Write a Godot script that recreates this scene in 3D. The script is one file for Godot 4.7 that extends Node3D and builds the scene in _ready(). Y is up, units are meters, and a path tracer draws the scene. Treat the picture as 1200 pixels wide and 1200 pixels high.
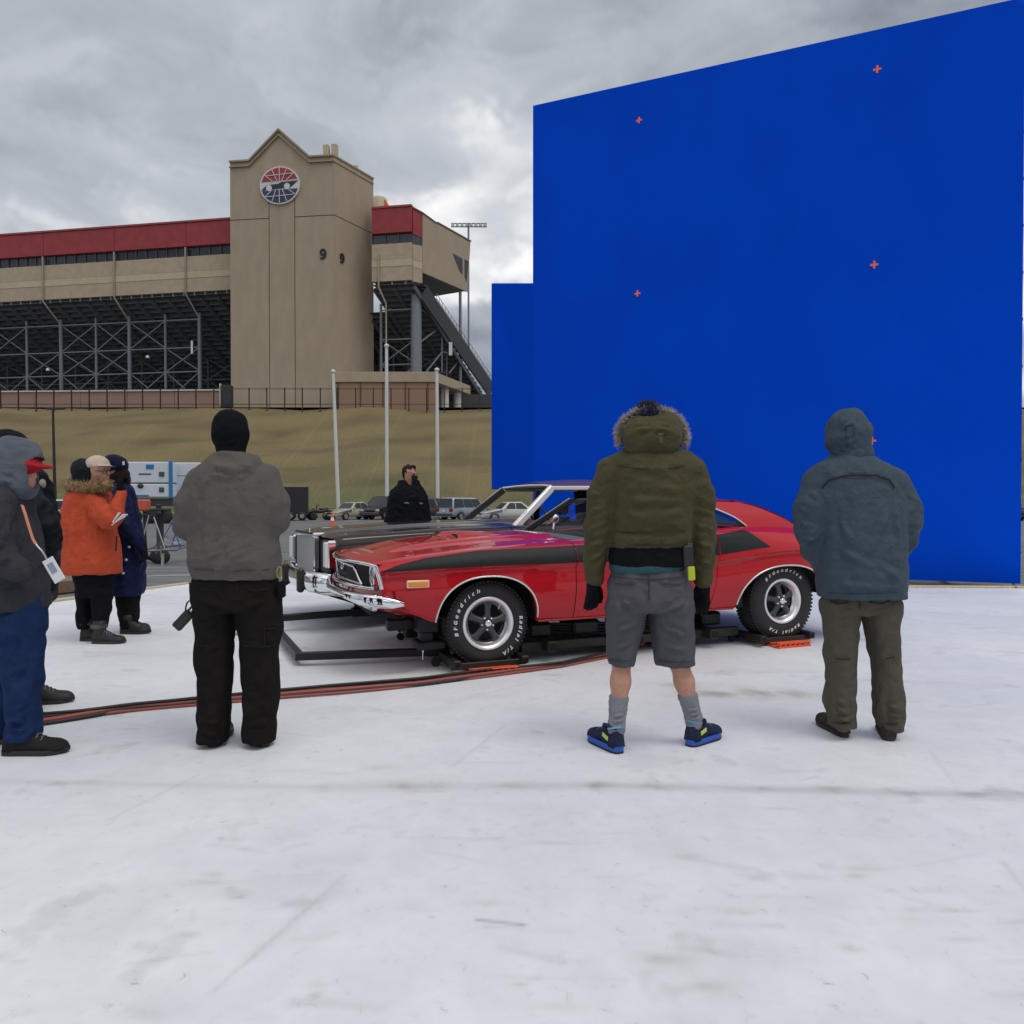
extends Node3D

const FOCAL := 870.0 / 1200.0     # focal length in picture heights
const EYE := 1.26                 # camera height over the white floor
const TILT := 0.011494            # the camera looks down a little

var M := {}
var rng := RandomNumberGenerator.new()
var ntex_cache := {}

# ---------------------------------------------------------------- places
func at(px: float, py: float, z: float) -> Vector3:
	var a := (px - 600.0) / 870.0
	var b := (600.0 - py) / 870.0
	var f := cos(TILT) + b * sin(TILT)
	return Vector3(a * z / f, EYE + (b * cos(TILT) - sin(TILT)) * z / f, -z)

func on_ground(px: float, py: float, y := 0.0) -> Vector3:
	var b := (600.0 - py) / 870.0
	var up := b * cos(TILT) - sin(TILT)
	var t := (y - EYE) / up
	return Vector3((px - 600.0) / 870.0 * t, y, -(cos(TILT) + b * sin(TILT)) * t)

# ---------------------------------------------------------------- materials
func mat(r: float, g: float, b: float, rough := 0.6, metal := 0.0) -> StandardMaterial3D:
	var m := StandardMaterial3D.new()
	m.albedo_color = Color(r, g, b).linear_to_srgb()
	m.roughness = rough
	m.metallic = metal
	return m

func paint(r: float, g: float, b: float, rough := 0.35) -> StandardMaterial3D:
	var m := mat(r, g, b, rough)
	m.clearcoat_enabled = true
	m.clearcoat = 0.8
	m.clearcoat_roughness = 0.03
	m.metallic_specular = 0.15
	return m

func glass(r: float, g: float, b: float, a: float) -> StandardMaterial3D:
	var m := StandardMaterial3D.new()
	var c := Color(r, g, b).linear_to_srgb()
	c.a = a
	m.albedo_color = c
	m.transparency = BaseMaterial3D.TRANSPARENCY_ALPHA
	m.roughness = 0.02
	m.metallic_specular = 0.14
	return m

func ntex(freq: float, sd: int, octaves := 4, lo := 0.0, hi := 1.0, size := 512, kind := FastNoiseLite.TYPE_SIMPLEX_SMOOTH) -> NoiseTexture2D:
	var key := "%f %d %d %f %f %d %d" % [freq, sd, octaves, lo, hi, size, kind]
	if ntex_cache.has(key):
		return ntex_cache[key]
	var n := FastNoiseLite.new()
	n.noise_type = kind
	n.seed = sd
	n.frequency = freq
	n.fractal_octaves = octaves
	var t := NoiseTexture2D.new()
	t.width = size
	t.height = size
	t.seamless = true
	t.noise = n
	var g := Gradient.new()
	g.set_color(0, Color(lo, lo, lo))
	g.set_color(1, Color(hi, hi, hi))
	t.color_ramp = g
	ntex_cache[key] = t
	return t

# colour that wanders between two tones over a surface (linear tones), seen from any side
func mottled(a: Color, b: Color, scale: float, freq: float, sd: int, rough := 0.8, world := true, p0 := 0.25, p1 := 0.75) -> StandardMaterial3D:
	var n := FastNoiseLite.new()
	n.seed = sd
	n.frequency = freq
	n.fractal_octaves = 5
	var t := NoiseTexture2D.new()
	t.width = 512
	t.height = 512
	t.seamless = true
	t.noise = n
	var g := Gradient.new()
	g.set_color(0, a.linear_to_srgb())
	g.set_color(1, b.linear_to_srgb())
	g.set_offset(0, p0)
	g.set_offset(1, p1)
	t.color_ramp = g
	var m := StandardMaterial3D.new()
	m.albedo_texture = t
	m.roughness = rough
	m.uv1_triplanar = true
	m.uv1_world_triplanar = world
	m.uv1_scale = Vector3.ONE * scale
	return m

func relief(m: StandardMaterial3D, tex: Texture2D, cm: float) -> StandardMaterial3D:
	m.heightmap_enabled = true
	m.heightmap_texture = tex
	m.heightmap_scale = cm
	return m

# relief of soft crumples, shared by all cloth
func crumple() -> NoiseTexture2D:
	if ntex_cache.has("crumple"):
		return ntex_cache["crumple"]
	var n := FastNoiseLite.new()
	n.noise_type = FastNoiseLite.TYPE_SIMPLEX_SMOOTH
	n.seed = 90
	n.frequency = 0.0085
	n.fractal_type = FastNoiseLite.FRACTAL_RIDGED
	n.fractal_octaves = 4
	n.fractal_gain = 0.45
	n.domain_warp_enabled = true
	n.domain_warp_amplitude = 40.0
	n.domain_warp_frequency = 0.008
	var t := NoiseTexture2D.new()
	t.width = 512
	t.height = 512
	t.seamless = true
	t.noise = n
	ntex_cache["crumple"] = t
	return t

# cloth: two close tones, crumpled relief and a soft sheen
func cloth(r: float, g: float, b: float, vary := 0.18, sheen := 0.25, sd := 1, rough := 0.9, cm := 0.1) -> StandardMaterial3D:
	var c := Color(r, g, b)
	var m := mottled(c * (1.0 - vary * 0.4), c * (1.0 + vary * 0.4), 1.6, 0.012, sd, rough, false)
	relief(m, crumple(), 1.3 if rough < 0.8 else 1.0)
	m.metallic_specular = 0.22
	m.rim_enabled = sheen > 0.12
	m.rim = sheen * 0.5
	m.rim_tint = 0.9
	return m

# ---------------------------------------------------------------- nodes
func new_st(flat := false) -> SurfaceTool:
	var st := SurfaceTool.new()
	st.begin(Mesh.PRIMITIVE_TRIANGLES)
	st.set_smooth_group(-1 if flat else 0)
	return st

func obj(called: String, st: SurfaceTool, m: Material, parent: Node = self) -> MeshInstance3D:
	st.generate_normals()
	return put(called, st.commit(), m, parent)

func put(called: String, mesh: Mesh, m: Material, parent: Node = self) -> MeshInstance3D:
	var mi := MeshInstance3D.new()
	mi.name = called
	mi.mesh = mesh
	mi.material_override = m
	parent.add_child(mi, true)
	return mi

func tag(o: Node, label: String, category: String, group := "") -> Node:
	o.set_meta("label", label)
	o.set_meta("category", category)
	if group:
		o.set_meta("group", group)
	return o

func thing(called: String, label: String, category: String, where := Vector3.ZERO, turn := 0.0, group := "") -> Node3D:
	var o := Node3D.new()
	o.name = called
	add_child(o, true)
	o.position = where
	o.rotation.y = turn
	tag(o, label, category, group)
	return o

func struct(o: Node, label := "") -> Node:
	o.set_meta("kind", "structure")
	if label:
		o.set_meta("label", label)
	return o

# ---------------------------------------------------------------- shapes
func tri(st: SurfaceTool, a: Vector3, b: Vector3, c: Vector3, out: Vector3) -> void:
	if (a - c).cross(a - b).dot(out) < 0.0:
		st.add_vertex(a); st.add_vertex(c); st.add_vertex(b)
	else:
		st.add_vertex(a); st.add_vertex(b); st.add_vertex(c)

func quad(st: SurfaceTool, a: Vector3, b: Vector3, c: Vector3, d: Vector3, out: Vector3) -> void:
	if (a - c).cross(a - b).dot(out) < 0.0:
		st.add_vertex(a); st.add_vertex(c); st.add_vertex(b)
		st.add_vertex(a); st.add_vertex(d); st.add_vertex(c)
	else:
		st.add_vertex(a); st.add_vertex(b); st.add_vertex(c)
		st.add_vertex(a); st.add_vertex(c); st.add_vertex(d)

func box(st: SurfaceTool, c: Vector3, s: Vector3, bevel := 0.0, basis := Basis()) -> void:
	var h := s * 0.5
	var b := minf(bevel, minf(h.x, minf(h.y, h.z)) * 0.95)
	st.set_smooth_group(-1)
	for ax in 3:
		for sg in [-1.0, 1.0]:
			var n := Vector3.ZERO
			n[ax] = sg
			var u := (ax + 1) % 3
			var v := (ax + 2) % 3
			var p := []
			for k in [[-1, -1], [1, -1], [1, 1], [-1, 1]]:
				var q := Vector3.ZERO
				q[ax] = sg * h[ax]
				q[u] = k[0] * (h[u] - b)
				q[v] = k[1] * (h[v] - b)
				p.append(c + basis * q)
			quad(st, p[0], p[1], p[2], p[3], basis * n)
	if b <= 0.0:
		return
	for ax in 3:
		var u := (ax + 1) % 3
		var v := (ax + 2) % 3
		for su in [-1.0, 1.0]:
			for sv in [-1.0, 1.0]:
				var p := []
				for k in [[-1.0, 0], [1.0, 0], [1.0, 1], [-1.0, 1]]:
					var q := Vector3.ZERO
					q[ax] = k[0] * (h[ax] - b)
					q[u] = su * (h[u] - (b if k[1] == 0 else 0.0))
					q[v] = sv * (h[v] - (0.0 if k[1] == 0 else b))
					p.append(c + basis * q)
				var n := Vector3.ZERO
				n[u] = su
				n[v] = sv
				quad(st, p[0], p[1], p[2], p[3], basis * n)
	for sx in [-1.0, 1.0]:
		for sy in [-1.0, 1.0]:
			for sz in [-1.0, 1.0]:
				var n := Vector3(sx, sy, sz)
				tri(st, c + basis * (n * (h - Vector3(0, b, b))), c + basis * (n * (h - Vector3(b, 0, b))), c + basis * (n * (h - Vector3(b, b, 0))), basis * n)

# a square bar between two points
func bar(st: SurfaceTool, a: Vector3, b: Vector3, w: float, d := 0.0, bevel := 0.0, up := Vector3.UP) -> void:
	var x := (b - a).normalized()
	if absf(x.dot(up)) > 0.98:
		up = Vector3.RIGHT if absf(x.x) < 0.9 else Vector3.BACK
	var z := x.cross(up).normalized()
	var y := z.cross(x)
	box(st, (a + b) * 0.5, Vector3(a.distance_to(b), w, d if d > 0.0 else w), bevel, Basis(x, y, z))

func rings(st: SurfaceTool, rs: Array, closed := true, caps := true) -> void:
	# rs: rings of equal length, each an Array of Vector3; smooth skin between them
	var n: int = rs[0].size()
	st.set_smooth_group(0)
	var mid := Vector3.ZERO
	for p: Vector3 in rs[0]:
		mid += p / n
	var mid2 := Vector3.ZERO
	for p: Vector3 in rs[1]:
		mid2 += p / n
	# one decision for the whole skin keeps the smooth normals agreeing
	var a: Vector3 = rs[0][0]
	var b: Vector3 = rs[0][1]
	var c: Vector3 = rs[1][1]
	var flip := (a - c).cross(a - b).dot((a + b) * 0.5 - mid) < 0.0
	for i in rs.size() - 1:
		for k in (n if closed else n - 1):
			var p0: Vector3 = rs[i][k]
			var p1: Vector3 = rs[i][(k + 1) % n]
			var p2: Vector3 = rs[i + 1][(k + 1) % n]
			var p3: Vector3 = rs[i + 1][k]
			if flip:
				st.add_vertex(p0); st.add_vertex(p2); st.add_vertex(p1)
				st.add_vertex(p0); st.add_vertex(p3); st.add_vertex(p2)
			else:
				st.add_vertex(p0); st.add_vertex(p1); st.add_vertex(p2)
				st.add_vertex(p0); st.add_vertex(p2); st.add_vertex(p3)
	if caps and closed:
		st.set_smooth_group(-1)
		for e in [0, rs.size() - 1]:
			var m := Vector3.ZERO
			for p: Vector3 in rs[e]:
				m += p / n
			var inner := Vector3.ZERO
			for p: Vector3 in rs[1 if e == 0 else e - 1]:
				inner += p / n
			for k in n:
				tri(st, m, rs[e][k], rs[e][(k + 1) % n], m - inner)
		st.set_smooth_group(0)

func tube(st: SurfaceTool, pts: Array, r: Variant, seg := 8, caps := true, squash := 1.0) -> void:
	var rs := []
	var up := Vector3.UP
	for i in pts.size():
		var d: Vector3 = (pts[mini(i + 1, pts.size() - 1)] - pts[maxi(i - 1, 0)]).normalized()
		if absf(d.dot(up)) > 0.99:
			up = Vector3.RIGHT if absf(d.x) < 0.8 else Vector3.BACK
		var x := d.cross(up).normalized()
		var y := x.cross(d).normalized()
		up = y
		var rad: float = r[i] if r is Array else r
		var ring := []
		for k in seg:
			var t := TAU * k / seg
			ring.append(pts[i] + x * cos(t) * rad + y * sin(t) * rad * squash)
		rs.append(ring)
	rings(st, rs, true, caps)

# profile of [radius, along] pairs turned about the y axis of xf
func lathe(st: SurfaceTool, prof: Array, seg: int, xf := Transform3D(), caps := true) -> void:
	var rs := []
	for p in prof:
		var ring := []
		for k in seg:
			var t := TAU * k / seg
			ring.append(xf * Vector3(cos(t) * p[0], p[1], sin(t) * p[0]))
		rs.append(ring)
	rings(st, rs, true, caps)

# a polygon in xf's xy plane with thickness along its z
func prism(st: SurfaceTool, poly: PackedVector2Array, depth: float, xf := Transform3D(), both := true) -> void:
	st.set_smooth_group(-1)
	var ids := Geometry2D.triangulate_polygon(poly)
	var zn := xf.basis.z
	for k in range(0, ids.size(), 3):
		var a := poly[ids[k]]
		var b := poly[ids[k + 1]]
		var c := poly[ids[k + 2]]
		tri(st, xf * Vector3(a.x, a.y, depth * 0.5), xf * Vector3(b.x, b.y, depth * 0.5), xf * Vector3(c.x, c.y, depth * 0.5), zn)
		if both:
			tri(st, xf * Vector3(a.x, a.y, -depth * 0.5), xf * Vector3(b.x, b.y, -depth * 0.5), xf * Vector3(c.x, c.y, -depth * 0.5), -zn)
	var ccw := not Geometry2D.is_polygon_clockwise(poly)
	for k in poly.size():
		var a := poly[k]
		var b := poly[(k + 1) % poly.size()]
		var o := Vector2(b.y - a.y, a.x - b.x) * (1.0 if ccw else -1.0)
		quad(st, xf * Vector3(a.x, a.y, depth * 0.5), xf * Vector3(b.x, b.y, depth * 0.5), xf * Vector3(b.x, b.y, -depth * 0.5), xf * Vector3(a.x, a.y, -depth * 0.5), xf.basis * Vector3(o.x, o.y, 0))

# a sheet of rows of points, all rows equally long
func sheet(st: SurfaceTool, rows: Array, flat := false, out := Vector3.ZERO) -> void:
	st.set_smooth_group(-1 if flat else 0)
	var flip := false
	if out != Vector3.ZERO:
		var i: int = rows.size() / 2 - 1
		var k: int = rows[0].size() / 2 - 1
		var a: Vector3 = rows[i][k]
		var b: Vector3 = rows[i][k + 1]
		var c: Vector3 = rows[i + 1][k + 1]
		flip = (a - c).cross(a - b).dot(out) < 0.0
	for i in rows.size() - 1:
		for k in rows[0].size() - 1:
			var p0: Vector3 = rows[i][k]
			var p1: Vector3 = rows[i][k + 1]
			var p2: Vector3 = rows[i + 1][k + 1]
			var p3: Vector3 = rows[i + 1][k]
			if flip:
				st.add_vertex(p0); st.add_vertex(p2); st.add_vertex(p1)
				st.add_vertex(p0); st.add_vertex(p3); st.add_vertex(p2)
			else:
				st.add_vertex(p0); st.add_vertex(p1); st.add_vertex(p2)
				st.add_vertex(p0); st.add_vertex(p2); st.add_vertex(p3)

# straight-line table lookup: [[x, y], ...] rising in x
func tab(t: Array, x: float) -> float:
	if x <= t[0][0]:
		return t[0][1]
	for i in t.size() - 1:
		if x <= t[i + 1][0]:
			return lerpf(t[i][1], t[i + 1][1], (x - t[i][0]) / (t[i + 1][0] - t[i][0]))
	return t[-1][1]

# the same, rounded off between its points
func curve(t: Array, x: float) -> float:
	if x <= t[0][0]:
		return t[0][1]
	for i in t.size() - 1:
		if x <= t[i + 1][0]:
			var h: float = t[i + 1][0] - t[i][0]
			var u: float = (x - t[i][0]) / h
			var m0: float = (t[i + 1][1] - t[i - 1][1]) / (t[i + 1][0] - t[i - 1][0]) if i > 0 else (t[i + 1][1] - t[i][1]) / h
			var m1: float = (t[i + 2][1] - t[i][1]) / (t[i + 2][0] - t[i][0]) if i + 2 < t.size() else (t[i + 1][1] - t[i][1]) / h
			var u2 := u * u
			var u3 := u2 * u
			return (2 * u3 - 3 * u2 + 1) * t[i][1] + (u3 - 2 * u2 + u) * h * m0 + (-2 * u3 + 3 * u2) * t[i + 1][1] + (u3 - u2) * h * m1
	return t[-1][1]

func letters(text: String, size: float, depth: float, m: Material, font := "Droid Sans", bold := true) -> TextMesh:
	var t := TextMesh.new()
	var f := SystemFont.new()
	f.font_names = PackedStringArray([font])
	f.font_weight = 700 if bold else 400
	t.font = f
	t.text = text
	t.font_size = 64
	t.pixel_size = size / 46.0     # size: height of a capital
	t.depth = depth
	t.material = m
	t.curve_step = 4.0
	return t

# ================================================================ sky and light
func make_sky() -> Sky:
	var w := 1600
	var h := 800
	var im := Image.create(w, h, false, Image.FORMAT_RGBF)
	im.fill(Color(0.16, 0.16, 0.165))
	var n1 := FastNoiseLite.new()
	n1.seed = 11
	n1.frequency = 0.55
	n1.fractal_octaves = 6
	n1.fractal_gain = 0.52
	n1.domain_warp_enabled = true
	n1.domain_warp_amplitude = 0.7
	n1.domain_warp_frequency = 0.5
	var n2 := FastNoiseLite.new()
	n2.seed = 5
	n2.frequency = 2.1
	n2.fractal_octaves = 5
	# brighter and darker masses of the overcast: direction from the picture's place, sizes in radians, weight
	var masses := []
	for b in [[225, 35, 0.06, 0.07, 0.26], [10, 30, 0.06, 0.06, 0.26], [370, 100, 0.12, 0.05, 0.26], [450, 20, 0.2, 0.07, -0.16], [130, 60, 0.09, 0.05, -0.06],
			[100, 165, 0.2, 0.06, -0.07], [20, 255, 0.14, 0.035, 0.4], [590, 370, 0.12, 0.10, 0.42], [560, 300, 0.16, 0.03, 0.12], [560, 180, 0.12, 0.06, -0.06], [900, 30, 0.35, 0.06, 0.07], [1199, 480, 0.06, 0.08, 0.4]]:
		masses.append([at(b[0], b[1], 10.0) - Vector3(0, EYE, 0), b[2], b[3], b[4]])
	for m in masses:
		m[0] = m[0].normalized()
	var hh := h / 2 + 6
	var lums := PackedFloat32Array()
	lums.resize(w * hh)
	var rags := PackedFloat32Array()
	rags.resize(w * hh)
	var sa := PackedFloat32Array()
	var ca := PackedFloat32Array()
	for i in w:
		var az := TAU * ((i + 0.5) / w - 0.5)
		sa.append(sin(az))
		ca.append(-cos(az))
	for j in hh:
		var el := PI / 2 - PI * (j + 0.5) / h
		var y := maxf(sin(el), 0.0)
		var k := cos(el) / (y + 0.16)
		var base := 0.395 + 0.48 * pow(y, 1.3) + 0.05 * exp(-y * 9.0)
		for i in w:
			var u := sa[i] * k
			var v := ca[i] * k
			var a := n1.get_noise_2d(u, v)
			var b := n2.get_noise_2d(u, v)
			lums[j * w + i] = base * (0.98 + a * 0.95 + b * 0.20) + smoothstep(0.08, 0.5, a + 0.3 * b) * 0.30
			rags[j * w + i] = clampf(1.0 + 1.5 * b + 0.9 * a, 0.2, 1.9)
	for m in masses:
		var caz := atan2(m[0].x, -m[0].z)
		var cel := asin(m[0].y)
		var i0 := int((caz / TAU + 0.5) * w)
		var j0 := int((0.5 - cel / PI) * h)
		var ri := int(m[1] * 2.4 / TAU * w) + 1
		var rj := int(m[2] * 2.4 / PI * h) + 1
		for j in range(maxi(0, j0 - rj), mini(hh, j0 + rj)):
			for i in range(i0 - ri, i0 + ri):
				var du := float(i - i0) / ri * 2.4
				var dv := float(j - j0) / rj * 2.4
				var at_ := j * w + posmod(i, w)
				lums[at_] += 1.95 * m[3] * exp(-du * du - dv * dv) * rags[at_]
	for j in hh:
		for i in w:
			var lum := clampf(lums[j * w + i], 0.2, 1.3)
			var cool := clampf((0.92 - lum) * 0.30, 0.0, 0.18)
			im.set_pixel(i, j, Color(lum * (1.0 - cool * 0.75), lum * (1.0 - cool * 0.15), lum * (1.0 + cool * 0.75)))
	var p := PanoramaSkyMaterial.new()
	p.panorama = ImageTexture.create_from_image(im)
	var s := Sky.new()
	s.sky_material = p
	return s

# ================================================================ ground
var floor_pts := []

func make_floor_texture() -> ImageTexture:
	# the painted floor seen from above: x -8 .. 10, z -14 .. 2; tones of paint, scuffs, seams with painted-in shading, and spills
	var w := 1440
	var h := 1280
	var im: Image
	var layer := func(sd: int, freq: float, ww: int, hh: int) -> PackedByteArray:
		var n := FastNoiseLite.new()
		n.seed = sd; n.frequency = freq; n.fractal_octaves = 4
		var q := n.get_image(ww, hh, false, false, false)
		q.resize(w, h, Image.INTERPOLATE_CUBIC)
		q.convert(Image.FORMAT_L8)
		return q.get_data()
	# noise values 0 .. 255 per pixel, 80 pixels to the metre
	var patch: PackedByteArray = layer.call(3, 0.0175, w / 4, h / 4)
	var fine: PackedByteArray = layer.call(8, 0.04, w, h)
	var streak: PackedByteArray = layer.call(15, 0.02, w / 2, h)
	# shading of the stepped seam painted in dark, lines where sheets meet, long scuffs: from, to (picture places), width in metres, strength
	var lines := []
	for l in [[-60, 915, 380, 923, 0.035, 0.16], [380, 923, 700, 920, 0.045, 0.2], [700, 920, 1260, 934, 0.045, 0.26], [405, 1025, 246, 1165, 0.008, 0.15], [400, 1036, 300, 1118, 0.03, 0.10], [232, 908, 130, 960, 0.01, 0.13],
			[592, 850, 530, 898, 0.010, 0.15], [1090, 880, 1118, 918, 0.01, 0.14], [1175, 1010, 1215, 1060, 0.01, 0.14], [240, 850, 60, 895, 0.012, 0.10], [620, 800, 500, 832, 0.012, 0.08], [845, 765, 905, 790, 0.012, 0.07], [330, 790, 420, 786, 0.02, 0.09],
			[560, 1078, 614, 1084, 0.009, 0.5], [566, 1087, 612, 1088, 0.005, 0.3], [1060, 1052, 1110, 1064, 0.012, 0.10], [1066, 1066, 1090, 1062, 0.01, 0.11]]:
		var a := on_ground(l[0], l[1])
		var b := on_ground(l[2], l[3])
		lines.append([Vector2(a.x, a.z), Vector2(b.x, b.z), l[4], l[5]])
	var spots := []
	for s in [[895, 813, 0.55, 0.14, 0.30], [805, 803, 0.4, 0.1, 0.2], [480, 786, 0.4, 0.1, 0.14], [540, 783, 0.3, 0.08, 0.14], [400, 770, 0.9, 0.5, 0.10], [1000, 700, 1.2, 0.5, 0.06], [540, 920, 0.5, 0.1, 0.14], [1110, 700, 1.0, 0.6, 0.05]]:
		var c := on_ground(s[0], s[1])
		spots.append([Vector2(c.x, c.z), s[2], s[3], s[4]])
	for k in 150:
		var c := on_ground(rng.randf_range(-200, 1400), lerpf(700, 1190, rng.randf()))
		var far := -c.z / 4.0
		spots.append([Vector2(c.x, c.z), rng.randf_range(0.015, 0.09) * (0.6 + far), rng.randf_range(0.006, 0.022) * (0.6 + far), rng.randf_range(0.05, 0.26)])
	# smears left by boots and dragged gear
	for k in 60:
		var c := on_ground(rng.randf_range(-100, 1300), lerpf(700, 1190, rng.randf()))
		var a := rng.randf_range(-0.5, 0.5)
		var l := rng.randf_range(0.05, 0.35)
		lines.append([Vector2(c.x, c.z), Vector2(c.x + cos(a) * l, c.z + sin(a) * l), rng.randf_range(0.006, 0.022), rng.randf_range(0.04, 0.15)])
	var vals := PackedFloat32Array()
	vals.resize(w * h)
	var browns := PackedFloat32Array()
	browns.resize(w * h)
	for i in w * h:
		var f := fine[i] / 127.5 - 1.0
		var s := streak[i] / 127.5 - 1.0
		vals[i] = (0.75 + 0.07 * (patch[i] / 127.5 - 1.0) + 0.05 * f - smoothstep(0.2, 0.7, s) * 0.05) - smoothstep(0.36, 0.75, f + 0.45 * s) * 0.11
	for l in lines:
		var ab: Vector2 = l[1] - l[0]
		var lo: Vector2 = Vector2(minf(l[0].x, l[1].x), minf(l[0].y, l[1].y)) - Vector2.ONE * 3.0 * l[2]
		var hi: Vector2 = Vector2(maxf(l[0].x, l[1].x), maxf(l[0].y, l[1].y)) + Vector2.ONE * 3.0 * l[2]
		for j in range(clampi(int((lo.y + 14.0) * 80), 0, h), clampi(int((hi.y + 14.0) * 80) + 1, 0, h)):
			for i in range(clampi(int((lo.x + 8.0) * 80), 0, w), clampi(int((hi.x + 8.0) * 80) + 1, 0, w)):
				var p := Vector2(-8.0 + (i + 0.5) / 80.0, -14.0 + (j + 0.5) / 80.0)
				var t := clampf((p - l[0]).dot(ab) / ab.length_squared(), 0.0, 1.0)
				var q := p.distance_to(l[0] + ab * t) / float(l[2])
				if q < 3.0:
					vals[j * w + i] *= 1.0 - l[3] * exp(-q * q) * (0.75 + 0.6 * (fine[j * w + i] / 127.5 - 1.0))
	for sp in spots:
		for j in range(clampi(int((sp[0].y - 2.5 * sp[2] + 14.0) * 80), 0, h), clampi(int((sp[0].y + 2.5 * sp[2] + 14.0) * 80) + 1, 0, h)):
			for i in range(clampi(int((sp[0].x - 2.5 * sp[1] + 8.0) * 80), 0, w), clampi(int((sp[0].x + 2.5 * sp[1] + 8.0) * 80) + 1, 0, w)):
				var dx: float = (-8.0 + (i + 0.5) / 80.0 - sp[0].x) / sp[1]
				var dz: float = (-14.0 + (j + 0.5) / 80.0 - sp[0].y) / sp[2]
				var at_ := j * w + i
				var e: float = sp[3] * exp(-dx * dx - dz * dz) * clampf(0.7 + 1.6 * (fine[at_] / 127.5 - 1.0) + streak[at_] / 127.5 - 1.0, 0.0, 1.6)
				vals[at_] *= 1.0 - e
				browns[at_] += e * 0.25
	var bytes := PackedByteArray()
	bytes.resize(w * h * 3)
	for i in w * h:
		var v := vals[i]
		var br := browns[i]
		var g := 0.02 * (patch[i] / 127.5 - 1.0)
		bytes[i * 3] = int(255.0 * pow(v * (0.962 + g + br), 0.4545))
		bytes[i * 3 + 1] = int(255.0 * pow(v * (0.988 + br * 0.4), 0.4545))
		bytes[i * 3 + 2] = int(255.0 * pow(v * (1.05 - g - br * 0.4), 0.4545))
	im = Image.create_from_data(w, h, false, Image.FORMAT_RGB8, bytes)
	return ImageTexture.create_from_image(im)

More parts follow.
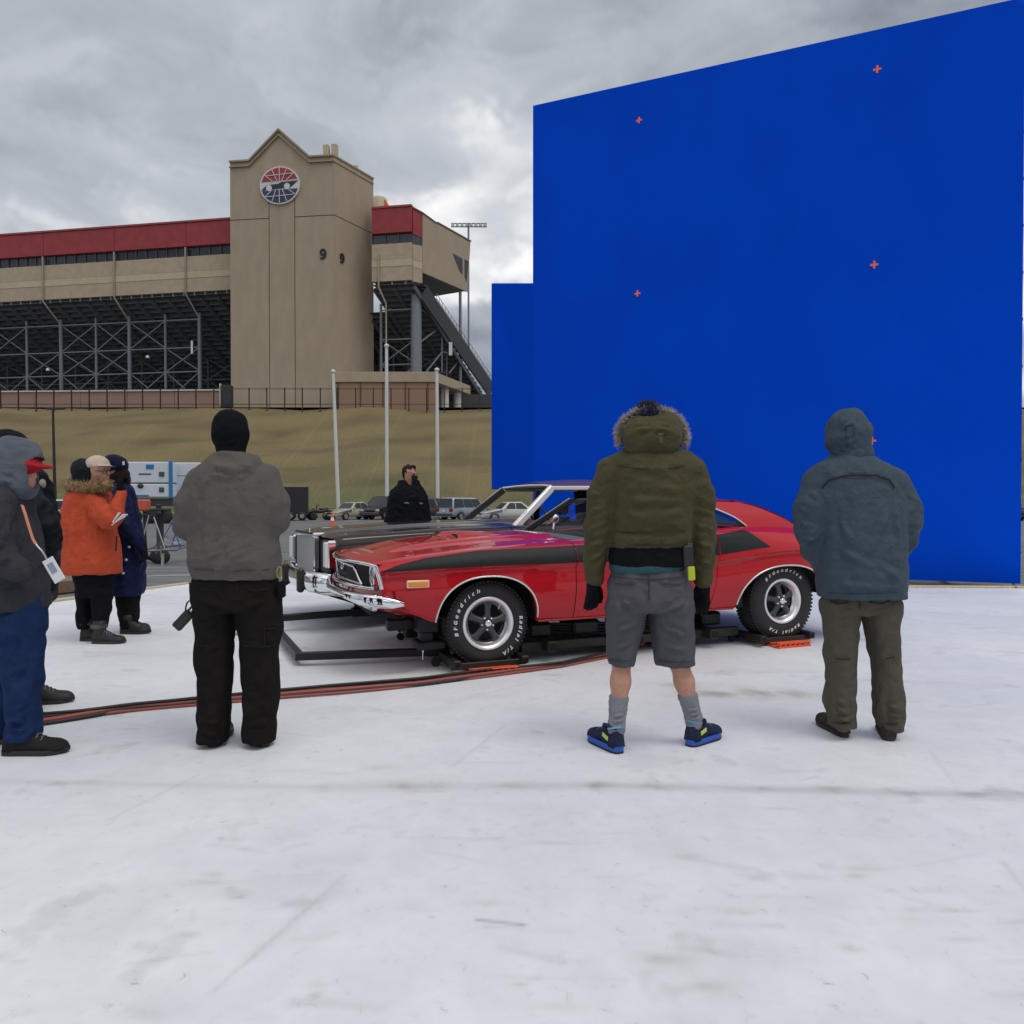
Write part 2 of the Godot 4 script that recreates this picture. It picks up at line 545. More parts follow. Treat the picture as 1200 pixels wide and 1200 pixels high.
func make_ground() -> void:
	# white stage floor
	var fl := on_ground(224, 684)
	var fr := Vector3(12.5, 0, -10.75)
	var nl := fl + (on_ground(54, 707) - fl).normalized() * 14.5
	var corner := [nl, fl, fr, Vector3(12.5, 0, 3.0)]
	var st := new_st(true)
	var xs := [0.0, 1.0]
	var tm := StandardMaterial3D.new()
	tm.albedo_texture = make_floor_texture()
	tm.roughness = 0.5
	tm.metallic_specular = 0.4
	# crisp grit and flecks, much finer than the painted patches
	var grit := FastNoiseLite.new()
	grit.seed = 66
	grit.frequency = 0.022
	grit.domain_warp_enabled = true
	grit.domain_warp_amplitude = 60.0
	grit.domain_warp_frequency = 0.01
	grit.fractal_octaves = 5
	grit.fractal_gain = 0.72
	var gt := NoiseTexture2D.new()
	gt.width = 1024
	gt.height = 1024
	gt.seamless = true
	gt.noise = grit
	var gg := Gradient.new()
	gg.offsets = PackedFloat32Array([0.0, 0.09, 0.18, 0.30, 0.7, 1.0])
	gg.colors = PackedColorArray([Color(0.68, 0.66, 0.64), Color(0.87, 0.865, 0.86), Color(0.965, 0.965, 0.965), Color(0.988, 0.988, 0.988), Color(1, 1, 1), Color(1, 1, 1)])
	gt.color_ramp = gg
	tm.detail_enabled = true
	tm.detail_albedo = gt
	tm.detail_blend_mode = BaseMaterial3D.BLEND_MODE_MUL
	tm.detail_uv_layer = BaseMaterial3D.DETAIL_UV_2
	tm.uv2_triplanar = true
	tm.uv2_world_triplanar = true
	tm.uv2_scale = Vector3.ONE * 0.55
	tm.roughness_texture = ntex(0.02, 41, 4, 0.55, 0.95)
	tm.roughness = 0.75
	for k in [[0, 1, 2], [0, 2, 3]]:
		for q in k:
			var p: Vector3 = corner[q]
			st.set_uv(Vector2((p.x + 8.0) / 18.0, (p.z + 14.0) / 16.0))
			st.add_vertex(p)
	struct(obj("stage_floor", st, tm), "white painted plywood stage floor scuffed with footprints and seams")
	# timber edging round the far sides of the floor: planks laid end to end
	var wood := mottled(Color(0.50, 0.40, 0.24), Color(0.62, 0.52, 0.34), 1.0, 0.03, 4, 0.8)
	var edge := thing("timber_edging", "pale timber planks edging the far side of the white floor", "edging")
	var runs := [[nl, fl], [fl, fr]]
	for r in runs:
		var a: Vector3 = r[0]
		var b: Vector3 = r[1]
		var len := a.distance_to(b)
		var count := int(round(len / 2.4))
		for k in count:
			var p := a.lerp(b, (k + 0.006) / count)
			var q := a.lerp(b, (k + 0.994) / count)
			var out := (b - a).normalized().cross(Vector3.UP) * -0.05
			st = new_st(true)
			bar(st, p + out + Vector3(0, -0.012 + 0.004 * (k % 3), 0), q + out + Vector3(0, -0.012 + 0.004 * ((k + 1) % 3), 0), 0.07, 0.09, 0.006)
			obj("plank", st, wood, edge)
	# asphalt lot, one sheet to the horizon
	st = new_st(true)
	quad(st, Vector3(-900, -0.045, 60), Vector3(900, -0.045, 60), Vector3(900, -0.045, -2600), Vector3(-900, -0.045, -2600), Vector3.UP)
	var asphalt := mottled(Color(0.105, 0.107, 0.112), Color(0.17, 0.172, 0.178), 0.06, 0.02, 9, 0.78)
	asphalt.uv1_scale = Vector3(0.05, 0.05, 0.16)
	relief(asphalt, ntex(0.3, 78, 2), 0.25)
	struct(obj("asphalt_lot", st, asphalt), "grey asphalt parking lot behind the white floor")
	# painted markings on the lot
	var white := mat(0.42, 0.42, 0.42, 0.8)
	var mk := thing("parking_line", "faint white painted lines on the asphalt lot", "marking")
	struct(mk)
	for k in 18:
		st = new_st(true)
		var x := -36.0 + k * 3.0
		quad(st, Vector3(x, -0.041, -54), Vector3(x + 0.12, -0.041, -54), Vector3(x + 0.12, -0.041, -60), Vector3(x, -0.041, -60), Vector3.UP)
		obj("painted_line", st, white, mk)
	st = new_st(true)
	var g0 := on_ground(300, 650, -0.041)
	var g1 := on_ground(372, 649, -0.041)
	quad(st, g0, g1, g1 + Vector3(0, 0, 0.3), g0 + Vector3(0, 0, 0.3), Vector3.UP)
	tag(obj("green_tape", st, mat(0.03, 0.30, 0.14, 0.7)), "strip of green tape stuck across the asphalt beside the black car", "tape")
	st = new_st(true)
	var wet := mat(0.30, 0.30, 0.31, 0.5)  # pale colour painted in for the reflection on wet asphalt
	g0 = on_ground(150, 676, -0.041)
	g1 = on_ground(345, 672, -0.041)
	quad(st, g0, g1, g1 + Vector3(0.3, 0, -0.45), g0 + Vector3(0.3, 0, -0.35), Vector3.UP)
	struct(obj("wet_sheen_streak", st, wet), "pale streak painted for wet reflection across the asphalt behind the floor's edge")
	# plank lying on the asphalt left of the floor
	st = new_st(true)
	bar(st, on_ground(46, 690, 0.06), on_ground(100, 684, 0.06), 0.18, 0.24, 0.01)
	tag(obj("loose_timber", st, mottled(Color(0.16, 0.10, 0.06), Color(0.24, 0.16, 0.1), 1.0, 0.05, 4, 0.85)), "brown timber beam lying on the asphalt behind the badge of the grey hooded person", "beam")
	# grass bank
	var bump := FastNoiseLite.new()
	bump.seed = 40; bump.frequency = 0.05; bump.fractal_octaves = 4
	var rows := []
	var prof := [[0.0, -0.3], [3.0, 0.2], [6.0, 1.3], [34.0, 13.6], [36.5, 14.2], [60.0, 14.3]]
	for i in 61:
		var t := i * 1.0
		var row := []
		for k in 121:
			var x := -190.0 + k * 380.0 / 120.0
			var y := curve(prof, t)
			y += bump.get_noise_2d(x, t) * 0.9 * clampf(t / 8.0, 0.0, 1.0) * clampf((40.0 - t) / 6.0, 0.0, 1.0)
			row.append(Vector3(x, y, -65.0 - t))
		rows.append(row)
	st = new_st()
	var tints := func(i: int, k: int) -> Color:
		# greener towards the foot of the bank and in drifts
		var g := clampf(0.70 - i * 0.035 + 0.9 * bump.get_noise_2d(k * 9.0, i * 3.0), 0.0, 1.0)
		var v := 0.92 + 0.5 * bump.get_noise_2d(k * 5.0 + 300.0, i * 4.0)
		return Color(1.0 - 0.42 * g, 1.0 - 0.12 * g, 1.0 - 0.25 * g) * v
	for i in rows.size() - 1:
		for k in rows[0].size() - 1:
			for q in [[0, 0], [0, 1], [1, 1], [0, 0], [1, 1], [1, 0]]:
				st.set_color(tints.call(i + q[0], k + q[1]))
				st.add_vertex(rows[i + q[0]][k + q[1]])
	var turf := mottled(Color(0.165, 0.128, 0.060), Color(0.315, 0.245, 0.125), 0.045, 0.06, 17, 0.95, true, 0.1, 0.9)
	turf.uv1_scale = Vector3(0.10, 0.36, 0.36)
	relief(turf, ntex(0.09, 83, 4), 12.0)
	turf.vertex_color_use_as_albedo = true
	struct(obj("grass_bank", st, turf), "brown winter grass bank below the stadium")

# ================================================================ stadium
func hit(px: float, py: float, p0: Vector3, n: Vector3) -> Vector3:
	var d := at(px, py, 1.0) - Vector3(0, EYE, 0)
	var t := (p0 - Vector3(0, EYE, 0)).dot(n) / d.dot(n)
	return Vector3(0, EYE, 0) + d * t

var beige: StandardMaterial3D
var beige_light: StandardMaterial3D
var red_panel: StandardMaterial3D
var steel: StandardMaterial3D
var steel_dark: StandardMaterial3D
var pane_mat: StandardMaterial3D

func make_stadium() -> void:
	beige = mottled(Color(0.355, 0.29, 0.215), Color(0.41, 0.335, 0.25), 0.06, 0.012, 23, 0.9, true, 0.1, 0.9)
	beige.uv1_scale = Vector3(0.09, 0.03, 0.09)
	var beige_band: StandardMaterial3D = mottled(Color(0.40, 0.325, 0.24), Color(0.46, 0.375, 0.28), 0.06, 0.02, 24, 0.8)
	beige_light = mottled(Color(0.47, 0.41, 0.27), Color(0.53, 0.46, 0.32), 0.06, 0.02, 25, 0.8)
	red_panel = mottled(Color(0.27, 0.018, 0.028), Color(0.33, 0.026, 0.036), 0.05, 0.02, 26, 0.5)
	steel = mat(0.19, 0.21, 0.235, 0.55, 0.3)
	steel_dark = mat(0.10, 0.108, 0.122, 0.7, 0.2)
	pane_mat = mat(0.03, 0.035, 0.045, 0.08)
	var joint := mat(0.11, 0.085, 0.06, 0.9)
	tower(joint)
	# the line of the grandstand's back wall: corner at its right end, u runs left along it, w runs away towards the track
	var c0 := at(484, 400, 106.4)
	c0.y = 0
	var u := Vector3(-0.985, 0, -0.173)
	var w := Vector3(0.49, 0, -0.872)
	var n := u.cross(Vector3.UP).normalized()
	if n.z < 0:
		n = -n
	stand("grandstand", "long grandstand with red fascia and steel frame left of the tower", c0, u, w, n, [274.0, 221, 138, 55, -30, -115, -200, -285], [235.0, 195, 153, 114, 73, 33, -8, -50, -92, -134, -176, -218, -260], beige_band, false)
	stand("grandstand", "grandstand end with slanted beige suite and stepped seats right of the tower", c0, u, w, n, [484.0, 437], [488.0, 447], beige_band, true)
	low_building(joint)
	bank_top()
	masts()

func tower(joint: Material) -> void:
	var pc := at(391.5, 300, 105.0)
	var pl := at(270, 300, 107.0)
	pc.y = 0; pl.y = 0
	var r := (pc - pl).normalized()
	var wid := pl.distance_to(pc)
	var n := r.cross(Vector3.UP)
	if n.z < 0:
		n = -n
	var side := Vector3(0.49, 0, -0.872) * 8.5
	var fy := func(py: float, z := 105.5) -> float: return EYE + (590.0 - py) / 870.0 * z
	var t := thing("stadium_tower", "tall beige concrete tower with gabled top and round red, white and blue emblem", "tower", pl)
	var base := 12.5
	var top: float = fy.call(186.0)
	var peak: float = fy.call(152.0)
	# core, recessed behind the panels
	var st := new_st(true)
	var c := [Vector3.ZERO, r * wid, r * wid + side, side]
	var inset := [n * -0.09 + r * 0.05, n * -0.09 - r * 0.09, -r * 0.09, r * 0.05]
	for k in 4:
		var a: Vector3 = c[k] + inset[k]
		var b: Vector3 = c[(k + 1) % 4] + inset[(k + 1) % 4]
		var o: Vector3 = (a + b) * 0.5 - (c[0] + c[2]) * 0.5
		quad(st, a + Vector3(0, base, 0), b + Vector3(0, base, 0), b + Vector3(0, top - 0.3, 0), a + Vector3(0, top - 0.3, 0), o)
	quad(st, c[0] + Vector3(0, top - 0.3, 0), c[1] + Vector3(0, top - 0.3, 0), c[2] + Vector3(0, top - 0.3, 0), c[3] + Vector3(0, top - 0.3, 0), Vector3.UP)
	obj("wall", st, joint, t)
	var xf := Transform3D(Basis(r, Vector3.UP, n), Vector3.ZERO)
	var g := func(px: float) -> float: return (px - 270.0) / 121.5 * wid
	var split: float = fy.call(255.0)
	var j := 0.06
	var s1: float = g.call(316.0)
	var s2: float = g.call(346.0)
	var profile := PackedVector2Array([Vector2(0, split + j), Vector2(s1 - j, split + j), Vector2(s1 - j, split + 2.6), Vector2(s2 + j, split + 2.6), Vector2(s2 + j, split + j), Vector2(wid, split + j), Vector2(wid, top), Vector2(g.call(364.0), top), Vector2(g.call(328.0), peak), Vector2(g.call(293.0), top), Vector2(0, top)])
	for q in [["upper_panel", profile], ["lower_panel", PackedVector2Array([Vector2(0, base), Vector2(s1 - j, base), Vector2(s1 - j, split - j), Vector2(0, split - j)])],
			["middle_panel", PackedVector2Array([Vector2(s1 + j, base), Vector2(s2 - j, base), Vector2(s2 - j, split + 2.5), Vector2(s1 + j, split + 2.5)])], ["lower_panel", PackedVector2Array([Vector2(s2 + j, base), Vector2(wid, base), Vector2(wid, split - j), Vector2(s2 + j, split - j)])]]:
		st = new_st(true)
		prism(st, q[1], 0.5, xf.translated_local(Vector3(0, 0, -0.25)))
		obj(q[0], st, beige, t)
	# moulding along the roofline
	var line := [Vector2(-0.06, top), Vector2(g.call(293.0), top), Vector2(g.call(328.0), peak), Vector2(g.call(364.0), top), Vector2(wid + 0.06, top)]
	for q in [[-0.05, 0.22, 0.06], [-0.85, 0.10, 0.035]]:
		st = new_st(true)
		for k in line.size() - 1:
			var a: Vector2 = line[k]
			var b: Vector2 = line[k + 1]
			bar(st, xf * Vector3(a.x, a.y + q[0], q[2] * 0.5), xf * Vector3(b.x, b.y + q[0], q[2] * 0.5), q[1], q[2] + 0.5)
		bar(st, xf * Vector3(wid, top + q[0], 0) + r * q[2] * 0.5, xf * Vector3(wid, top + q[0], 0) + r * q[2] * 0.5 + side, q[1], q[2] + 0.2)
		obj("moulding", st, beige, t)
	# side face towards the right
	var sd := side.normalized()
	var sn := sd.cross(Vector3.UP)
	if sn.x < 0:
		sn = -sn
	var sx := Transform3D(Basis(sd, Vector3.UP, sn), r * wid)
	for q in [[base, split - j], [split + j, top]]:
		st = new_st(true)
		prism(st, PackedVector2Array([Vector2(0.02, q[0]), Vector2(8.5, q[0]), Vector2(8.5, q[1]), Vector2(0.02, q[1])]), 0.3, sx.translated_local(Vector3(0, 0, -0.13)))
		obj("side_panel", st, beige, t)
	# two dark figures 9 either side of the corner
	var black := mat(0.012, 0.012, 0.014, 0.6)
	var nine := put("numeral", letters("9", 1.42, 0.12, black), black, t)
	nine.position = xf * Vector3(g.call(379.0), fy.call(300.0), 0.08)
	nine.basis = Basis(r, Vector3.UP, n)
	nine = put("numeral", letters("9", 1.34, 0.12, black), black, t)
	nine.position = sx * Vector3(1.55, fy.call(302.0), 0.1)
	nine.basis = Basis(sd, Vector3.UP, sn)
	# emblem: oval of rays with a racing car between
	var e := put("emblem", new_st().commit(), null, t)
	var ex := xf.translated_local(Vector3(g.call(329.5), fy.call(218.0), 0.14))
	var rx := 2.98
	var ry := 2.68
	var oval := func(f: float) -> PackedVector2Array:
		var p := PackedVector2Array()
		for k in 48:
			p.append(Vector2(cos(TAU * k / 48) * rx * f, sin(TAU * k / 48) * ry * f))
		return p
	var white := mat(0.62, 0.62, 0.64, 0.5)
	st = new_st(true)
	prism(st, oval.call(1.0), 0.24, ex)
	e.mesh = null
	obj("plate", st, white, e)
	var px2 := func(zx: float, zy: float) -> Vector2: return Vector2((zx - 587.0) / 365.0 * rx, (566.0 - zy) / 318.0 * ry)
	var upper := PackedVector2Array([px2.call(150, 507), px2.call(1000, 470), px2.call(1000, 100), px2.call(150, 100)])
	var lower := PackedVector2Array([px2.call(150, 650), px2.call(1000, 632), px2.call(1000, 1000), px2.call(150, 1000)])
	var em := [[upper, mat(0.36, 0.028, 0.045, 0.5), "red_rays"], [lower, mat(0.022, 0.035, 0.12, 0.5), "blue_rays"]]
	for q in em:
		for poly in Geometry2D.intersect_polygons(oval.call(0.925), q[0]):
			st = new_st(true)
			prism(st, poly, 0.04, ex.translated_local(Vector3(0, 0, 0.14)))
			obj(q[2], st, q[1], e)
	for l in [[587, 500, 587, 240], [545, 500, 440, 280], [632, 500, 730, 270], [470, 505, 300, 380], [720, 490, 880, 350], [330, 405, 850, 380], [587, 640, 587, 890], [520, 640, 440, 880], [640, 640, 735, 870], [450, 645, 300, 780], [735, 640, 890, 740], [330, 755, 850, 735]]:
		var a: Vector2 = px2.call(l[0], l[1])
		var b: Vector2 = px2.call(l[2], l[3])
		# keep the bars inside the plate
		var k := 0
		while k < 40 and Vector2(b.x / rx, b.y / ry).length() > 0.95:
			b = b.lerp(a, 0.03); k += 1
		st = new_st(true)
		bar(st, ex * Vector3(a.x, a.y, 0.15), ex * Vector3(b.x, b.y, 0.15), 0.21, 0.09, 0.0, n)
		obj("white_bar", st, white, e)
	var car := PackedVector2Array()
	for q in [[255, 637], [300, 595], [360, 556], [470, 548], [560, 543], [620, 517], [760, 510], [922, 500], [850, 560], [785, 612], [440, 632]]:
		car.append(px2.call(q[0], q[1]))
	st = new_st(true)
	prism(st, car, 0.05, ex.translated_local(Vector3(0, 0, 0.145)))
	obj("racing_car", st, mat(0.012, 0.017, 0.016, 0.5), e)
	for q in [[395, 608], [724, 592]]:
		var p: Vector2 = px2.call(q[0], q[1])
		st = new_st(true)
		lathe(st, [[0.44, -0.05], [0.44, 0.06]], 20, ex * Transform3D(Basis(Vector3.RIGHT, PI / 2), Vector3(p.x, p.y, 0.15)))
		obj("wheel_disc", st, white, e)
	# vent stacks on the roof
	for q in [[0.79, 1.3], [0.87, 1.25]]:
		st = new_st(true)
		box(st, r * wid * q[0] + side * 0.35 + Vector3(0, top + 1.0, 0), Vector3(0.8, 3.6, 0.8), 0.04, Basis(r, Vector3.UP, n))
		obj("vent_stack", st, beige_light, t)
	st = new_st(true)
	box(st, r * wid + side * 0.62 + Vector3(-0.4, top + 0.3, 0), Vector3(0.5, 0.6, 0.5), 0.04)
	obj("vent_stack", st, beige_light, t)

func stand(called: String, label: String, c0: Vector3, u: Vector3, w: Vector3, n: Vector3, posts: Array, cols: Array, band: Material, ending: bool) -> void:
	var t := thing(called, label, "grandstand", c0)
	var along := func(px: float, back := 0.0) -> float:   # metres left of the corner for a picture column
		var p := hit(px, 590, c0 + w * back, n)
		return (p - c0 - w * back).dot(u)
	var fy := func(py: float) -> float: return EYE + (590.0 - py) / 870.0 * 106.4
	# heights, read at the corner
	var y_top: float = fy.call(244.6)
	var y_red: float = fy.call(273.5)
	var y_win: float = fy.call(286.0)
	var y_b1: float = fy.call(304.5)
	var y_b2: float = fy.call(313.0)
	var y_bot: float = fy.call(329.5)
	var xf := Transform3D(Basis(-u, Vector3.UP, n), Vector3.ZERO)
	var slab := func(nm: String, a: float, b: float, y0: float, y1: float, thick: float, proud: float, m: Material, flat := 0.0) -> void:
		var s := new_st(true)
		var mid := (a + b) * 0.5
		box(s, xf * Vector3(-mid, (y0 + y1) * 0.5, proud - thick * 0.5), Vector3(absf(b - a) - flat, y1 - y0, thick), 0.02, xf.basis)
		obj(nm, s, m, t)
	var pipe := mat(0.36, 0.31, 0.24, 0.7)
	for k in posts.size() - 1:
		var a: float = along.call(posts[k])
		var b: float = along.call(posts[k + 1])
		slab.call("fascia_panel", a, b, y_red, y_top, 1.2, 0.35, red_panel, 0.05)
		slab.call("coping", a, b, y_top + 0.005, y_top + 0.3, 1.5, 0.5, mat(0.30, 0.05, 0.05, 0.5), 0.02)
		slab.call("wall_panel", a, b, y_b1 + 0.03, y_win, 0.6, 0.3, band, 0.05)
		slab.call("light_band", a, b, y_b2 + 0.03, y_b1, 0.6, 0.33, beige_light, 0.05)
		slab.call("wall_panel", a, b, y_bot, y_b2, 0.6, 0.3, band, 0.05)
		# window strip: recessed panes between mullions
		var panes := maxi(2, int(round(absf(b - a) / 1.75)))
		for q in panes:
			var p0 := lerpf(a, b, (q + 0.0) / panes)
			var p1 := lerpf(a, b, (q + 1.0) / panes)
			slab.call("window_pane", p0 + 0.06, p1 - 0.06, y_win + 0.02, y_red - 0.02, 0.1, -0.1 - 0.02 * (q % 2), pane_mat)
			slab.call("mullion", p1 - 0.055, p1 + 0.055, y_win, y_red, 0.3, 0.1, steel_dark)
		# downpipe at the post, bending back to a column under the wall
		var s := new_st()
		var x := b if not ending else b - 1.1
		tube(s, [xf * Vector3(-x, y_red - 0.2, 0.5), xf * Vector3(-x, y_bot - 0.3, 0.5), u * along.call(cols[mini(2 * k, cols.size() - 1)], 2.2) + w * 2.2 + Vector3(0, y_bot - 3.4, 0)] if not ending else [xf * Vector3(-x, y_red - 3.0, 0.5), xf * Vector3(-x, y_bot - 0.8, 0.5), xf * Vector3(-x + 0.8, y_bot - 3.0, -0.4), xf * Vector3(-x + 0.8, 17.0, -0.5)], 0.13, 8)
		obj("downpipe", s, pipe, t)
	var a0: float = along.call(posts[0])
	var a1: float = along.call(posts[-1])
	# floor of the suite level and short hanging brackets
	slab.call("soffit", a0, a1, y_bot + 0.1, y_bot + 0.5, 6.0, -0.3, steel_dark)
	var count := int(absf(a1 - a0) / 1.75)
	for k in count:
		var x := lerpf(a0, a1, (k + 0.5) / count)
		slab.call("bracket", x - 0.1, x + 0.1, y_bot - 0.55, y_bot + 0.1, 0.5, 0.2, steel)
	# stepped seating seen from below
	var s := new_st(true)
	var rows := 24
	var deep := 19.6
	var yd0 := 33.0
	var yd1 := 19.0
	for k in rows:
		var f := (k + 0.5) / rows
		var o := w * (deep * f)
		var y := lerpf(yd0, yd1, f)
		var l := (a1 - a0) + (11.0 if ending and f > 0.22 else 0.0)
		var m := u * (a0 + l * 0.5) + o + Vector3(0, y, 0)
		var bb := Basis(-u, Vector3.UP, n)
		box(s, m, Vector3(absf(l), 0.1, 0.98), 0.0, bb)
		box(s, m + Vector3(0, -0.3, 0) + w * 0.42, Vector3(absf(l), 0.55, 0.08), 0.0, bb)
	obj("seat_rows", s, steel_dark, t).set_meta("kind", "stuff")
	# raking beams under the seating
	count = maxi(2, int(absf(a1 - a0) / 2.75))
	for k in count + 1:
		var x := lerpf(a0, a1, float(k) / count)
		s = new_st(true)
		bar(s, u * x + Vector3(0, yd0 - 0.75, 0) + w * 0.4, u * x + w * deep + Vector3(0, yd1 - 0.75, 0), 0.6, 0.28)
		obj("raker", s, steel_dark, t)
	if ending:
		for k in 5:
			s = new_st(true)
			bar(s, u * (a1 + 1.0 + k * 2.4) + Vector3(0, lerpf(yd0, yd1, 0.24) - 0.75, 0) + w * deep * 0.24, u * (a1 + 1.0 + k * 2.4) + w * deep + Vector3(0, yd1 - 0.75, 0), 0.6, 0.28)
			obj("raker", s, steel_dark, t)
			s = new_st()
			tube(s, [u * (a1 + 1.0 + k * 2.4) + w * 10.0 + Vector3(0, 25.2, 0), u * (a1 + 1.0 + k * 2.4) + w * 10.0 + Vector3(0, 15.5, 0)], 0.16, 8)
			obj("column", s, steel_dark, t)
	# columns, ties and cross braces in two planes
	for back in [2.2, 10.0]:
		var prev := 0.0
		for k in cols.size():
			var x: float = along.call(cols[k], 2.2)
			var big := k % 2 == 0
			var topy := lerpf(yd0, yd1, back / deep) - 0.9
			var rad := (0.3 if big else 0.2) if back < 5 else 0.14
			var m := steel if back < 5 else steel_dark
			s = new_st()
			if ending and k == 0 and back < 5:
				tube(s, [u * x + w * back + Vector3(0, topy + 1.0, 0), u * x + w * back + Vector3(0, 16.5, 0)], [0.75, 0.85], 16)
			else:
				tube(s, [u * x + w * back + Vector3(0, topy, 0), u * x + w * back + Vector3(0, 16.5, 0)], rad, 10)
			obj("column", s, m, t)
			if k > 0:
				var levels := [16.9, 21.6, 25.3, 29.6]
				for q in levels.size():
					if levels[q] < topy:
						s = new_st(true)
						bar(s, u * x + w * back + Vector3(0, levels[q], 0), u * prev + w * back + Vector3(0, levels[q], 0), 0.16, 0.16)
						obj("tie", s, m, t)
					if q < 3 and levels[q + 1] < topy + 1.5 and (k + q) % 4 != 3:
						var y1 := minf(levels[q + 1], topy)
						s = new_st(true)
						bar(s, u * x + w * back + Vector3(0, levels[q], 0), u * prev + w * back + Vector3(0, y1, 0), 0.13, 0.1)
						obj("brace", s, m, t)
						s = new_st(true)
						bar(s, u * prev + w * (back + 0.11) + Vector3(0, levels[q], 0), u * x + w * (back + 0.11) + Vector3(0, y1, 0), 0.13, 0.1)
						obj("brace", s, m, t)
			prev = x
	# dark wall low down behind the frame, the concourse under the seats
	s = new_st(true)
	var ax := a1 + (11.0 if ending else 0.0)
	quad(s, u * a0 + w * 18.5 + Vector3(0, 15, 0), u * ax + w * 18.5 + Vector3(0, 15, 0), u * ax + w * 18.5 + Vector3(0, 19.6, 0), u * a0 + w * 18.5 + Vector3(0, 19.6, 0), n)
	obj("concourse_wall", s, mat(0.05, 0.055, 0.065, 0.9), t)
	if not ending:
		for q in [[56, 433], [173, 418]]:
			var p := hit(q[0], q[1], c0 + w * 2.0, n) - c0
			s = new_st()
			lathe(s, [[0.02, 0.25], [0.18, 0.15], [0.3, -0.12], [0.3, -0.2]], 12, Transform3D(Basis(), p))
			obj("floodlight", s, mat(0.7, 0.7, 0.7, 0.5), t)
		var p := hit(225, 407, c0 + w * 2.0, n) - c0
		s = new_st(true)
		box(s, p, Vector3(0.3, 2.0, 0.2), 0.03)
		obj("tube_light", s, mat(0.75, 0.75, 0.75, 0.5), t)
		return
	# the end of the suite level: slanted beige side wall with windows
	var sn := w.cross(Vector3.UP)
	if sn.x < 0:
		sn = -sn
	var sx := Transform3D(Basis(w, Vector3.UP, sn), Vector3.ZERO)
	var back := func(px: float) -> float: return (hit(px, 590, c0, sn) - c0).dot(w)
	var hy := func(px: float, py: float) -> float: return hit(px, py, c0, sn).y
	for q in [["fascia_panel", [[484.2, 245], [495, 251], [495, 279], [484.2, 274.5]], red_panel, 0.0], ["window_pane", [[484.2, 275], [495, 279.5], [495, 288], [484.2, 286.3]], pane_mat, -0.1], ["wall_panel", [[484.2, 286.6], [495, 288.3], [495, 307], [484.2, 304.5]], band, 0.0],
			["light_band", [[484.2, 305], [495, 307.3], [495, 316], [484.2, 313]], beige_light, 0.02], ["wall_panel", [[484.2, 313.3], [495, 316.3], [495, 332], [484.2, 330]], band, 0.0], ["suite_wall", [[495.2, 251], [510, 262], [513, 262.5], [551, 284], [547.5, 342], [495.2, 319.5]], beige, 0.04]]:
		var poly := PackedVector2Array()
		for p in q[1]:
			poly.append(Vector2(back.call(p[0]), hy.call(p[0], p[1])))
		s = new_st(true)
		prism(s, poly, 0.3, sx.translated_local(Vector3(0, 0, -0.1 + q[3])))
		obj(q[0], s, q[2], t)
	# roof edge, underside and far end of the suite
	s = new_st(true)
	var pts := [[484, 244.5], [495, 250.5], [510, 261.5], [513, 262], [551.5, 283.6]]
	for k in pts.size() - 1:
		bar(s, sx * Vector3(back.call(pts[k][0]), hy.call(pts[k][0], pts[k][1]) + 0.1, -2.0), sx * Vector3(back.call(pts[k + 1][0]), hy.call(pts[k + 1][0], pts[k + 1][1]) + 0.1, -2.0), 0.16, 4.4)
	obj("roof_edge", s, mat(0.25, 0.2, 0.15, 0.7), t)
	s = new_st(true)
	var e0: float = back.call(495.0)
	var e1: float = back.call(547.5)
	quad(s, sx * Vector3(e0, hy.call(495, 319.5), -0.2), sx * Vector3(e1, hy.call(547.5, 341), -0.2), sx * Vector3(e1, hy.call(547.5, 341), -9.0), sx * Vector3(e0, hy.call(495, 319.5), -9.0), Vector3.DOWN)
	quad(s, sx * Vector3(e1 - 0.1, hy.call(547.5, 341), -0.2), sx * Vector3(e1 + 0.6, hy.call(551, 285), -0.2), sx * Vector3(e1 + 0.6, hy.call(551, 285), -9.0), sx * Vector3(e1 - 0.1, hy.call(547.5, 341), -9.0), w)
	obj("suite_underside", s, steel_dark, t)
	for q in [[[530, 297], [541.5, 303.5], [541.5, 322], [538, 318]], [[544, 304], [548.5, 306.5], [546.5, 331], [544, 325]]]:
		var poly := PackedVector2Array()
		for p in q:
			poly.append(Vector2(back.call(p[0]), hy.call(p[0], p[1])))
		s = new_st(true)
		prism(s, poly, 0.1, sx.translated_local(Vector3(0, 0, 0.08)))
		obj("window_pane", s, pane_mat, t)
	# post under the outer end
	var b: float = back.call(542.0)
	s = new_st()
	tube(s, [sx * Vector3(b, 16, -0.4), sx * Vector3(b, hy.call(542, 340), -0.4)], 0.24, 10)
	obj("column", s, steel, t)
	# braces seen against the end of the seating
	for q in [[497, 400, 524, 380], [497, 362, 523, 378], [503, 436, 522, 412], [522, 378, 522, 436], [530, 437, 545, 418], [523, 412, 545, 418]]:
		s = new_st(true)
		bar(s, sx * Vector3(back.call(q[0]), hy.call(q[0], q[1]), -0.6), sx * Vector3(back.call(q[2]), hy.call(q[2], q[3]), -0.6), 0.2, 0.14)
		obj("brace", s, steel, t)
	# stringer, steps and handrail down the side
	var p0 := Vector3(back.call(495.8), hy.call(495.8, 336), 0.2)
	var p1 := Vector3(back.call(574.5), hy.call(574.5, 452), 0.2)
	s = new_st(true)
	bar(s, sx * (p0 - Vector3(0, 0.9, 0)), sx * (p1 - Vector3(0, 0.9, 0)), 2.6, 0.3)
	obj("stringer", s, mat(0.045, 0.05, 0.058, 0.8), t)
	s = new_st(true)
	for k in 30:
		var p := p0.lerp(p1, (k + 0.5) / 30.0)
		box(s, sx * (p + Vector3(0.1, 0.35, -0.6)), Vector3(0.55, 0.3, 1.4), 0.0, sx.basis)
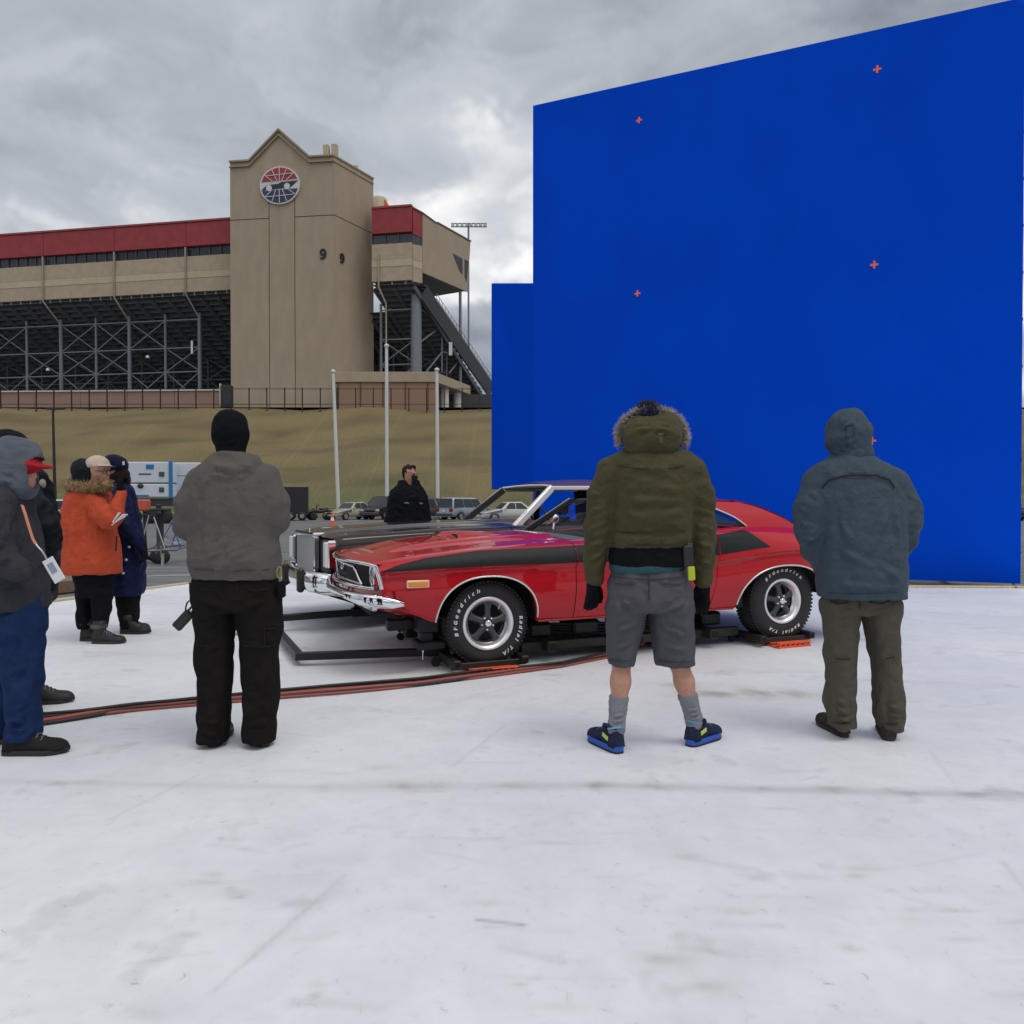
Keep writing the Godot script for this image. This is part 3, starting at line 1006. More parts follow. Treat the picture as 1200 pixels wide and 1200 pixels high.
	obj("stair_step", s, mat(0.05, 0.055, 0.06, 0.8), t).set_meta("kind", "stuff")
	for k in 22:
		var p := p0.lerp(p1, 0.16 + 0.84 * k / 21.0)
		s = new_st()
		tube(s, [sx * (p + Vector3(0.15, 0.2, 0)), sx * (p + Vector3(0.15, 1.6, 0))], 0.035, 5)
		obj("baluster", s, steel, t)
	s = new_st()
	for dy in [0.9, 1.6]:
		var a := p0.lerp(p1, 0.16)
		tube(s, [sx * (a + Vector3(0.15, dy, 0)), sx * (p1 + Vector3(0.15, dy, 0))], 0.05, 6)
	obj("handrail", s, mat(0.42, 0.44, 0.46, 0.5, 0.4), t)
	p1 = hit(473, 407, c0, sn) - c0
	s = new_st(true)
	box(s, hit(528, 409, c0 + sn * 0.3, sn) - c0, Vector3(0.5, 2.0, 0.4), 0.03)
	obj("tube_light", s, mat(0.7, 0.7, 0.7, 0.5), t)
	# vent drum and orange hood on the roof by the tower
	var v := hit(444.5, 240, c0 + w * 3.0, n) - c0
	s = new_st()
	lathe(s, [[0.0, 1.15], [0.9, 1.0], [1.15, 0.7], [1.15, -1.6]], 20, Transform3D(Basis(), v))
	obj("vent_drum", s, beige_light, t)
	s = new_st(true)
	v = hit(453.5, 243, c0 + w * 3.0, n) - c0
	prism(s, PackedVector2Array([Vector2(-0.5, -1.4), Vector2(1.1, -1.4), Vector2(-0.1, 0.9), Vector2(-0.5, 0.9)]), 1.2, Transform3D(Basis(-u, Vector3.UP, n), v))
	obj("orange_hood", s, mat(0.75, 0.10, 0.03, 0.5), t)

func low_building(joint: Material) -> void:
	var z := 100.6
	var a := at(391, 436, z)
	var b := at(512, 434, z)
	var t := thing("low_building", "low brick building with a beige flat canopy in front of the tower", "building", Vector3(a.x, 0, a.z))
	var brick := mottled(Color(0.30, 0.185, 0.13), Color(0.40, 0.26, 0.19), 0.5, 0.06, 33, 0.9)
	relief(brick, ntex(0.2, 80, 3), 2.0)
	var wid := b.x - a.x
	var ty := a.y
	var st := new_st(true)
	box(st, Vector3(wid * 0.5 + 0.2, (ty - 1.4 + 13.4) * 0.5, -3.0), Vector3(wid - 0.6, ty - 1.4 - 13.4, 6.0), 0.02)
	obj("brick_wall", st, brick, t)
	for k in 5:
		st = new_st(true)
		box(st, Vector3(0.6 + k * wid / 4.6, (ty - 1.4 + 13.4) * 0.5, 0.04), Vector3(0.16, ty - 1.42 - 13.4, 0.1), 0.01)
		obj("wall_joint", st, joint, t)
	st = new_st(true)
	box(st, Vector3(wid * 0.5, ty - 0.7, -3.0), Vector3(wid, 1.39, 6.5), 0.05)
	obj("canopy", st, beige, t)
	# canopy wing going back on the right
	st = new_st(true)
	var c := at(552, 448, 112.0) - t.position
	var b0 := Vector3(wid + 0.02, 0, 0.2)
	var d := Vector3(c.x - b0.x, 0, c.z - b0.z)
	var o := Vector3(-d.z, 0, d.x).normalized()
	if o.x > 0:
		o = -o
	var m := (b0 + b0 + d) * 0.5 + o * 2.2
	box(st, Vector3(m.x, ty - 0.72, m.z), Vector3(d.length(), 1.3, 4.2), 0.04, Basis(d.normalized(), Vector3.UP, d.normalized().cross(Vector3.UP)))
	obj("canopy_wing", st, beige, t)
	for f in [0.42, 0.8]:
		st = new_st()
		var p: Vector3 = b0 + d * f + o * 1.2
		lathe(st, [[0.62, 13.9], [0.62, ty - 1.37]], 16, Transform3D(Basis(), Vector3(p.x, 0, p.z)))
		obj("pillar", st, mat(0.6, 0.58, 0.54, 0.8), t)
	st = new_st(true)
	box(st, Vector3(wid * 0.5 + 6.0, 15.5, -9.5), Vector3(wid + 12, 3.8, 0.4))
	obj("dark_back_wall", st, mat(0.06, 0.06, 0.065, 0.9), t)  # plain dark wall standing behind the building

func bank_top() -> void:
	# apron that the stadium stands on
	var st := new_st(true)
	quad(st, Vector3(-190, 14.32, -101.0), Vector3(190, 14.32, -101.0), Vector3(190, 14.32, -190), Vector3(-190, 14.32, -190), Vector3.UP)
	struct(obj("stadium_apron", st, mat(0.2, 0.19, 0.18, 0.9)), "concrete apron at the top of the bank")
	var brick := mottled(Color(0.27, 0.17, 0.13), Color(0.37, 0.25, 0.20), 0.4, 0.05, 34, 0.9)
	relief(brick, ntex(0.2, 80, 3), 2.0)
	var wl := thing("retaining_wall", "long pinkish brick wall with pale coping behind the black fence", "wall", Vector3(0, 0, 0))
	var p0 := at(-330, 470, 106.5)
	var p1 := at(261, 470, 103.0)
	for k in 11:
		var a := p0.lerp(p1, k / 11.0)
		var b := p0.lerp(p1, (k + 0.99) / 11.0)
		a.y = 0; b.y = 0
		st = new_st(true)
		bar(st, a + Vector3(0, 15.2, 0), b + Vector3(0, 15.2, 0), 3.2, 0.5)
		obj("wall_panel", st, brick, wl)
		st = new_st(true)
		bar(st, a + Vector3(0, 16.92, 0.05), b + Vector3(0, 16.92, 0.05), 0.2, 0.75, 0.02)
		obj("coping", st, mat(0.55, 0.53, 0.5, 0.8), wl)
	# fence of dark posts and rails along the edge of the bank
	var f := thing("boundary_fence", "thin black metal fence along the top of the grass bank", "fence")
	var iron := mat(0.03, 0.03, 0.032, 0.6, 0.4)
	var z := 99.6
	var n := 44
	for k in n:
		var p := at(-311.2 + k * 20.8, 470, z)
		st = new_st(true)
		var tilt := rng.randf_range(-0.03, 0.03)
		bar(st, Vector3(p.x, 13.4, -z), Vector3(p.x + tilt, 16.75, -z), 0.13, 0.13)
		obj("post", st, iron, f)
		if k < n - 1:
			var q := at(-311.2 + (k + 1) * 20.8, 470, z)
			for y in [16.6, 14.55]:
				st = new_st(true)
				bar(st, Vector3(p.x + 0.07, y, -z), Vector3(q.x - 0.07, y, -z), 0.075, 0.06)
				obj("rail", st, iron, f)
	# cabinet standing where the wall meets the tower
	var c := thing("utility_cabinet", "dark cabinet with a pale lid beside the tower's left foot", "cabinet", Vector3(at(266, 470, 101.2).x, 14.3, -101.2))
	st = new_st(true)
	box(st, Vector3(0, 1.5, 0), Vector3(1.4, 3.0, 1.0), 0.04)
	obj("body", st, mat(0.035, 0.034, 0.03, 0.7), c)
	st = new_st(true)
	box(st, Vector3(0.3, 0.9, 0.56), Vector3(0.8, 1.0, 0.1), 0.03)
	obj("door", st, mat(0.02, 0.03, 0.06, 0.6), c)
	st = new_st()
	tube(st, [Vector3(-0.75, 0.2, 0.3), Vector3(-0.78, 3.2, 0.3)], 0.14, 8)
	obj("pale_post", st, mat(0.6, 0.6, 0.58, 0.7), c)

func masts() -> void:
	var white := mat(0.62, 0.63, 0.62, 0.55)
	var spots := [[390.5, 437, 397, 598, "leftmost of the three white flagpoles, slightly leaning, before the tower's corner"], [453, 407, 453.5, 598, "tallest white flagpole, rising above the masked person in black"], [512, 435, 513, 598, "rightmost of the three white flagpoles, beside the blue screens"]]
	for s in spots:
		var z := 63.0
		var foot := at(s[2], s[3], z)
		var top := at(s[0], s[1], z)
		foot.y = -0.05
		var t := thing("flagpole", s[4], "flagpole", foot, 0.0, "white flagpoles at the foot of the bank")
		var st := new_st()
		tube(st, [Vector3.ZERO, top - foot], [0.17, 0.13], 10)
		obj("pole", st, white, t)
		st = new_st()
		lathe(st, [[0.02, -0.2], [0.2, -0.1], [0.2, 0.08], [0.02, 0.2]], 10, Transform3D(Basis(), top - foot + Vector3(0, 0.12, 0)))
		obj("finial", st, white, t)
		st = new_st(true)
		box(st, Vector3(0, 0.12, 0), Vector3(0.6, 0.22, 0.6), 0.03)
		obj("base_plate", st, mat(0.3, 0.3, 0.3, 0.8), t)
	var foot := at(65, 604, 62.0)
	foot.y = -0.05
	var lp := thing("lamp_post", "slim dark lamp post against the grass bank at the left", "lamp post", foot)
	var dark := mat(0.03, 0.028, 0.026, 0.6, 0.3)
	var st := new_st()
	tube(st, [Vector3.ZERO, Vector3(-0.15, at(64, 481, 62.0).y - foot.y, 0)], [0.15, 0.09], 10)
	obj("pole", st, dark, lp)
	st = new_st(true)
	var hgt := at(64, 479, 62.0).y - foot.y
	box(st, Vector3(0.05, hgt, 0), Vector3(1.5, 0.14, 0.35), 0.03)
	obj("lamp_head", st, dark, lp)
	# floodlight mast far behind the grandstand
	var z := 210.0
	var b := at(549, 300, z)
	var m := thing("floodlight_mast", "distant floodlight mast with a crossbar of lamps behind the grandstand roof", "floodlight", Vector3(b.x, 14, -z))
	st = new_st()
	tube(st, [Vector3.ZERO, Vector3(0, at(549, 262, z).y - 14, 0)], 0.26, 8)
	obj("pole", st, steel, m)
	var y := at(549, 262, z).y - 14.0
	for dy in [0.0, -0.9]:
		st = new_st(true)
		bar(st, Vector3(-4.9, y + dy, 0), Vector3(5.2, y + dy, 0), 0.25, 0.25)
		obj("crossbar", st, steel, m)
	for k in 8:
		st = new_st()
		lathe(st, [[0.1, 0.3], [0.35, 0.1], [0.5, -0.25]], 8, Transform3D(Basis(Vector3.RIGHT, 0.6), Vector3(-4.4 + k * 1.3, y - 0.45, 0.4)))
		obj("lamp_head", st, mat(0.4, 0.42, 0.44, 0.4, 0.3), m)

# ================================================================ blue screens
func make_screens() -> void:
	var blue := mottled(Color(0.001, 0.060, 0.58), Color(0.001, 0.068, 0.63), 0.1, 0.012, 51, 0.85)
	blue.uv1_scale = Vector3(0.10, 0.06, 0.10)
	blue.metallic_specular = 0.12
	var alu := mat(0.45, 0.46, 0.47, 0.4, 0.7)
	var l := on_ground(625.5, 665.6)
	var r := on_ground(1195, 686)
	var height := 8.95
	var t := thing("blue_screen", "huge bright blue chroma screen with orange tracking crosses behind the cars", "screen", l)
	var d := r - l
	var u := d.normalized()
	var n := u.cross(Vector3.UP)
	if n.z < 0:
		n = -n
	var bs := Basis(u, Vector3.UP, n)
	# cloth stretched over the frame: a slightly rippled sheet with thickness, turned round the edges
	var rp := FastNoiseLite.new()
	rp.seed = 60; rp.frequency = 0.35; rp.fractal_octaves = 3
	var rows := []
	var w := d.length()
	for j in 73:
		var row := []
		for i in 65:
			var x := w * i / 64.0
			var y := 0.03 + (height - 0.03) * j / 72.0
			var e := clampf(minf(minf(x, w - x), minf(y, height - y)) / 0.5, 0.0, 1.0)
			var z := 0.05 + e * (rp.get_noise_2d(x * 2.4, y * 0.35) * 0.018 + rp.get_noise_2d(x * 0.5 + 9.0, y * 0.5) * 0.035)
			row.append(bs * Vector3(x, y, z))
		rows.append(row)
	var st := new_st()
	sheet(st, rows, false, n)
	for e in [[0.0, 0.0, 0.0, height], [w, 0.0, w, height], [0.0, height, w, height]]:
		quad(st, bs * Vector3(e[0], e[1] + 0.03 * float(e[1] == 0.0), 0.05), bs * Vector3(e[2], e[3], 0.05), bs * Vector3(e[2], e[3], -0.03), bs * Vector3(e[0], e[1] + 0.03 * float(e[1] == 0.0), -0.03), bs * Vector3((e[0] + e[2]) * 0.5 - w * 0.5, (e[1] + e[3]) * 0.5 - height * 0.5, 0))
	obj("fabric", st, blue, t)
	for s in [[0.06, 0.0, 0.06, height], [w - 0.06, 0.0, w - 0.06, height], [0.06, 0.08, w - 0.06, 0.08], [0.06, height - 0.08, w - 0.06, height - 0.08], [w * 0.33, 0.1, w * 0.33, height - 0.1], [w * 0.66, 0.1, w * 0.66, height - 0.1], [0.1, height * 0.33, w - 0.1, height * 0.33], [0.1, height * 0.66, w - 0.1, height * 0.66]]:
		st = new_st()
		for o in [-0.08, -0.36]:
			tube(st, [bs * Vector3(s[0], s[1], o), bs * Vector3(s[2], s[3], o)], 0.025, 8)
		var k := 0
		var m := int(Vector2(s[2] - s[0], s[3] - s[1]).length() / 0.4)
		while k < m:
			var a := Vector3(s[0], s[1], -0.08).lerp(Vector3(s[2], s[3], -0.08), float(k) / m)
			var b := Vector3(s[0], s[1], -0.36).lerp(Vector3(s[2], s[3], -0.36), float(k + 1) / m)
			if k % 2:
				var q := a.z; a.z = b.z; b.z = q
			tube(st, [bs * a, bs * b], 0.012, 5)
			k += 1
		obj("truss", st, alu, t)
	st = new_st(true)
	for x in [0.9, w * 0.5, w - 0.9]:
		bar(st, bs * Vector3(x, 0.06, -0.3), bs * Vector3(x, 0.06, -2.6), 0.1, 0.1, 0.01)
		bar(st, bs * Vector3(x, 0.1, -2.5), bs * Vector3(x, height * 0.62, -0.36), 0.06, 0.06, 0.01)
	obj("back_brace", st, alu, t)
	st = new_st(true)
	for k in 12:
		box(st, bs * Vector3(w + 0.02, 0.5 + k * 0.72, -0.1), Vector3(0.03, 0.06, 0.05), 0.01, bs)
	obj("tie", st, mat(0.05, 0.05, 0.05, 0.8), t)
	var orange := mat(0.85, 0.16, 0.10, 0.6)
	var p0 := l + n * 0.05
	for c in [[749, 141, 0.115], [747, 344, 0.115], [1028, 81.5, 0.125], [1024.5, 310, 0.125], [1022, 516.5, 0.125]]:
		var p: Vector3 = hit(c[0], c[1], p0, n) - l
		# lie on the cloth there
		var x := p.dot(u)
		p += n * (rp.get_noise_2d(x * 2.4, p.y * 0.35) * 0.018 + rp.get_noise_2d(x * 0.5 + 9.0, p.y * 0.5) * 0.035 + 0.006)
		st = new_st(true)
		var s: float = c[2]
		box(st, p, Vector3(s * 0.95, 0.034, 0.006), 0.0, bs * Basis(Vector3.BACK, 0.03))
		box(st, p + n * 0.0025, Vector3(0.034, s, 0.006), 0.0, bs * Basis(Vector3.BACK, -0.04))
		obj("tracking_cross", st, orange, t)
	# second screen, raised on stands farther back
	var z := 20.0
	var a := at(576, 332, z)
	var bt := at(576, 573.5, z)
	var w2 := 6.2
	var t2 := thing("blue_screen", "smaller raised blue screen whose left end shows past the huge screen's left edge", "screen", Vector3(a.x, 0, -z))
	st = new_st(true)
	box(st, Vector3(w2 * 0.5, (a.y + bt.y) * 0.5, 0), Vector3(w2, a.y - bt.y, 0.06), 0.02)
	obj("fabric", st, blue, t2)
	st = new_st()
	for s in [[0.05, bt.y, 0.05, a.y], [w2 - 0.05, bt.y, w2 - 0.05, a.y], [0.05, a.y - 0.05, w2, a.y - 0.05], [0.05, bt.y + 0.05, w2, bt.y + 0.05]]:
		tube(st, [Vector3(s[0], s[1], -0.08), Vector3(s[2], s[3], -0.08)], 0.04, 8)
	obj("frame", st, alu, t2)
	for x in [1.6, 4.8]:
		st = new_st()
		tube(st, [Vector3(x, 0, -0.16), Vector3(x, a.y - 0.3, -0.16)], 0.05, 8)
		for q in [[-0.9, 0.5], [0.9, 0.5], [0, -1.1]]:
			tube(st, [Vector3(x, 0.9, -0.16), Vector3(x + q[0], -0.03, -0.16 + q[1])], 0.03, 6)
		obj("stand", st, mat(0.04, 0.04, 0.045, 0.5), t2)

# ================================================================ cars
# A car's own axes: x runs back from the front axle, y up from the ground, z to the side that faces the camera.
class Shape:
	var y3 := []   # sharp crease along the side
	var z3 := []
	var y4 := []   # where the flank ends and the shoulder begins
	var z4 := []
	var y5 := []   # belt, edge of bonnet and boot
	var z5 := []
	var y0 := []   # lower edge
	var arches := []   # [x, half width, axle height, height, power]
	var tuck := 0.09

var chrome: StandardMaterial3D
var rubber: StandardMaterial3D
var black_paint: StandardMaterial3D
var interior_black: StandardMaterial3D

func side_z(s: Shape, x: float, y: float) -> float:
	var yc := curve(s.y3, x)
	var zc := curve(s.z3, x)
	if y >= yc:
		var t := clampf((y - yc) / (curve(s.y4, x) - yc), 0.0, 1.0)
		return lerpf(zc, curve(s.z4, x), t) + 0.012 * sin(PI * t)
	return zc + tab([[0.0, -s.tuck], [0.05, -s.tuck * 0.72], [0.12, -0.040], [0.22, -0.020], [0.30, -0.018], [0.37, -0.026], [0.415, -0.028], [0.435, 0.0], [2.0, 0.0]], 0.435 - (yc - y) * 0.435 / maxf(0.2, yc - 0.35))

func low_edge(s: Shape, x: float) -> float:
	var y := curve(s.y0, x)
	for a in s.arches:
		var u: float = absf(x - a[0]) / a[1]
		if u < 1.0:
			y = maxf(y, a[2] + a[3] * pow(1.0 - pow(u, a[4]), 1.0 / a[4]))
	return y

func arch_stations(s: Shape, x0: float, x1: float, step := 0.05) -> Array:
	var xs := [x0, x1]
	var x := x0 + step
	while x < x1 - 0.01:
		xs.append(x)
		x += step
	for a in s.arches:
		for k in 33:
			var q: float = a[0] - a[1] * cos(PI * k / 32.0)
			if q > x0 + 0.004 and q < x1 - 0.004:
				xs.append(q)
	xs.sort()
	var out := [xs[0]]
	for q in xs:
		if q - out[-1] > 0.003:
			out.append(q)
	return out

# skin of one flank from x0 to x1; slants move its ends with height; side is 1 or -1
func flank(s: Shape, x0: float, x1: float, side: float, slant0 := [], slant1 := [], gap := 0.0025) -> SurfaceTool:
	var st := new_st()
	var rows := []
	var xs := arch_stations(s, x0, x1)
	var lower := []
	var upper := []
	for i in xs.size():
		var x: float = xs[i]
		var col := []
		var yb := low_edge(s, x)
		var yc := curve(s.y3, x)
		var yt := curve(s.y4, x)
		for k in 15:
			var y := lerpf(yb, yc, k / 14.0)
			var xx := x
			if slant0:
				xx += (tab(slant0, y) - x0) * maxf(0.0, 1.0 - (x - x0) / 0.25)
			if slant1:
				xx += (tab(slant1, y) - x1) * maxf(0.0, 1.0 - (x1 - x) / 0.25)
			col.append(Vector3(xx, y, side_z(s, x, y) * side))
		if yb > curve(s.y0, x) + 0.001:
			col.push_front(col[0] + Vector3(0, 0.004, -0.05 * side))
		else:
			col.push_front(col[0] + Vector3(0, 0.003, -0.03 * side))
		lower.append(col)
		col = []
		for k in 6:
			var y := lerpf(yc, yt, k / 5.0)
			var xx := x
			if slant0:
				xx += (tab(slant0, y) - x0) * maxf(0.0, 1.0 - (x - x0) / 0.25)
			if slant1:
				xx += (tab(slant1, y) - x1) * maxf(0.0, 1.0 - (x1 - x) / 0.25)
			col.append(Vector3(xx, y, side_z(s, x, y) * side))
		var p4 := Vector2(yt, side_z(s, x, yt))
		var p5 := Vector2(curve(s.y5, x), curve(s.z5, x))
		var tang := (p4 - Vector2(lerpf(yc, yt, 0.8), side_z(s, x, lerpf(yc, yt, 0.8)))).normalized()
		var pc := p4 + tang * (p5.x - p4.x) * 0.7
		for k in range(1, 9):
			var t := k / 8.0
			var q := p4 * (1 - t) * (1 - t) + pc * 2 * t * (1 - t) + p5 * t * t
			var xx: float = x
			if slant0:
				xx += (tab(slant0, q.x) - x0) * maxf(0.0, 1.0 - (x - x0) / 0.25)
			if slant1:
				xx += (tab(slant1, q.x) - x1) * maxf(0.0, 1.0 - (x1 - x) / 0.25)
			col.append(Vector3(xx, q.x, q.y * side))
		col.append(Vector3(col[-1].x, col[-1].y - 0.03, col[-1].z - 0.012 * side))
		upper.append(col)
	for part in [lower, upper]:
		for k in part[0].size():
			part[0][k] += Vector3(gap, 0, 0)
			part[-1][k] -= Vector3(gap, 0, 0)
	st.set_smooth_group(0)
	sheet(st, lower, false, Vector3(0, 0, side))
	# the crease stays sharp: the upper skin has a smooth group of its own
	var st2 := new_st()
	sheet(st2, upper, false, Vector3(0, 0.2, side))
	st2.generate_normals()
	st.generate_normals()
	var both := SurfaceTool.new()
	both.begin(Mesh.PRIMITIVE_TRIANGLES)
	both.append_from(st.commit(), 0, Transform3D())
	both.append_from(st2.commit(), 0, Transform3D())
	return both

func obj_ready(called: String, st: SurfaceTool, m: Material, parent: Node) -> MeshInstance3D:
	return put(called, st.commit(), m, parent)

# a line drawn on the flank, lifted off it
func on_flank(s: Shape, x: float, y: float, side: float, lift := 0.004) -> Vector3:
	var yt := curve(s.y4, x)
	if y <= yt:
		return Vector3(x, y, (side_z(s, x, y) + lift) * side)
	var p5 := Vector2(curve(s.y5, x), curve(s.z5, x))
	var yc := curve(s.y3, x)
	var p4 := Vector2(yt, side_z(s, x, yt))
	var tang := (p4 - Vector2(lerpf(yc, yt, 0.8), side_z(s, x, lerpf(yc, yt, 0.8)))).normalized()
	var pc := p4 + tang * (p5.x - p4.x) * 0.7
	var lo := 0.0
	var hi := 1.0
	for k in 20:
		var t := (lo + hi) * 0.5
		var q := p4 * (1 - t) * (1 - t) + pc * 2 * t * (1 - t) + p5 * t * t
		if q.x < y:
			lo = t
		else:
			hi = t
	var t2 := lo
	var r := p4 * (1 - t2) * (1 - t2) + pc * 2 * t2 * (1 - t2) + p5 * t2 * t2
	return Vector3(x, y + lift * 0.5, (r.y + lift) * side)

func arch_trim(s: Shape, a: Array, side: float, parent: Node, m: Material) -> void:
	var pts := []
	for k in 41:
		var u := -cos(PI * k / 40.0)
		var x: float = a[0] + a[1] * u * 0.999
		var y := low_edge(s, x)
		pts.append(Vector3(x, y + 0.002, (side_z(s, x, y) + 0.002) * side))
	var st := new_st()
	tube(st, pts, 0.0075, 6)
	obj("arch_trim", st, m, parent)
	st = new_st()
	var rows := []
	for p: Vector3 in pts:
		rows.append([p + Vector3(0, 0.0, -0.01 * side), Vector3(p.x + (p.x - a[0]) * 0.03, p.y + 0.03, p.z - 0.14 * side), Vector3(p.x, p.y + 0.03, p.z - 0.42 * side)])
	sheet(st, rows, false)
	obj("wheel_housing", st, interior_black, parent)

func wheel(parent: Node, c: Vector3, radius: float, width: float, side: float, turn: float, text := true, detail := true) -> Node3D:
	var w := Node3D.new()
	w.name = "wheel"
	parent.add_child(w, true)
	w.position = c
	# axle along z, outside towards +z of the wheel's own axes
	w.rotation.y = 0.0 if side > 0 else PI
	var out := Transform3D(Basis(Vector3.RIGHT, PI / 2), Vector3.ZERO)   # y of the lathe to z
	var h := width * 0.5
	var rr := 0.198
	var st := new_st()
	lathe(st, [[rr - 0.01, -h * 0.8], [rr + 0.03, -h], [radius - 0.07, -h * 1.06], [radius - 0.03, -h * 0.98], [radius - 0.008, -h * 0.8], [radius, -h * 0.45], [radius, h * 0.45], [radius - 0.008, h * 0.8], [radius - 0.03, h * 0.98], [radius - 0.045, h * 1.03], [radius - 0.05, h * 1.06], [rr + 0.055, h * 1.06], [rr + 0.02, h * 1.0], [rr + 0.004, h * 0.9], [rr - 0.01, h * 0.85]], 56, out, false)
	obj("tyre", st, rubber, w)
	if detail:
		st = new_st(true)
		for k in 64:
			var t := TAU * k / 64
			for q in [-0.62, 0.62]:
				box(st, Vector3(cos(t) * (radius - 0.0055), sin(t) * (radius - 0.0055), h * q), Vector3(0.012, 0.02, h * 0.5), 0.0, Basis(Vector3.BACK, t))
		obj("tread", st, rubber, w).set_meta("kind", "stuff")
	var lip := mat(0.80, 0.80, 0.82, 0.32, 0.85)
	st = new_st()
	lathe(st, [[0.146, 0.0], [0.148, h * 0.5], [0.152, h * 0.56], [0.160, h * 0.62], [0.166, h * 0.78], [0.178, h * 0.92], [0.193, h * 1.0], [0.202, h * 1.0], [0.204, h * 0.92]], 56, out, false)
	obj("rim", st, lip, w)
	var dark := mat(0.075, 0.077, 0.082, 0.4, 0.6)
	st = new_st()
	lathe(st, [[0.01, -h * 0.3], [0.1475, -h * 0.3], [0.1475, h * 0.5]], 40, out, false)
	obj("barrel", st, mat(0.012, 0.012, 0.014, 0.6), w)
	for k in 5:
		var t := turn + TAU * k / 5
		var b := Basis(Vector3.BACK, t)
		st = new_st()
		var rs := []
		for q in [[0.035, 0.034, 0.022, 0.62], [0.07, 0.027, 0.022, 0.60], [0.11, 0.026, 0.02, 0.54], [0.135, 0.033, 0.02, 0.50], [0.15, 0.045, 0.02, 0.48]]:
			var ring := []
			for a in 10:
				var g := TAU * a / 10
				var sx := cos(g)
				var sz := sin(g)
				ring.append(b * Vector3(q[0], sx * q[1], h * q[3] + sz * q[2] * (1.0 if sz > 0 else 0.6)))
			rs.append(ring)
		rings(st, rs)
		obj("spoke", st, dark, w)
	st = new_st()
	lathe(st, [[0.06, h * 0.45], [0.06, h * 0.68], [0.045, h * 0.74], [0.02, h * 0.74]], 24, out)
	obj("hub", st, dark, w)
	st = new_st()
	lathe(st, [[0.026, h * 0.7], [0.026, h * 0.98], [0.02, h * 1.04], [0.004, h * 1.06]], 24, out)
	for k in 5:
		var t := turn + TAU * (k + 0.5) / 5
		lathe(st, [[0.0115, h * 0.66], [0.0115, h * 0.84], [0.006, h * 0.9]], 6, Transform3D(Basis(), Vector3(cos(t), sin(t), 0) * 0.047) * out)
	obj("chrome_cap", st, chrome, w)
	st = new_st()
	var vt := turn + 0.63
	tube(st, [Vector3(cos(vt) * 0.16, sin(vt) * 0.16, h * 0.6), Vector3(cos(vt) * 0.135, sin(vt) * 0.135, h * 0.75)], 0.004, 6)
	obj("valve", st, lip, w)
	if not text:
		return w
	var white := mat(0.74, 0.74, 0.74, 0.6)
	st = SurfaceTool.new()
	st.begin(Mesh.PRIMITIVE_TRIANGLES)
	for run in [["BFGoodrich", turn + deg_to_rad(186.0), 9.9], ["Radial T/A", turn + deg_to_rad(-2.0), 8.4]]:
		var a: float = run[1]
		for ch in run[0]:
			var wide := deg_to_rad(run[2])
			if ch in "i/l":
				wide *= 0.72
			if ch != " ":
				var tm := letters(ch, 0.027, 0.004, white)
				var arrays := tm.get_mesh_arrays()
				if arrays.size() and arrays[Mesh.ARRAY_VERTEX] != null and arrays[Mesh.ARRAY_VERTEX].size():
					var am := ArrayMesh.new()
					am.add_surface_from_arrays(Mesh.PRIMITIVE_TRIANGLES, arrays)
					var mid := a - wide * 0.5
					var rad := (rr + 0.055 + radius - 0.05) * 0.5
					var xf := Transform3D(Basis(Vector3.BACK, mid - PI / 2), Vector3(cos(mid) * rad, sin(mid) * rad, h * 1.06 + 0.001))
					xf.basis = xf.basis * Basis(Vector3(1.25, 0, 0), Vector3(0.22, 1, 0), Vector3(0, 0, 1))
					st.append_from(am, 0, xf)
			a -= wide
	put("tyre_lettering", st.commit(), white, w)
	return w

# chrome bar swept along points with a rounded section
func sweep(st: SurfaceTool, pts: Array, hgt: Variant, dep: Variant, seg := 14) -> void:
	var rs := []
	for i in pts.size():
		var d: Vector3 = (pts[mini(i + 1, pts.size() - 1)] - pts[maxi(i - 1, 0)]).normalized()
		var o := Vector3(d.z, 0, -d.x).normalized()
		var hh: float = hgt[i] if hgt is Array else hgt
		var dd: float = dep[i] if dep is Array else dep
		var ring := []
		for k in seg:
			var t := TAU * k / seg
			var cx := signf(cos(t)) * pow(absf(cos(t)), 0.6)
			var cy := signf(sin(t)) * pow(absf(sin(t)), 0.6)
			ring.append(pts[i] + o * cx * dd * 0.5 + Vector3(0, cy * hh * 0.5, 0))
		rs.append(ring)
	rings(st, rs)

func seat(parent: Node, c: Vector3, m: Material, wide := 0.5, back := 0.62, head := true) -> void:
	var st := new_st()
	sweep(st, [c + Vector3(-0.22, 0.1, 0), c + Vector3(0.2, 0.06, 0), c + Vector3(0.3, 0.1, 0)], [0.14, 0.16, 0.14], [wide, wide, wide * 0.9], 14)
	var rs := []
	for q in [[0.25, 0.08, 0.46, 0.14], [0.30, 0.3, 0.5, 0.15], [0.36, 0.5, 0.47, 0.12], [0.4, back, 0.36, 0.09]]:
		var ring := []
		for k in 16:
			var t := TAU * k / 16
			ring.append(c + Vector3(q[0] + signf(sin(t)) * pow(absf(sin(t)), 0.7) * q[3] * 0.5, q[1], signf(cos(t)) * pow(absf(cos(t)), 0.7) * q[2] * wide))
		rs.append(ring)
	rings(st, rs)
	if head:
		rs = []
		for q in [[0.41, back + 0.03, 0.10, 0.05], [0.42, back + 0.07, 0.14, 0.09], [0.43, back + 0.16, 0.13, 0.09], [0.43, back + 0.2, 0.08, 0.05]]:
			var ring := []
			for k in 12:
				var t := TAU * k / 12
				ring.append(c + Vector3(q[0] + sin(t) * q[3] * 0.5, q[1], cos(t) * q[2]))
			rs.append(ring)
		rings(st, rs)
	obj("seat", st, m, parent)

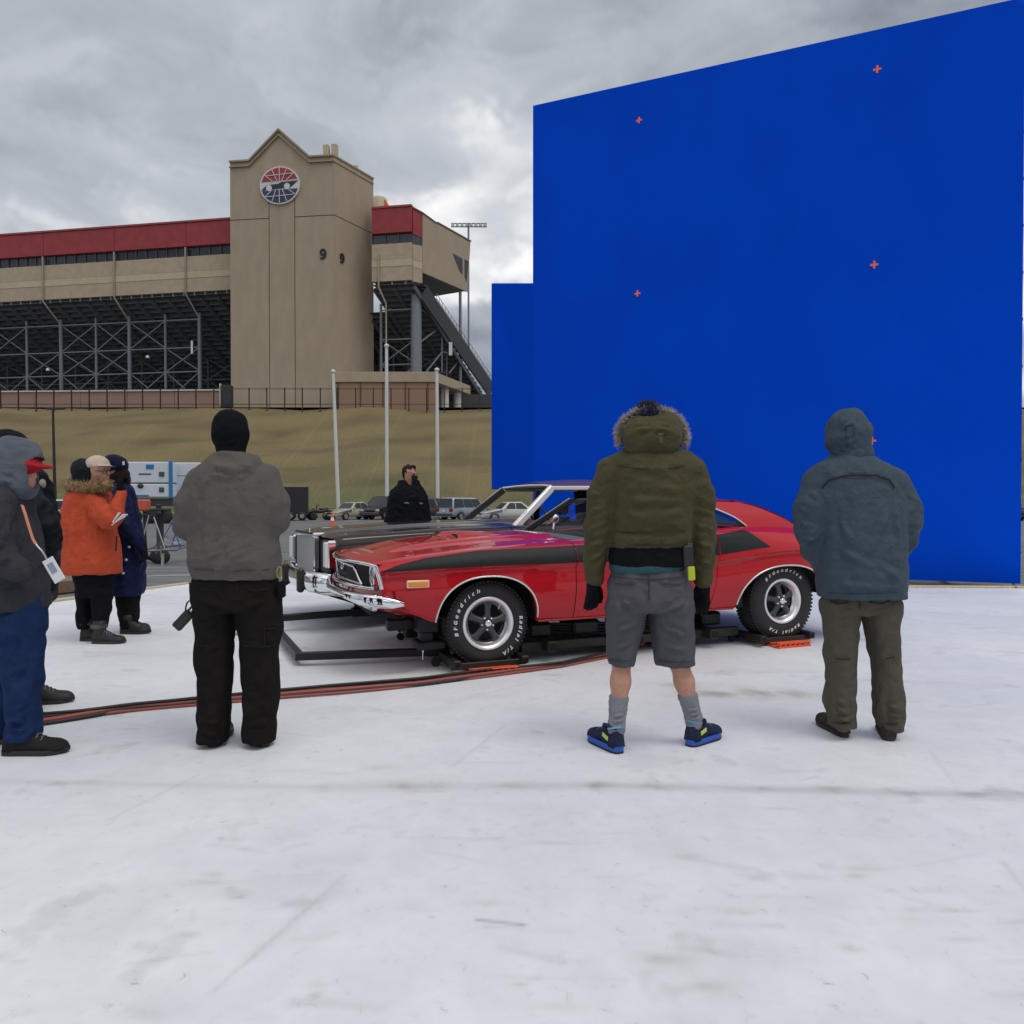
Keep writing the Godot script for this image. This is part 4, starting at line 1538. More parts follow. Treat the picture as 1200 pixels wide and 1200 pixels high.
func red_car() -> void:
	var s := Shape.new()
	s.y3 = [[-0.88, 0.752], [-0.5, 0.772], [-0.1, 0.786], [0.7, 0.794], [1.3, 0.778], [1.75, 0.768], [2.05, 0.778], [2.4, 0.82], [2.75, 0.848], [3.1, 0.845], [3.75, 0.79]]
	s.z3 = [[-0.88, 0.845], [-0.7, 0.89], [-0.4, 0.935], [0.0, 0.958], [0.7, 0.965], [1.5, 0.952], [2.05, 0.952], [2.5, 0.97], [2.8, 0.975], [3.2, 0.962], [3.75, 0.90]]
	s.y4 = [[-0.88, 0.80], [-0.5, 0.862], [-0.1, 0.902], [0.3, 0.915], [0.7, 0.926], [1.3, 0.938], [2.05, 0.972], [2.5, 0.985], [3.0, 0.965], [3.75, 0.92]]
	s.z4 = [[-0.88, 0.82], [-0.5, 0.875], [0.0, 0.90], [0.7, 0.905], [2.05, 0.90], [2.5, 0.89], [3.0, 0.87], [3.75, 0.80]]
	s.y5 = [[-0.88, 0.832], [-0.5, 0.886], [-0.1, 0.928], [0.3, 0.950], [0.8, 0.967], [1.3, 0.988], [2.0, 1.035], [2.5, 1.058], [3.0, 1.045], [3.4, 1.01], [3.75, 0.96]]
	s.z5 = [[-0.88, 0.76], [-0.5, 0.77], [0.3, 0.775], [1.3, 0.782], [2.0, 0.775], [2.5, 0.76], [3.0, 0.74], [3.75, 0.69]]
	s.y0 = [[-0.88, 0.70], [-0.81, 0.62], [-0.76, 0.555], [-0.66, 0.49], [-0.53, 0.43], [-0.41, 0.385], [0.38, 0.352], [1.2, 0.345], [2.2, 0.352], [3.28, 0.40], [3.75, 0.47]]
	s.arches = [[-0.012, 0.40, 0.36, 0.355, 2.3], [2.765, 0.50, 0.365, 0.35, 2.15]]
	var red := paint(0.43, 0.008, 0.015)
	var stripe := mat(0.009, 0.010, 0.012, 0.5)
	stripe.metallic_specular = 0.35
	var t := thing("red_car", "red muscle coupe with black side stripe and white lettered tyres", "car", Vector3(-0.493, 0, -6.40), deg_to_rad(21.5))
	var door_end := [[0.3, 1.975], [0.42, 1.993], [0.7, 2.035], [0.94, 2.052], [1.1, 2.06]]
	for side: float in [1.0, -1.0]:
		obj_ready("front_fender", flank(s, -0.86, 0.695, side), red, t)
		obj_ready("door", flank(s, 0.697, 2.045, side, [], door_end), red, t)
		obj_ready("quarter_panel", flank(s, 2.049, 3.72, side, door_end), red, t)
		for a in s.arches:
			arch_trim(s, a, side, t, mat(0.75, 0.74, 0.72, 0.25, 0.6))
		# broad stripe from a point at the nose to a slanted end over the rear wheel, broken at the door gaps
		for seg in [[-0.82, 0.692], [0.702, 2.045], [2.056, 2.57]]:
			var st := new_st()
			var rows := []
			for k in 46:
				var x: float = lerpf(seg[0], seg[1], k / 45.0)
				var lo := tab([[-0.82, 0.765], [-0.5, 0.782], [-0.1, 0.794], [0.7, 0.802], [1.3, 0.795], [1.75, 0.80], [2.05, 0.825], [2.4, 0.868], [2.6, 0.885]], x)
				var hi := tab([[-0.82, 0.768], [-0.7, 0.815], [-0.5, 0.862], [-0.1, 0.908], [0.7, 0.930], [1.3, 0.950], [2.05, 0.992], [2.36, 1.03], [2.385, 1.028], [2.57, 0.884]], x)
				hi = maxf(hi, lo + 0.001)
				var row := []
				for q in 9:
					row.append(on_flank(s, x, lerpf(lo, hi, q / 8.0), side, 0.0025))
				rows.append(row)
			sheet(st, rows, false, Vector3(0, 0.2, side))
			obj("side_stripe", st, stripe, t)
		# amber side marker with a bright frame
		var st := new_st(true)
		var mk := []
		var zz := (on_flank(s, -0.555, 0.677, 1).z + 0.004) * side
		var yaw := -0.06 * side
		box(st, Vector3(-0.555, 0.677, zz), Vector3(0.165, 0.056, 0.012), 0.005, Basis(Vector3.UP, yaw))
		var m := obj("side_marker", st, mat(0.8, 0.62, 0.5, 0.3, 0.3), t)
		st = new_st(true)
		box(st, Vector3(-0.555, 0.677, zz + 0.005 * side), Vector3(0.142, 0.036, 0.014), 0.005, Basis(Vector3.UP, yaw))
		box(st, Vector3(-0.548, 0.675, zz + 0.006 * side), Vector3(0.035, 0.018, 0.0145), 0.004, Basis(Vector3.UP, yaw))
		obj("amber_lens", st, mat(0.78, 0.27, 0.02, 0.25), m)
		# mouldings low on the door and sill
		st = new_st()
		var rows := []
		var pts := []
		for k in 30:
			var x := lerpf(0.72, 1.96, k / 29.0)
			pts.append(on_flank(s, x, 0.435 + 0.01 * k / 29.0, side, -0.002))
		tube(st, pts, 0.007, 6)
		obj("lower_crease", st, red, t)
		st = new_st()
		pts = []
		for k in 30:
			var x := lerpf(0.40, 2.24, k / 29.0)
			pts.append(Vector3(x, 0.352, (side_z(s, x, 0.356) + 0.001) * side))
		tube(st, pts, 0.009, 6)
		obj("sill_trim", st, mat(0.3, 0.02, 0.02, 0.3), t)
		# black backing that shows in the gaps beside the door
		for seam in [[[0.3, 0.696], [1.2, 0.696]], door_end]:
			st = new_st()
			rows = []
			for k in 20:
				var y := lerpf(0.36, curve(s.y4, tab(seam, 0.9)), k / 19.0)
				var x := tab(seam, y)
				var z := (side_z(s, x, y) - 0.006) * side
				rows.append([Vector3(x - 0.015, y, z - 0.002 * side), Vector3(x + 0.017, y, z - 0.002 * side)])
			sheet(st, rows)
			obj("door_gap", st, interior_black, t)
		# door handle
		st = new_st()
		sweep(st, [Vector3(1.78, 0.86, 0.955 * side), Vector3(1.83, 0.862, 0.975 * side), Vector3(1.92, 0.865, 0.972 * side), Vector3(1.95, 0.865, 0.95 * side)], 0.025, 0.02, 8)
		obj("door_handle", st, chrome, t)
		# roof side above the quarter window: wide pillar
		st = new_st()
		rows = []
		for i in 13:
			var f := i / 12.0
			var row := []
			var xa := curve([[0.0, 2.475], [0.35, 2.37], [0.65, 2.22], [1.0, 2.02]], f)
			var xb := curve([[0.0, 3.08], [0.3, 2.98], [0.6, 2.82], [0.8, 2.70], [1.0, 2.48]], f)
			for k in 15:
				var x := lerpf(xa, xb, k / 14.0)
				var y := lerpf(curve(s.y5, x), 1.292 - 0.012 * maxf(0.0, x - 2.1), f)
				var z := lerpf(curve(s.z5, x) - 0.012, 0.585 - 0.03 * maxf(0.0, x - 2.0), f) + 0.02 * sin(PI * f)
				row.append(Vector3(x, y - 0.004, z * side))
			rows.append(row)
		sheet(st, rows, false, Vector3(0, 0, side))
		obj("roof_pillar", st, red, t)
		# bright edge along that window and over the door
		pts = []
		for i in 13:
			var f := i / 12.0
			var xa := curve([[0.0, 2.475], [0.35, 2.37], [0.65, 2.22], [1.0, 2.02]], f)
			var y := lerpf(curve(s.y5, xa), 1.292, f)
			pts.append(Vector3(xa, y, (lerpf(curve(s.z5, xa) - 0.012, 0.585, f) + 0.02 * sin(PI * f) + 0.006) * side))
		for x in [1.8, 1.6, 1.42]:
			pts.append(Vector3(x, 1.30, 0.592 * side))
		st = new_st()
		tube(st, pts, 0.009, 6)
		obj("window_trim", st, chrome, t)
		st = new_st()
		var qg := []
		for q in [[1.98, 1.06, 0.765], [2.46, 1.06, 0.755], [2.22, 1.2, 0.66], [2.03, 1.27, 0.6]]:
			qg.append(Vector3(q[0], q[1], q[2] * side - 0.012 * side))
		quad(st, qg[0], qg[1], qg[2], qg[3], Vector3(0, 0, side))
		obj("quarter_window", st, glass(0.02, 0.05, 0.045, 0.55), t)
		# windscreen pillar
		st = new_st(true)
		bar(st, Vector3(0.92, 0.955, 0.735 * side), Vector3(1.41, 1.298, 0.578 * side), 0.06, 0.05, 0.012)
		obj("windscreen_pillar", st, black_paint, t)
		st = new_st()
		tube(st, [Vector3(0.885, 0.96, 0.748 * side), Vector3(1.385, 1.312, 0.59 * side)], 0.006, 6)
		obj("pillar_trim", st, chrome, t)
		# grey inner sill of the open door window
		st = new_st()
		rows = []
		for k in 25:
			var x := lerpf(0.72, 2.02, k / 24.0)
			rows.append([Vector3(x, curve(s.y5, x) - 0.006, (curve(s.z5, x) - 0.008) * side), Vector3(x, curve(s.y5, x) - 0.008, (curve(s.z5, x) - 0.05) * side), Vector3(x, curve(s.y5, x) - 0.05, (curve(s.z5, x) - 0.075) * side), Vector3(x, 0.42, (curve(s.z5, x) - 0.08) * side)])
		sheet(st, rows)
		obj("door_card", st, mat(0.02, 0.02, 0.022, 0.7), t)
		# front wheel, rear wheel
		wheel(t, Vector3(0.0, 0.352, 0.755 * side), 0.322, 0.215, side, 0.24 if side > 0 else 1.0)
		wheel(t, Vector3(2.794, 0.388, 0.745 * side), 0.352, 0.235, side, -0.82 if side > 0 else 0.3)
	# bonnet: crowned, with a raised middle and two scoops
	var st := new_st()
	var rows := []
	for i in 41:
		var f := i / 40.0
		var row := []
		for k in 61:
			var v := k / 30.0 - 1.0
			var x0 := -0.855 - 0.135 * (1.0 - pow(absf(v), 1.7))
			var x := lerpf(x0, 0.66 + 0.10 * v * v, f)
			var xe := maxf(x, -0.87)
			var z := v * (curve(s.z5, xe) - 0.004)
			var y := curve(s.y5, xe) + 0.028 * (1.0 - v * v) - 0.03 * maxf(0.0, -0.8 - x) * 5.0 * 0.4
			var dome := smoothstep(0.52, 0.40, absf(z)) * smoothstep(-0.85, -0.45, x) * 0.026
			y += dome
			# two scoops rising towards the windscreen, open at the front
			var sc := smoothstep(0.125, 0.085, absf(absf(z) - 0.25)) * smoothstep(-0.095, -0.065, x) * smoothstep(0.45, 0.02, x)
			y += sc * 0.026
			if f < 0.04:
				y -= 0.012
			row.append(Vector3(x, y, z))
		rows.append(row)
	sheet(st, rows, false, Vector3.UP)
	obj("bonnet", st, red, t)
	for z in [-0.25, 0.25]:
		st = new_st()
		rows = []
		for k in 9:
			var v := k / 8.0 * 2.0 - 1.0
			var y := curve(s.y5, -0.08) + 0.058
			rows.append([Vector3(-0.095, y - 0.008, z + v * 0.1), Vector3(-0.08, y + 0.020 * sqrt(maxf(0.0, 1.0 - v * v * v * v)), z + v * 0.1)])
		sheet(st, rows)
		obj("scoop_mouth", st, mat(0.004, 0.003, 0.003, 0.9), t)
	st = new_st(true)
	for k in 2:
		for q in 3:
			box(st, Vector3(0.40 + q * 0.05, curve(s.y5, 0.42) + 0.056 - 0.004, (k * 2 - 1) * 0.28), Vector3(0.012, 0.006, 0.16), 0.002)
	obj("bonnet_louvre", st, mat(0.12, 0.004, 0.008, 0.6), t)
	# cowl and wipers
	st = new_st()
	rows = []
	for k in 21:
		var v := k / 10.0 - 1.0
		rows.append([Vector3(0.665 + 0.10 * v * v, 0.958 + 0.045 * (1.0 - v * v), v * 0.775), Vector3(0.72 + 0.10 * v * v, 0.962 + 0.04 * (1 - v * v), v * 0.77), Vector3(0.82 + 0.10 * v * v, 0.975 + 0.03 * (1 - v * v), v * 0.75)])
	sheet(st, rows, false, Vector3.UP)
	obj("cowl", st, mat(0.10, 0.11, 0.12, 0.5), t)
	# glass
	st = new_st()
	rows = []
	for i in 9:
		var f := i / 8.0
		var row := []
		for k in 13:
			var v := k / 6.0 - 1.0
			row.append(Vector3(lerpf(0.81 + 0.11 * v * v, 1.46 - 0.07 * v * v, f), lerpf(0.995, 1.312, f) - 0.02 * v * v, v * lerpf(0.72, 0.565, f)))
		rows.append(row)
	sheet(st, rows, false, Vector3(-1, 1, 0))
	obj("windscreen", st, glass(0.05, 0.06, 0.06, 0.06), t)
	st = new_st()
	rows = []
	for i in 9:
		var f := i / 8.0
		var row := []
		for k in 13:
			var v := k / 6.0 - 1.0
			row.append(Vector3(lerpf(3.06, 2.52, f) - 0.02 * v * v, lerpf(1.06, 1.285, f) - 0.01 * v * v, v * lerpf(0.6, 0.5, f)))
		rows.append(row)
	sheet(st, rows, false, Vector3(1, 1, 0))
	obj("rear_window", st, glass(0.03, 0.04, 0.04, 0.35), t)
	# roof
	st = new_st()
	rows = []
	for i in 25:
		var f := i / 24.0
		var row := []
		for k in 31:
			var v := k / 15.0 - 1.0
			var x := lerpf(1.385 + 0.085 * (1.0 - v * v), 2.50 + 0.03 * (1 - v * v), f)
			var ridge := curve([[1.38, 1.318], [1.6, 1.345], [1.9, 1.354], [2.2, 1.342], [2.53, 1.296]], x)
			var edge := curve([[1.38, 1.300], [1.6, 1.305], [2.0, 1.297], [2.5, 1.282]], x)
			var e := pow(absf(v), 3.2)
			row.append(Vector3(x, lerpf(ridge, edge, e), v * (0.592 - 0.02 * maxf(0.0, x - 2.0))))
		rows.append(row)
	sheet(st, rows, false, Vector3.UP)
	obj("roof", st, red, t)
	st = new_st(true)
	bar(st, Vector3(1.44, 1.29, -0.57), Vector3(1.44, 1.29, 0.57), 0.035, 0.07, 0.01)
	obj("header_rail", st, black_paint, t)
	# rear: pillar insides, boot lid, tail panel, bumper
	for side: float in [1.0, -1.0]:
		st = new_st()
		rows = []
		for i in 9:
			var f := i / 8.0
			var xb := curve([[0.0, 3.08], [0.3, 2.98], [0.6, 2.82], [0.8, 2.70], [1.0, 2.48]], f)
			var y := lerpf(curve(s.y5, xb), 1.29, f) - 0.004
			var zo := lerpf(curve(s.z5, xb) - 0.012, 0.572, f) + 0.02 * sin(PI * f)
			rows.append([Vector3(xb, y, zo * side), Vector3(xb - 0.02, y + 0.012, (zo - 0.03) * side), Vector3(lerpf(3.04, 2.5, f), lerpf(1.06, 1.29, f), lerpf(0.6, 0.5, f) * side)])
		sheet(st, rows, false, Vector3(1, 1, 0))
		obj("pillar_edge", st, red, t)
	st = new_st()
	rows = []
	for i in 13:
		var x := lerpf(3.03, 3.73, i / 12.0)
		var row := []
		for k in 21:
			var v := k / 10.0 - 1.0
			row.append(Vector3(x, curve(s.y5, x) + 0.02 * (1.0 - v * v), v * (curve(s.z5, x) - 0.003)))
		rows.append(row)
	sheet(st, rows, false, Vector3.UP)
	obj("boot_lid", st, red, t)
	st = new_st(true)
	box(st, Vector3(3.70, 0.70, 0), Vector3(0.05, 0.50, 1.62), 0.02)
	obj("tail_panel", st, black_paint, t)
	for z in [-0.5, 0.5]:
		st = new_st(true)
		box(st, Vector3(3.735, 0.80, z), Vector3(0.03, 0.12, 0.62), 0.01)
		obj("tail_light", st, mat(0.35, 0.01, 0.01, 0.2), t)
	st = new_st()
	sweep(st, [Vector3(3.28, 0.52, 0.93), Vector3(3.5, 0.54, 0.95), Vector3(3.72, 0.55, 0.9), Vector3(3.82, 0.55, 0.75), Vector3(3.86, 0.55, 0.0), Vector3(3.82, 0.55, -0.75), Vector3(3.72, 0.55, -0.9), Vector3(3.5, 0.54, -0.95), Vector3(3.3, 0.53, -0.93)], [0.06, 0.12, 0.14, 0.14, 0.14, 0.14, 0.14, 0.12, 0.06], 0.06)
	obj("rear_bumper", st, chrome, t)
	# a raised spoiler seen just above the boot
	st = new_st(true)
	box(st, Vector3(3.56, 1.055, 0), Vector3(0.16, 0.03, 1.3), 0.01, Basis(Vector3.BACK, 0.12))
	for z in [-0.5, 0.0, 0.5]:
		box(st, Vector3(3.56, 1.02, z), Vector3(0.08, 0.07, 0.05), 0.008)
	obj("boot_spoiler", st, black_paint, t)
	# nose: frame, recessed grille, lamps, chrome bumper and lower pan
	var plan := func(z: float, x0: float, back: float) -> float: return x0 + back * pow(absf(z) / 0.84, 1.8)
	st = new_st()
	for yy in [0.822, 0.640]:
		var pts := []
		for k in 25:
			var z := lerpf(-0.845, 0.845, k / 24.0)
			pts.append(Vector3(plan.call(z, -1.005, 0.15), yy + (0.0 if yy > 0.7 else 0.0) - 0.012 * pow(absf(z) / 0.845, 8.0) * signf(yy - 0.7), z))
		tube(st, pts, 0.014, 8)
	for z in [-0.845, 0.845]:
		tube(st, [Vector3(plan.call(z, -1.005, 0.15), 0.815, z), Vector3(plan.call(z, -1.0, 0.16) + 0.012, 0.73, z * 1.005), Vector3(plan.call(z, -1.0, 0.16) + 0.03, 0.645, z * 0.995)], 0.018, 8)
	obj("grille_frame", st, chrome, t)
	st = new_st()
	rows = []
	for k in 25:
		var z := lerpf(-0.84, 0.84, k / 24.0)
		var x: float = plan.call(z, -1.0, 0.15)
		rows.append([Vector3(x, 0.825, z), Vector3(x + 0.09, 0.81, z * 0.97), Vector3(x + 0.1, 0.65, z * 0.97), Vector3(x + 0.01, 0.635, z)])
	sheet(st, rows)
	obj("grille_recess", st, mat(0.008, 0.008, 0.009, 0.6), t)
	st = new_st()
	var frown := [[-0.60, 0.655], [-0.50, 0.745], [-0.44, 0.78], [0.0, 0.80], [0.44, 0.78], [0.50, 0.745], [0.60, 0.655], [0.0, 0.665], [-0.60, 0.655]]
	var fp := []
	for q in frown:
		fp.append(Vector3(plan.call(q[0], -0.985, 0.15), q[1], q[0]))
	for k in fp.size() - 1:
		tube(st, [fp[k], fp[k].lerp(fp[k + 1], 0.5) + Vector3(-0.003, 0, 0), fp[k + 1]], 0.012, 8)
	obj("grille_trim", st, chrome, t)
	for k in 7:
		st = new_st()
		var pts := []
		var y := 0.672 + k * 0.018
		var half := tab([[0.655, 0.58], [0.745, 0.49], [0.8, 0.4]], y)
		for q in 13:
			var z := lerpf(-half, half, q / 12.0)
			pts.append(Vector3(plan.call(z, -0.965, 0.15), y, z))
		tube(st, pts, 0.0028, 5)
		obj("grille_slat", st, mat(0.018, 0.018, 0.02, 0.6), t)
	for z in [-0.72, 0.72]:
		var x: float = plan.call(z, -0.945, 0.15)
		var xf := Transform3D(Basis(Vector3.BACK, PI / 2) * Basis(Vector3.RIGHT, 0.0), Vector3(x, 0.735, z))
		st = new_st()
		lathe(st, [[0.084, -0.02], [0.088, 0.01], [0.082, 0.026], [0.075, 0.014]], 28, xf, false)
		var hl := obj("headlight", st, chrome, t)
		st = new_st()
		lathe(st, [[0.075, 0.008], [0.066, 0.018], [0.05, 0.027], [0.03, 0.033], [0.012, 0.036], [0.002, 0.0365]], 24, xf, false)
		obj("lens", st, mat(0.30, 0.33, 0.36, 0.08, 0.4), hl)
	st = new_st()
	sweep(st, [Vector3(-0.66, 0.538, 0.915), Vector3(-0.74, 0.545, 0.905), Vector3(-0.84, 0.56, 0.865), Vector3(-0.93, 0.565, 0.76), Vector3(-0.985, 0.57, 0.5), Vector3(-1.04, 0.575, 0.0), Vector3(-0.985, 0.57, -0.5), Vector3(-0.93, 0.565, -0.76), Vector3(-0.84, 0.56, -0.865), Vector3(-0.74, 0.545, -0.905), Vector3(-0.66, 0.538, -0.915)], [0.03, 0.075, 0.098, 0.088, 0.062, 0.06, 0.062, 0.088, 0.098, 0.075, 0.03], [0.02, 0.05, 0.075, 0.08, 0.08, 0.08, 0.08, 0.08, 0.075, 0.05, 0.02], 18)
	obj("front_bumper", st, chrome, t)
	st = new_st()
	rows = []
	for k in 31:
		var z := lerpf(-0.9, 0.9, k / 30.0)
		var x: float = plan.call(z, -0.97, 0.2)
		var e := pow(absf(z) / 0.9, 3.0)
		rows.append([Vector3(x + 0.02, 0.63, z), Vector3(x + 0.05, 0.52, z * 0.985), Vector3(x + 0.12 + 0.04 * e, 0.44 + 0.02 * e, z * 0.96), Vector3(x + 0.30 + 0.06 * e, 0.385 + 0.035 * e, z * 0.93), Vector3(x + 0.6, 0.37, z * 0.85)])
	sheet(st, rows, false, Vector3(-1, -0.4, 0))
	obj("front_valance", st, red, t)
	for z in [-0.5, 0.5]:
		st = new_st(true)
		box(st, Vector3(plan.call(z, -0.965, 0.2) + 0.06, 0.49, z), Vector3(0.05, 0.07, 0.26), 0.012, Basis(Vector3.UP, 0.12 * signf(z)))
		obj("parking_lamp", st, chrome, t)
	# dark inside and underside
	st = new_st(true)
	box(st, Vector3(-0.2, 0.58, 0), Vector3(1.25, 0.34, 1.0))
	box(st, Vector3(1.4, 0.40, 0), Vector3(1.98, 0.10, 1.62))
	box(st, Vector3(2.85, 0.6, 0), Vector3(1.55, 0.4, 1.0))
	box(st, Vector3(0.80, 0.66, 0), Vector3(0.06, 0.54, 1.5))
	obj("underbody", st, interior_black, t)
	st = new_st(true)
	box(st, Vector3(1.12, 0.915, 0), Vector3(0.36, 0.16, 1.38), 0.05)
	obj("dashboard", st, interior_black, t)
	st = new_st()
	var ring := []
	for k in 25:
		var a := TAU * k / 24.0
		ring.append(Vector3(1.42, 0.985, 0.38) + Basis(Vector3.BACK, 0.35) * Vector3(0, cos(a) * 0.185, sin(a) * 0.185))
	tube(st, ring, 0.014, 8, false)
	tube(st, [Vector3(1.42, 0.985, 0.2), Vector3(1.41, 0.975, 0.56)], 0.012, 6)
	tube(st, [Vector3(1.42, 0.985, 0.38), Vector3(1.2, 0.88, 0.38)], 0.02, 6)
	obj("steering_wheel", st, mat(0.02, 0.02, 0.02, 0.5), t)
	for z in [-0.36, 0.36]:
		seat(t, Vector3(1.62, 0.46, z), mat(0.015, 0.015, 0.016, 0.6), 0.5, 0.6)
	st = new_st()
	sweep(st, [Vector3(2.5, 0.75, -0.62), Vector3(2.5, 0.76, 0.0), Vector3(2.5, 0.75, 0.62)], 0.55, 0.3, 12)
	obj("rear_seat", st, mat(0.015, 0.015, 0.016, 0.6), t)
	# chrome mirror on the door
	st = new_st()
	lathe(st, [[0.02, -0.05], [0.052, -0.03], [0.058, 0.0], [0.056, 0.03], [0.045, 0.032]], 20, Transform3D(Basis(Vector3.BACK, PI / 2 - 0.15), Vector3(1.36, 1.105, -0.91)))
	tube(st, [Vector3(1.38, 1.105, -0.91), Vector3(1.34, 1.05, -0.87), Vector3(1.30, 0.99, -0.80)], 0.012, 6)
	obj("door_mirror", st, chrome, t)

func black_car() -> void:
	var s := Shape.new()
	s.y3 = [[-1.0, 0.70], [0.0, 0.72], [1.5, 0.72], [3.9, 0.72]]
	s.z3 = [[-1.0, 0.86], [-0.6, 0.90], [0.0, 0.925], [1.5, 0.935], [3.0, 0.93], [3.9, 0.86]]
	s.y4 = [[-1.0, 0.84], [-0.93, 0.88], [-0.43, 0.925], [0.2, 0.95], [1.0, 0.962], [2.0, 0.965], [3.9, 0.92]]
	s.z4 = [[-1.0, 0.85], [-0.5, 0.885], [0.2, 0.90], [1.5, 0.89], [3.0, 0.88], [3.9, 0.82]]
	s.y5 = [[-1.0, 0.90], [-0.93, 0.94], [-0.43, 0.974], [0.19, 1.005], [0.95, 1.018], [1.1, 1.022], [2.0, 1.04], [3.0, 1.03], [3.9, 0.97]]
	s.z5 = [[-1.0, 0.80], [-0.5, 0.80], [0.5, 0.79], [1.5, 0.78], [3.0, 0.77], [3.9, 0.72]]
	s.y0 = [[-1.0, 0.58], [-0.9, 0.5], [-0.5, 0.40], [0.5, 0.34], [2.4, 0.34], [3.9, 0.45]]
	s.arches = [[0.0, 0.42, 0.36, 0.34, 2.3], [3.0, 0.46, 0.36, 0.33, 2.2]]
	var body := paint(0.020, 0.0155, 0.014, 0.3)
	body.clearcoat_roughness = 0.06
	var a := Vector3(cos(deg_to_rad(28.0)), 0, -sin(deg_to_rad(28.0)))
	var t := thing("black_car", "black two-door car with tall upright chrome grille behind the red coupe", "car", Vector3(-2.14, 0, -7.93) + a, deg_to_rad(28.0))
	for side: float in [1.0, -1.0]:
		obj_ready("front_fender", flank(s, -0.98, 0.95, side), body, t)
		obj_ready("door", flank(s, 0.955, 2.3, side), body, t)
		obj_ready("quarter_panel", flank(s, 2.305, 3.85, side), body, t)
		for r in s.arches:
			arch_trim(s, r, side, t, chrome)
		wheel(t, Vector3(0.0, 0.352, 0.75 * side), 0.325, 0.2, side, 0.6, false)
		wheel(t, Vector3(3.0, 0.352, 0.75 * side), 0.325, 0.2, side, 0.2, false)
		# bright windscreen pillar and rail over the doors
		var st := new_st(true)
		bar(st, Vector3(1.06, 0.99, 0.745 * side), Vector3(1.62, 1.435, 0.605 * side), 0.08, 0.065, 0.012)
		obj("windscreen_pillar", st, mat(0.70, 0.70, 0.71, 0.3) if side > 0 else black_paint, t)
		st = new_st()
		tube(st, [Vector3(1.02, 0.995, 0.77 * side), Vector3(1.60, 1.46, 0.63 * side)], 0.009, 6)
		obj("pillar_trim", st, chrome, t)
		st = new_st(true)
		bar(st, Vector3(1.61, 1.437, 0.605 * side), Vector3(2.75, 1.45, 0.60 * side), 0.05, 0.05, 0.01)
		obj("roof_rail", st, mat(0.70, 0.70, 0.71, 0.3), t)
		st = new_st(true)
		bar(st, Vector3(2.20, 1.03, 0.765 * side), Vector3(2.14, 1.43, 0.60 * side), 0.05, 0.08, 0.01)
		obj("door_pillar", st, black_paint, t)
		# rear roof pillar
		st = new_st()
		var rows := []
		for i in 9:
			var f := i / 8.0
			var row := []
			for k in 7:
				var x := lerpf(lerpf(2.85, 2.70, f), lerpf(3.5, 2.95, f), k / 6.0)
				row.append(Vector3(x, lerpf(curve(s.y5, x), 1.445, f), lerpf(curve(s.z5, x) - 0.01, 0.60, f) * side))
			rows.append(row)
		sheet(st, rows, false, Vector3(0, 0, side))
		obj("roof_pillar", st, body, t)
		# upright lamp pods on the fender fronts
		st = new_st(true)
		box(st, Vector3(-1.0, 0.76, 0.80 * side), Vector3(0.10, 0.28, 0.13), 0.02)
		var pod := obj("lamp_pod", st, chrome, t)
		st = new_st(true)
		box(st, Vector3(-1.04, 0.76, 0.805 * side), Vector3(0.05, 0.25, 0.105), 0.012)
		obj("lens", st, mat(0.72, 0.73, 0.74, 0.25), pod)
		st = new_st()
		rows = []
		for k in 25:
			var x := lerpf(1.1, 2.3, k / 24.0)
			rows.append([Vector3(x, curve(s.y5, x) - 0.005, (curve(s.z5, x) - 0.006) * side), Vector3(x, curve(s.y5, x) - 0.02, (curve(s.z5, x) - 0.06) * side), Vector3(x, 0.42, (curve(s.z5, x) - 0.07) * side)])
		sheet(st, rows)
		obj("door_card", st, mat(0.03, 0.02, 0.02, 0.7), t)
	# bonnet with a raised centre running to the grille
	var st := new_st()
	var rows := []
	for i in 31:
		var f := i / 30.0
		var row := []
		for k in 41:
			var v := k / 20.0 - 1.0
			var x := lerpf(-0.99 - 0.04 * (1.0 - v * v), 1.05, f)
			var z := v * (curve(s.z5, x) - 0.006)
			var y := curve(s.y5, maxf(x, -0.95)) + 0.02 * (1.0 - v * v) + 0.03 * smoothstep(0.52, 0.36, absf(z))
			if f < 0.02:
				y -= 0.02
			row.append(Vector3(x, y, z))
		rows.append(row)
	sheet(st, rows, false, Vector3.UP)
	obj("bonnet", st, body, t)
	st = new_st(true)
	bar(st, Vector3(-0.9, 0.998, 0.0), Vector3(1.0, 1.07, 0.0), 0.006, 0.012, 0.002)
	obj("bonnet_ridge", st, chrome, t)
	# grille: chrome surround with upright bars, standing ahead of a dark nose
	st = new_st(true)
	box(st, Vector3(-0.985, 0.73, 0), Vector3(0.06, 0.34, 1.56), 0.02)
	obj("nose_panel", st, mat(0.02, 0.012, 0.011, 0.4), t)
	st = new_st(true)
	box(st, Vector3(-1.0, 0.735, 0.0), Vector3(0.10, 0.385, 0.84), 0.02)
	obj("grille_block", st, mat(0.03, 0.022, 0.02, 0.4), t)
	st = new_st(true)
	box(st, Vector3(-1.02, 0.94, 0.0), Vector3(0.14, 0.045, 0.88), 0.015)
	box(st, Vector3(-1.05, 0.54, 0.0), Vector3(0.05, 0.03, 0.88), 0.01)
	for z in [-0.425, 0.425]:
		box(st, Vector3(-1.05, 0.735, z), Vector3(0.06, 0.37, 0.028), 0.01)
	obj("grille_surround", st, chrome, t)
	for k in 24:
		st = new_st(true)
		box(st, Vector3(-1.054, 0.735, -0.405 + k * 0.0352), Vector3(0.03, 0.36, 0.02), 0.006)
		obj("grille_bar", st, mat(0.42, 0.43, 0.44, 0.4, 0.6), t)
	st = new_st()
	lathe(st, [[0.012, 0.0], [0.006, 0.012], [0.012, 0.02], [0.004, 0.032]], 10, Transform3D(Basis(), Vector3(-1.02, 0.962, 0.0)))
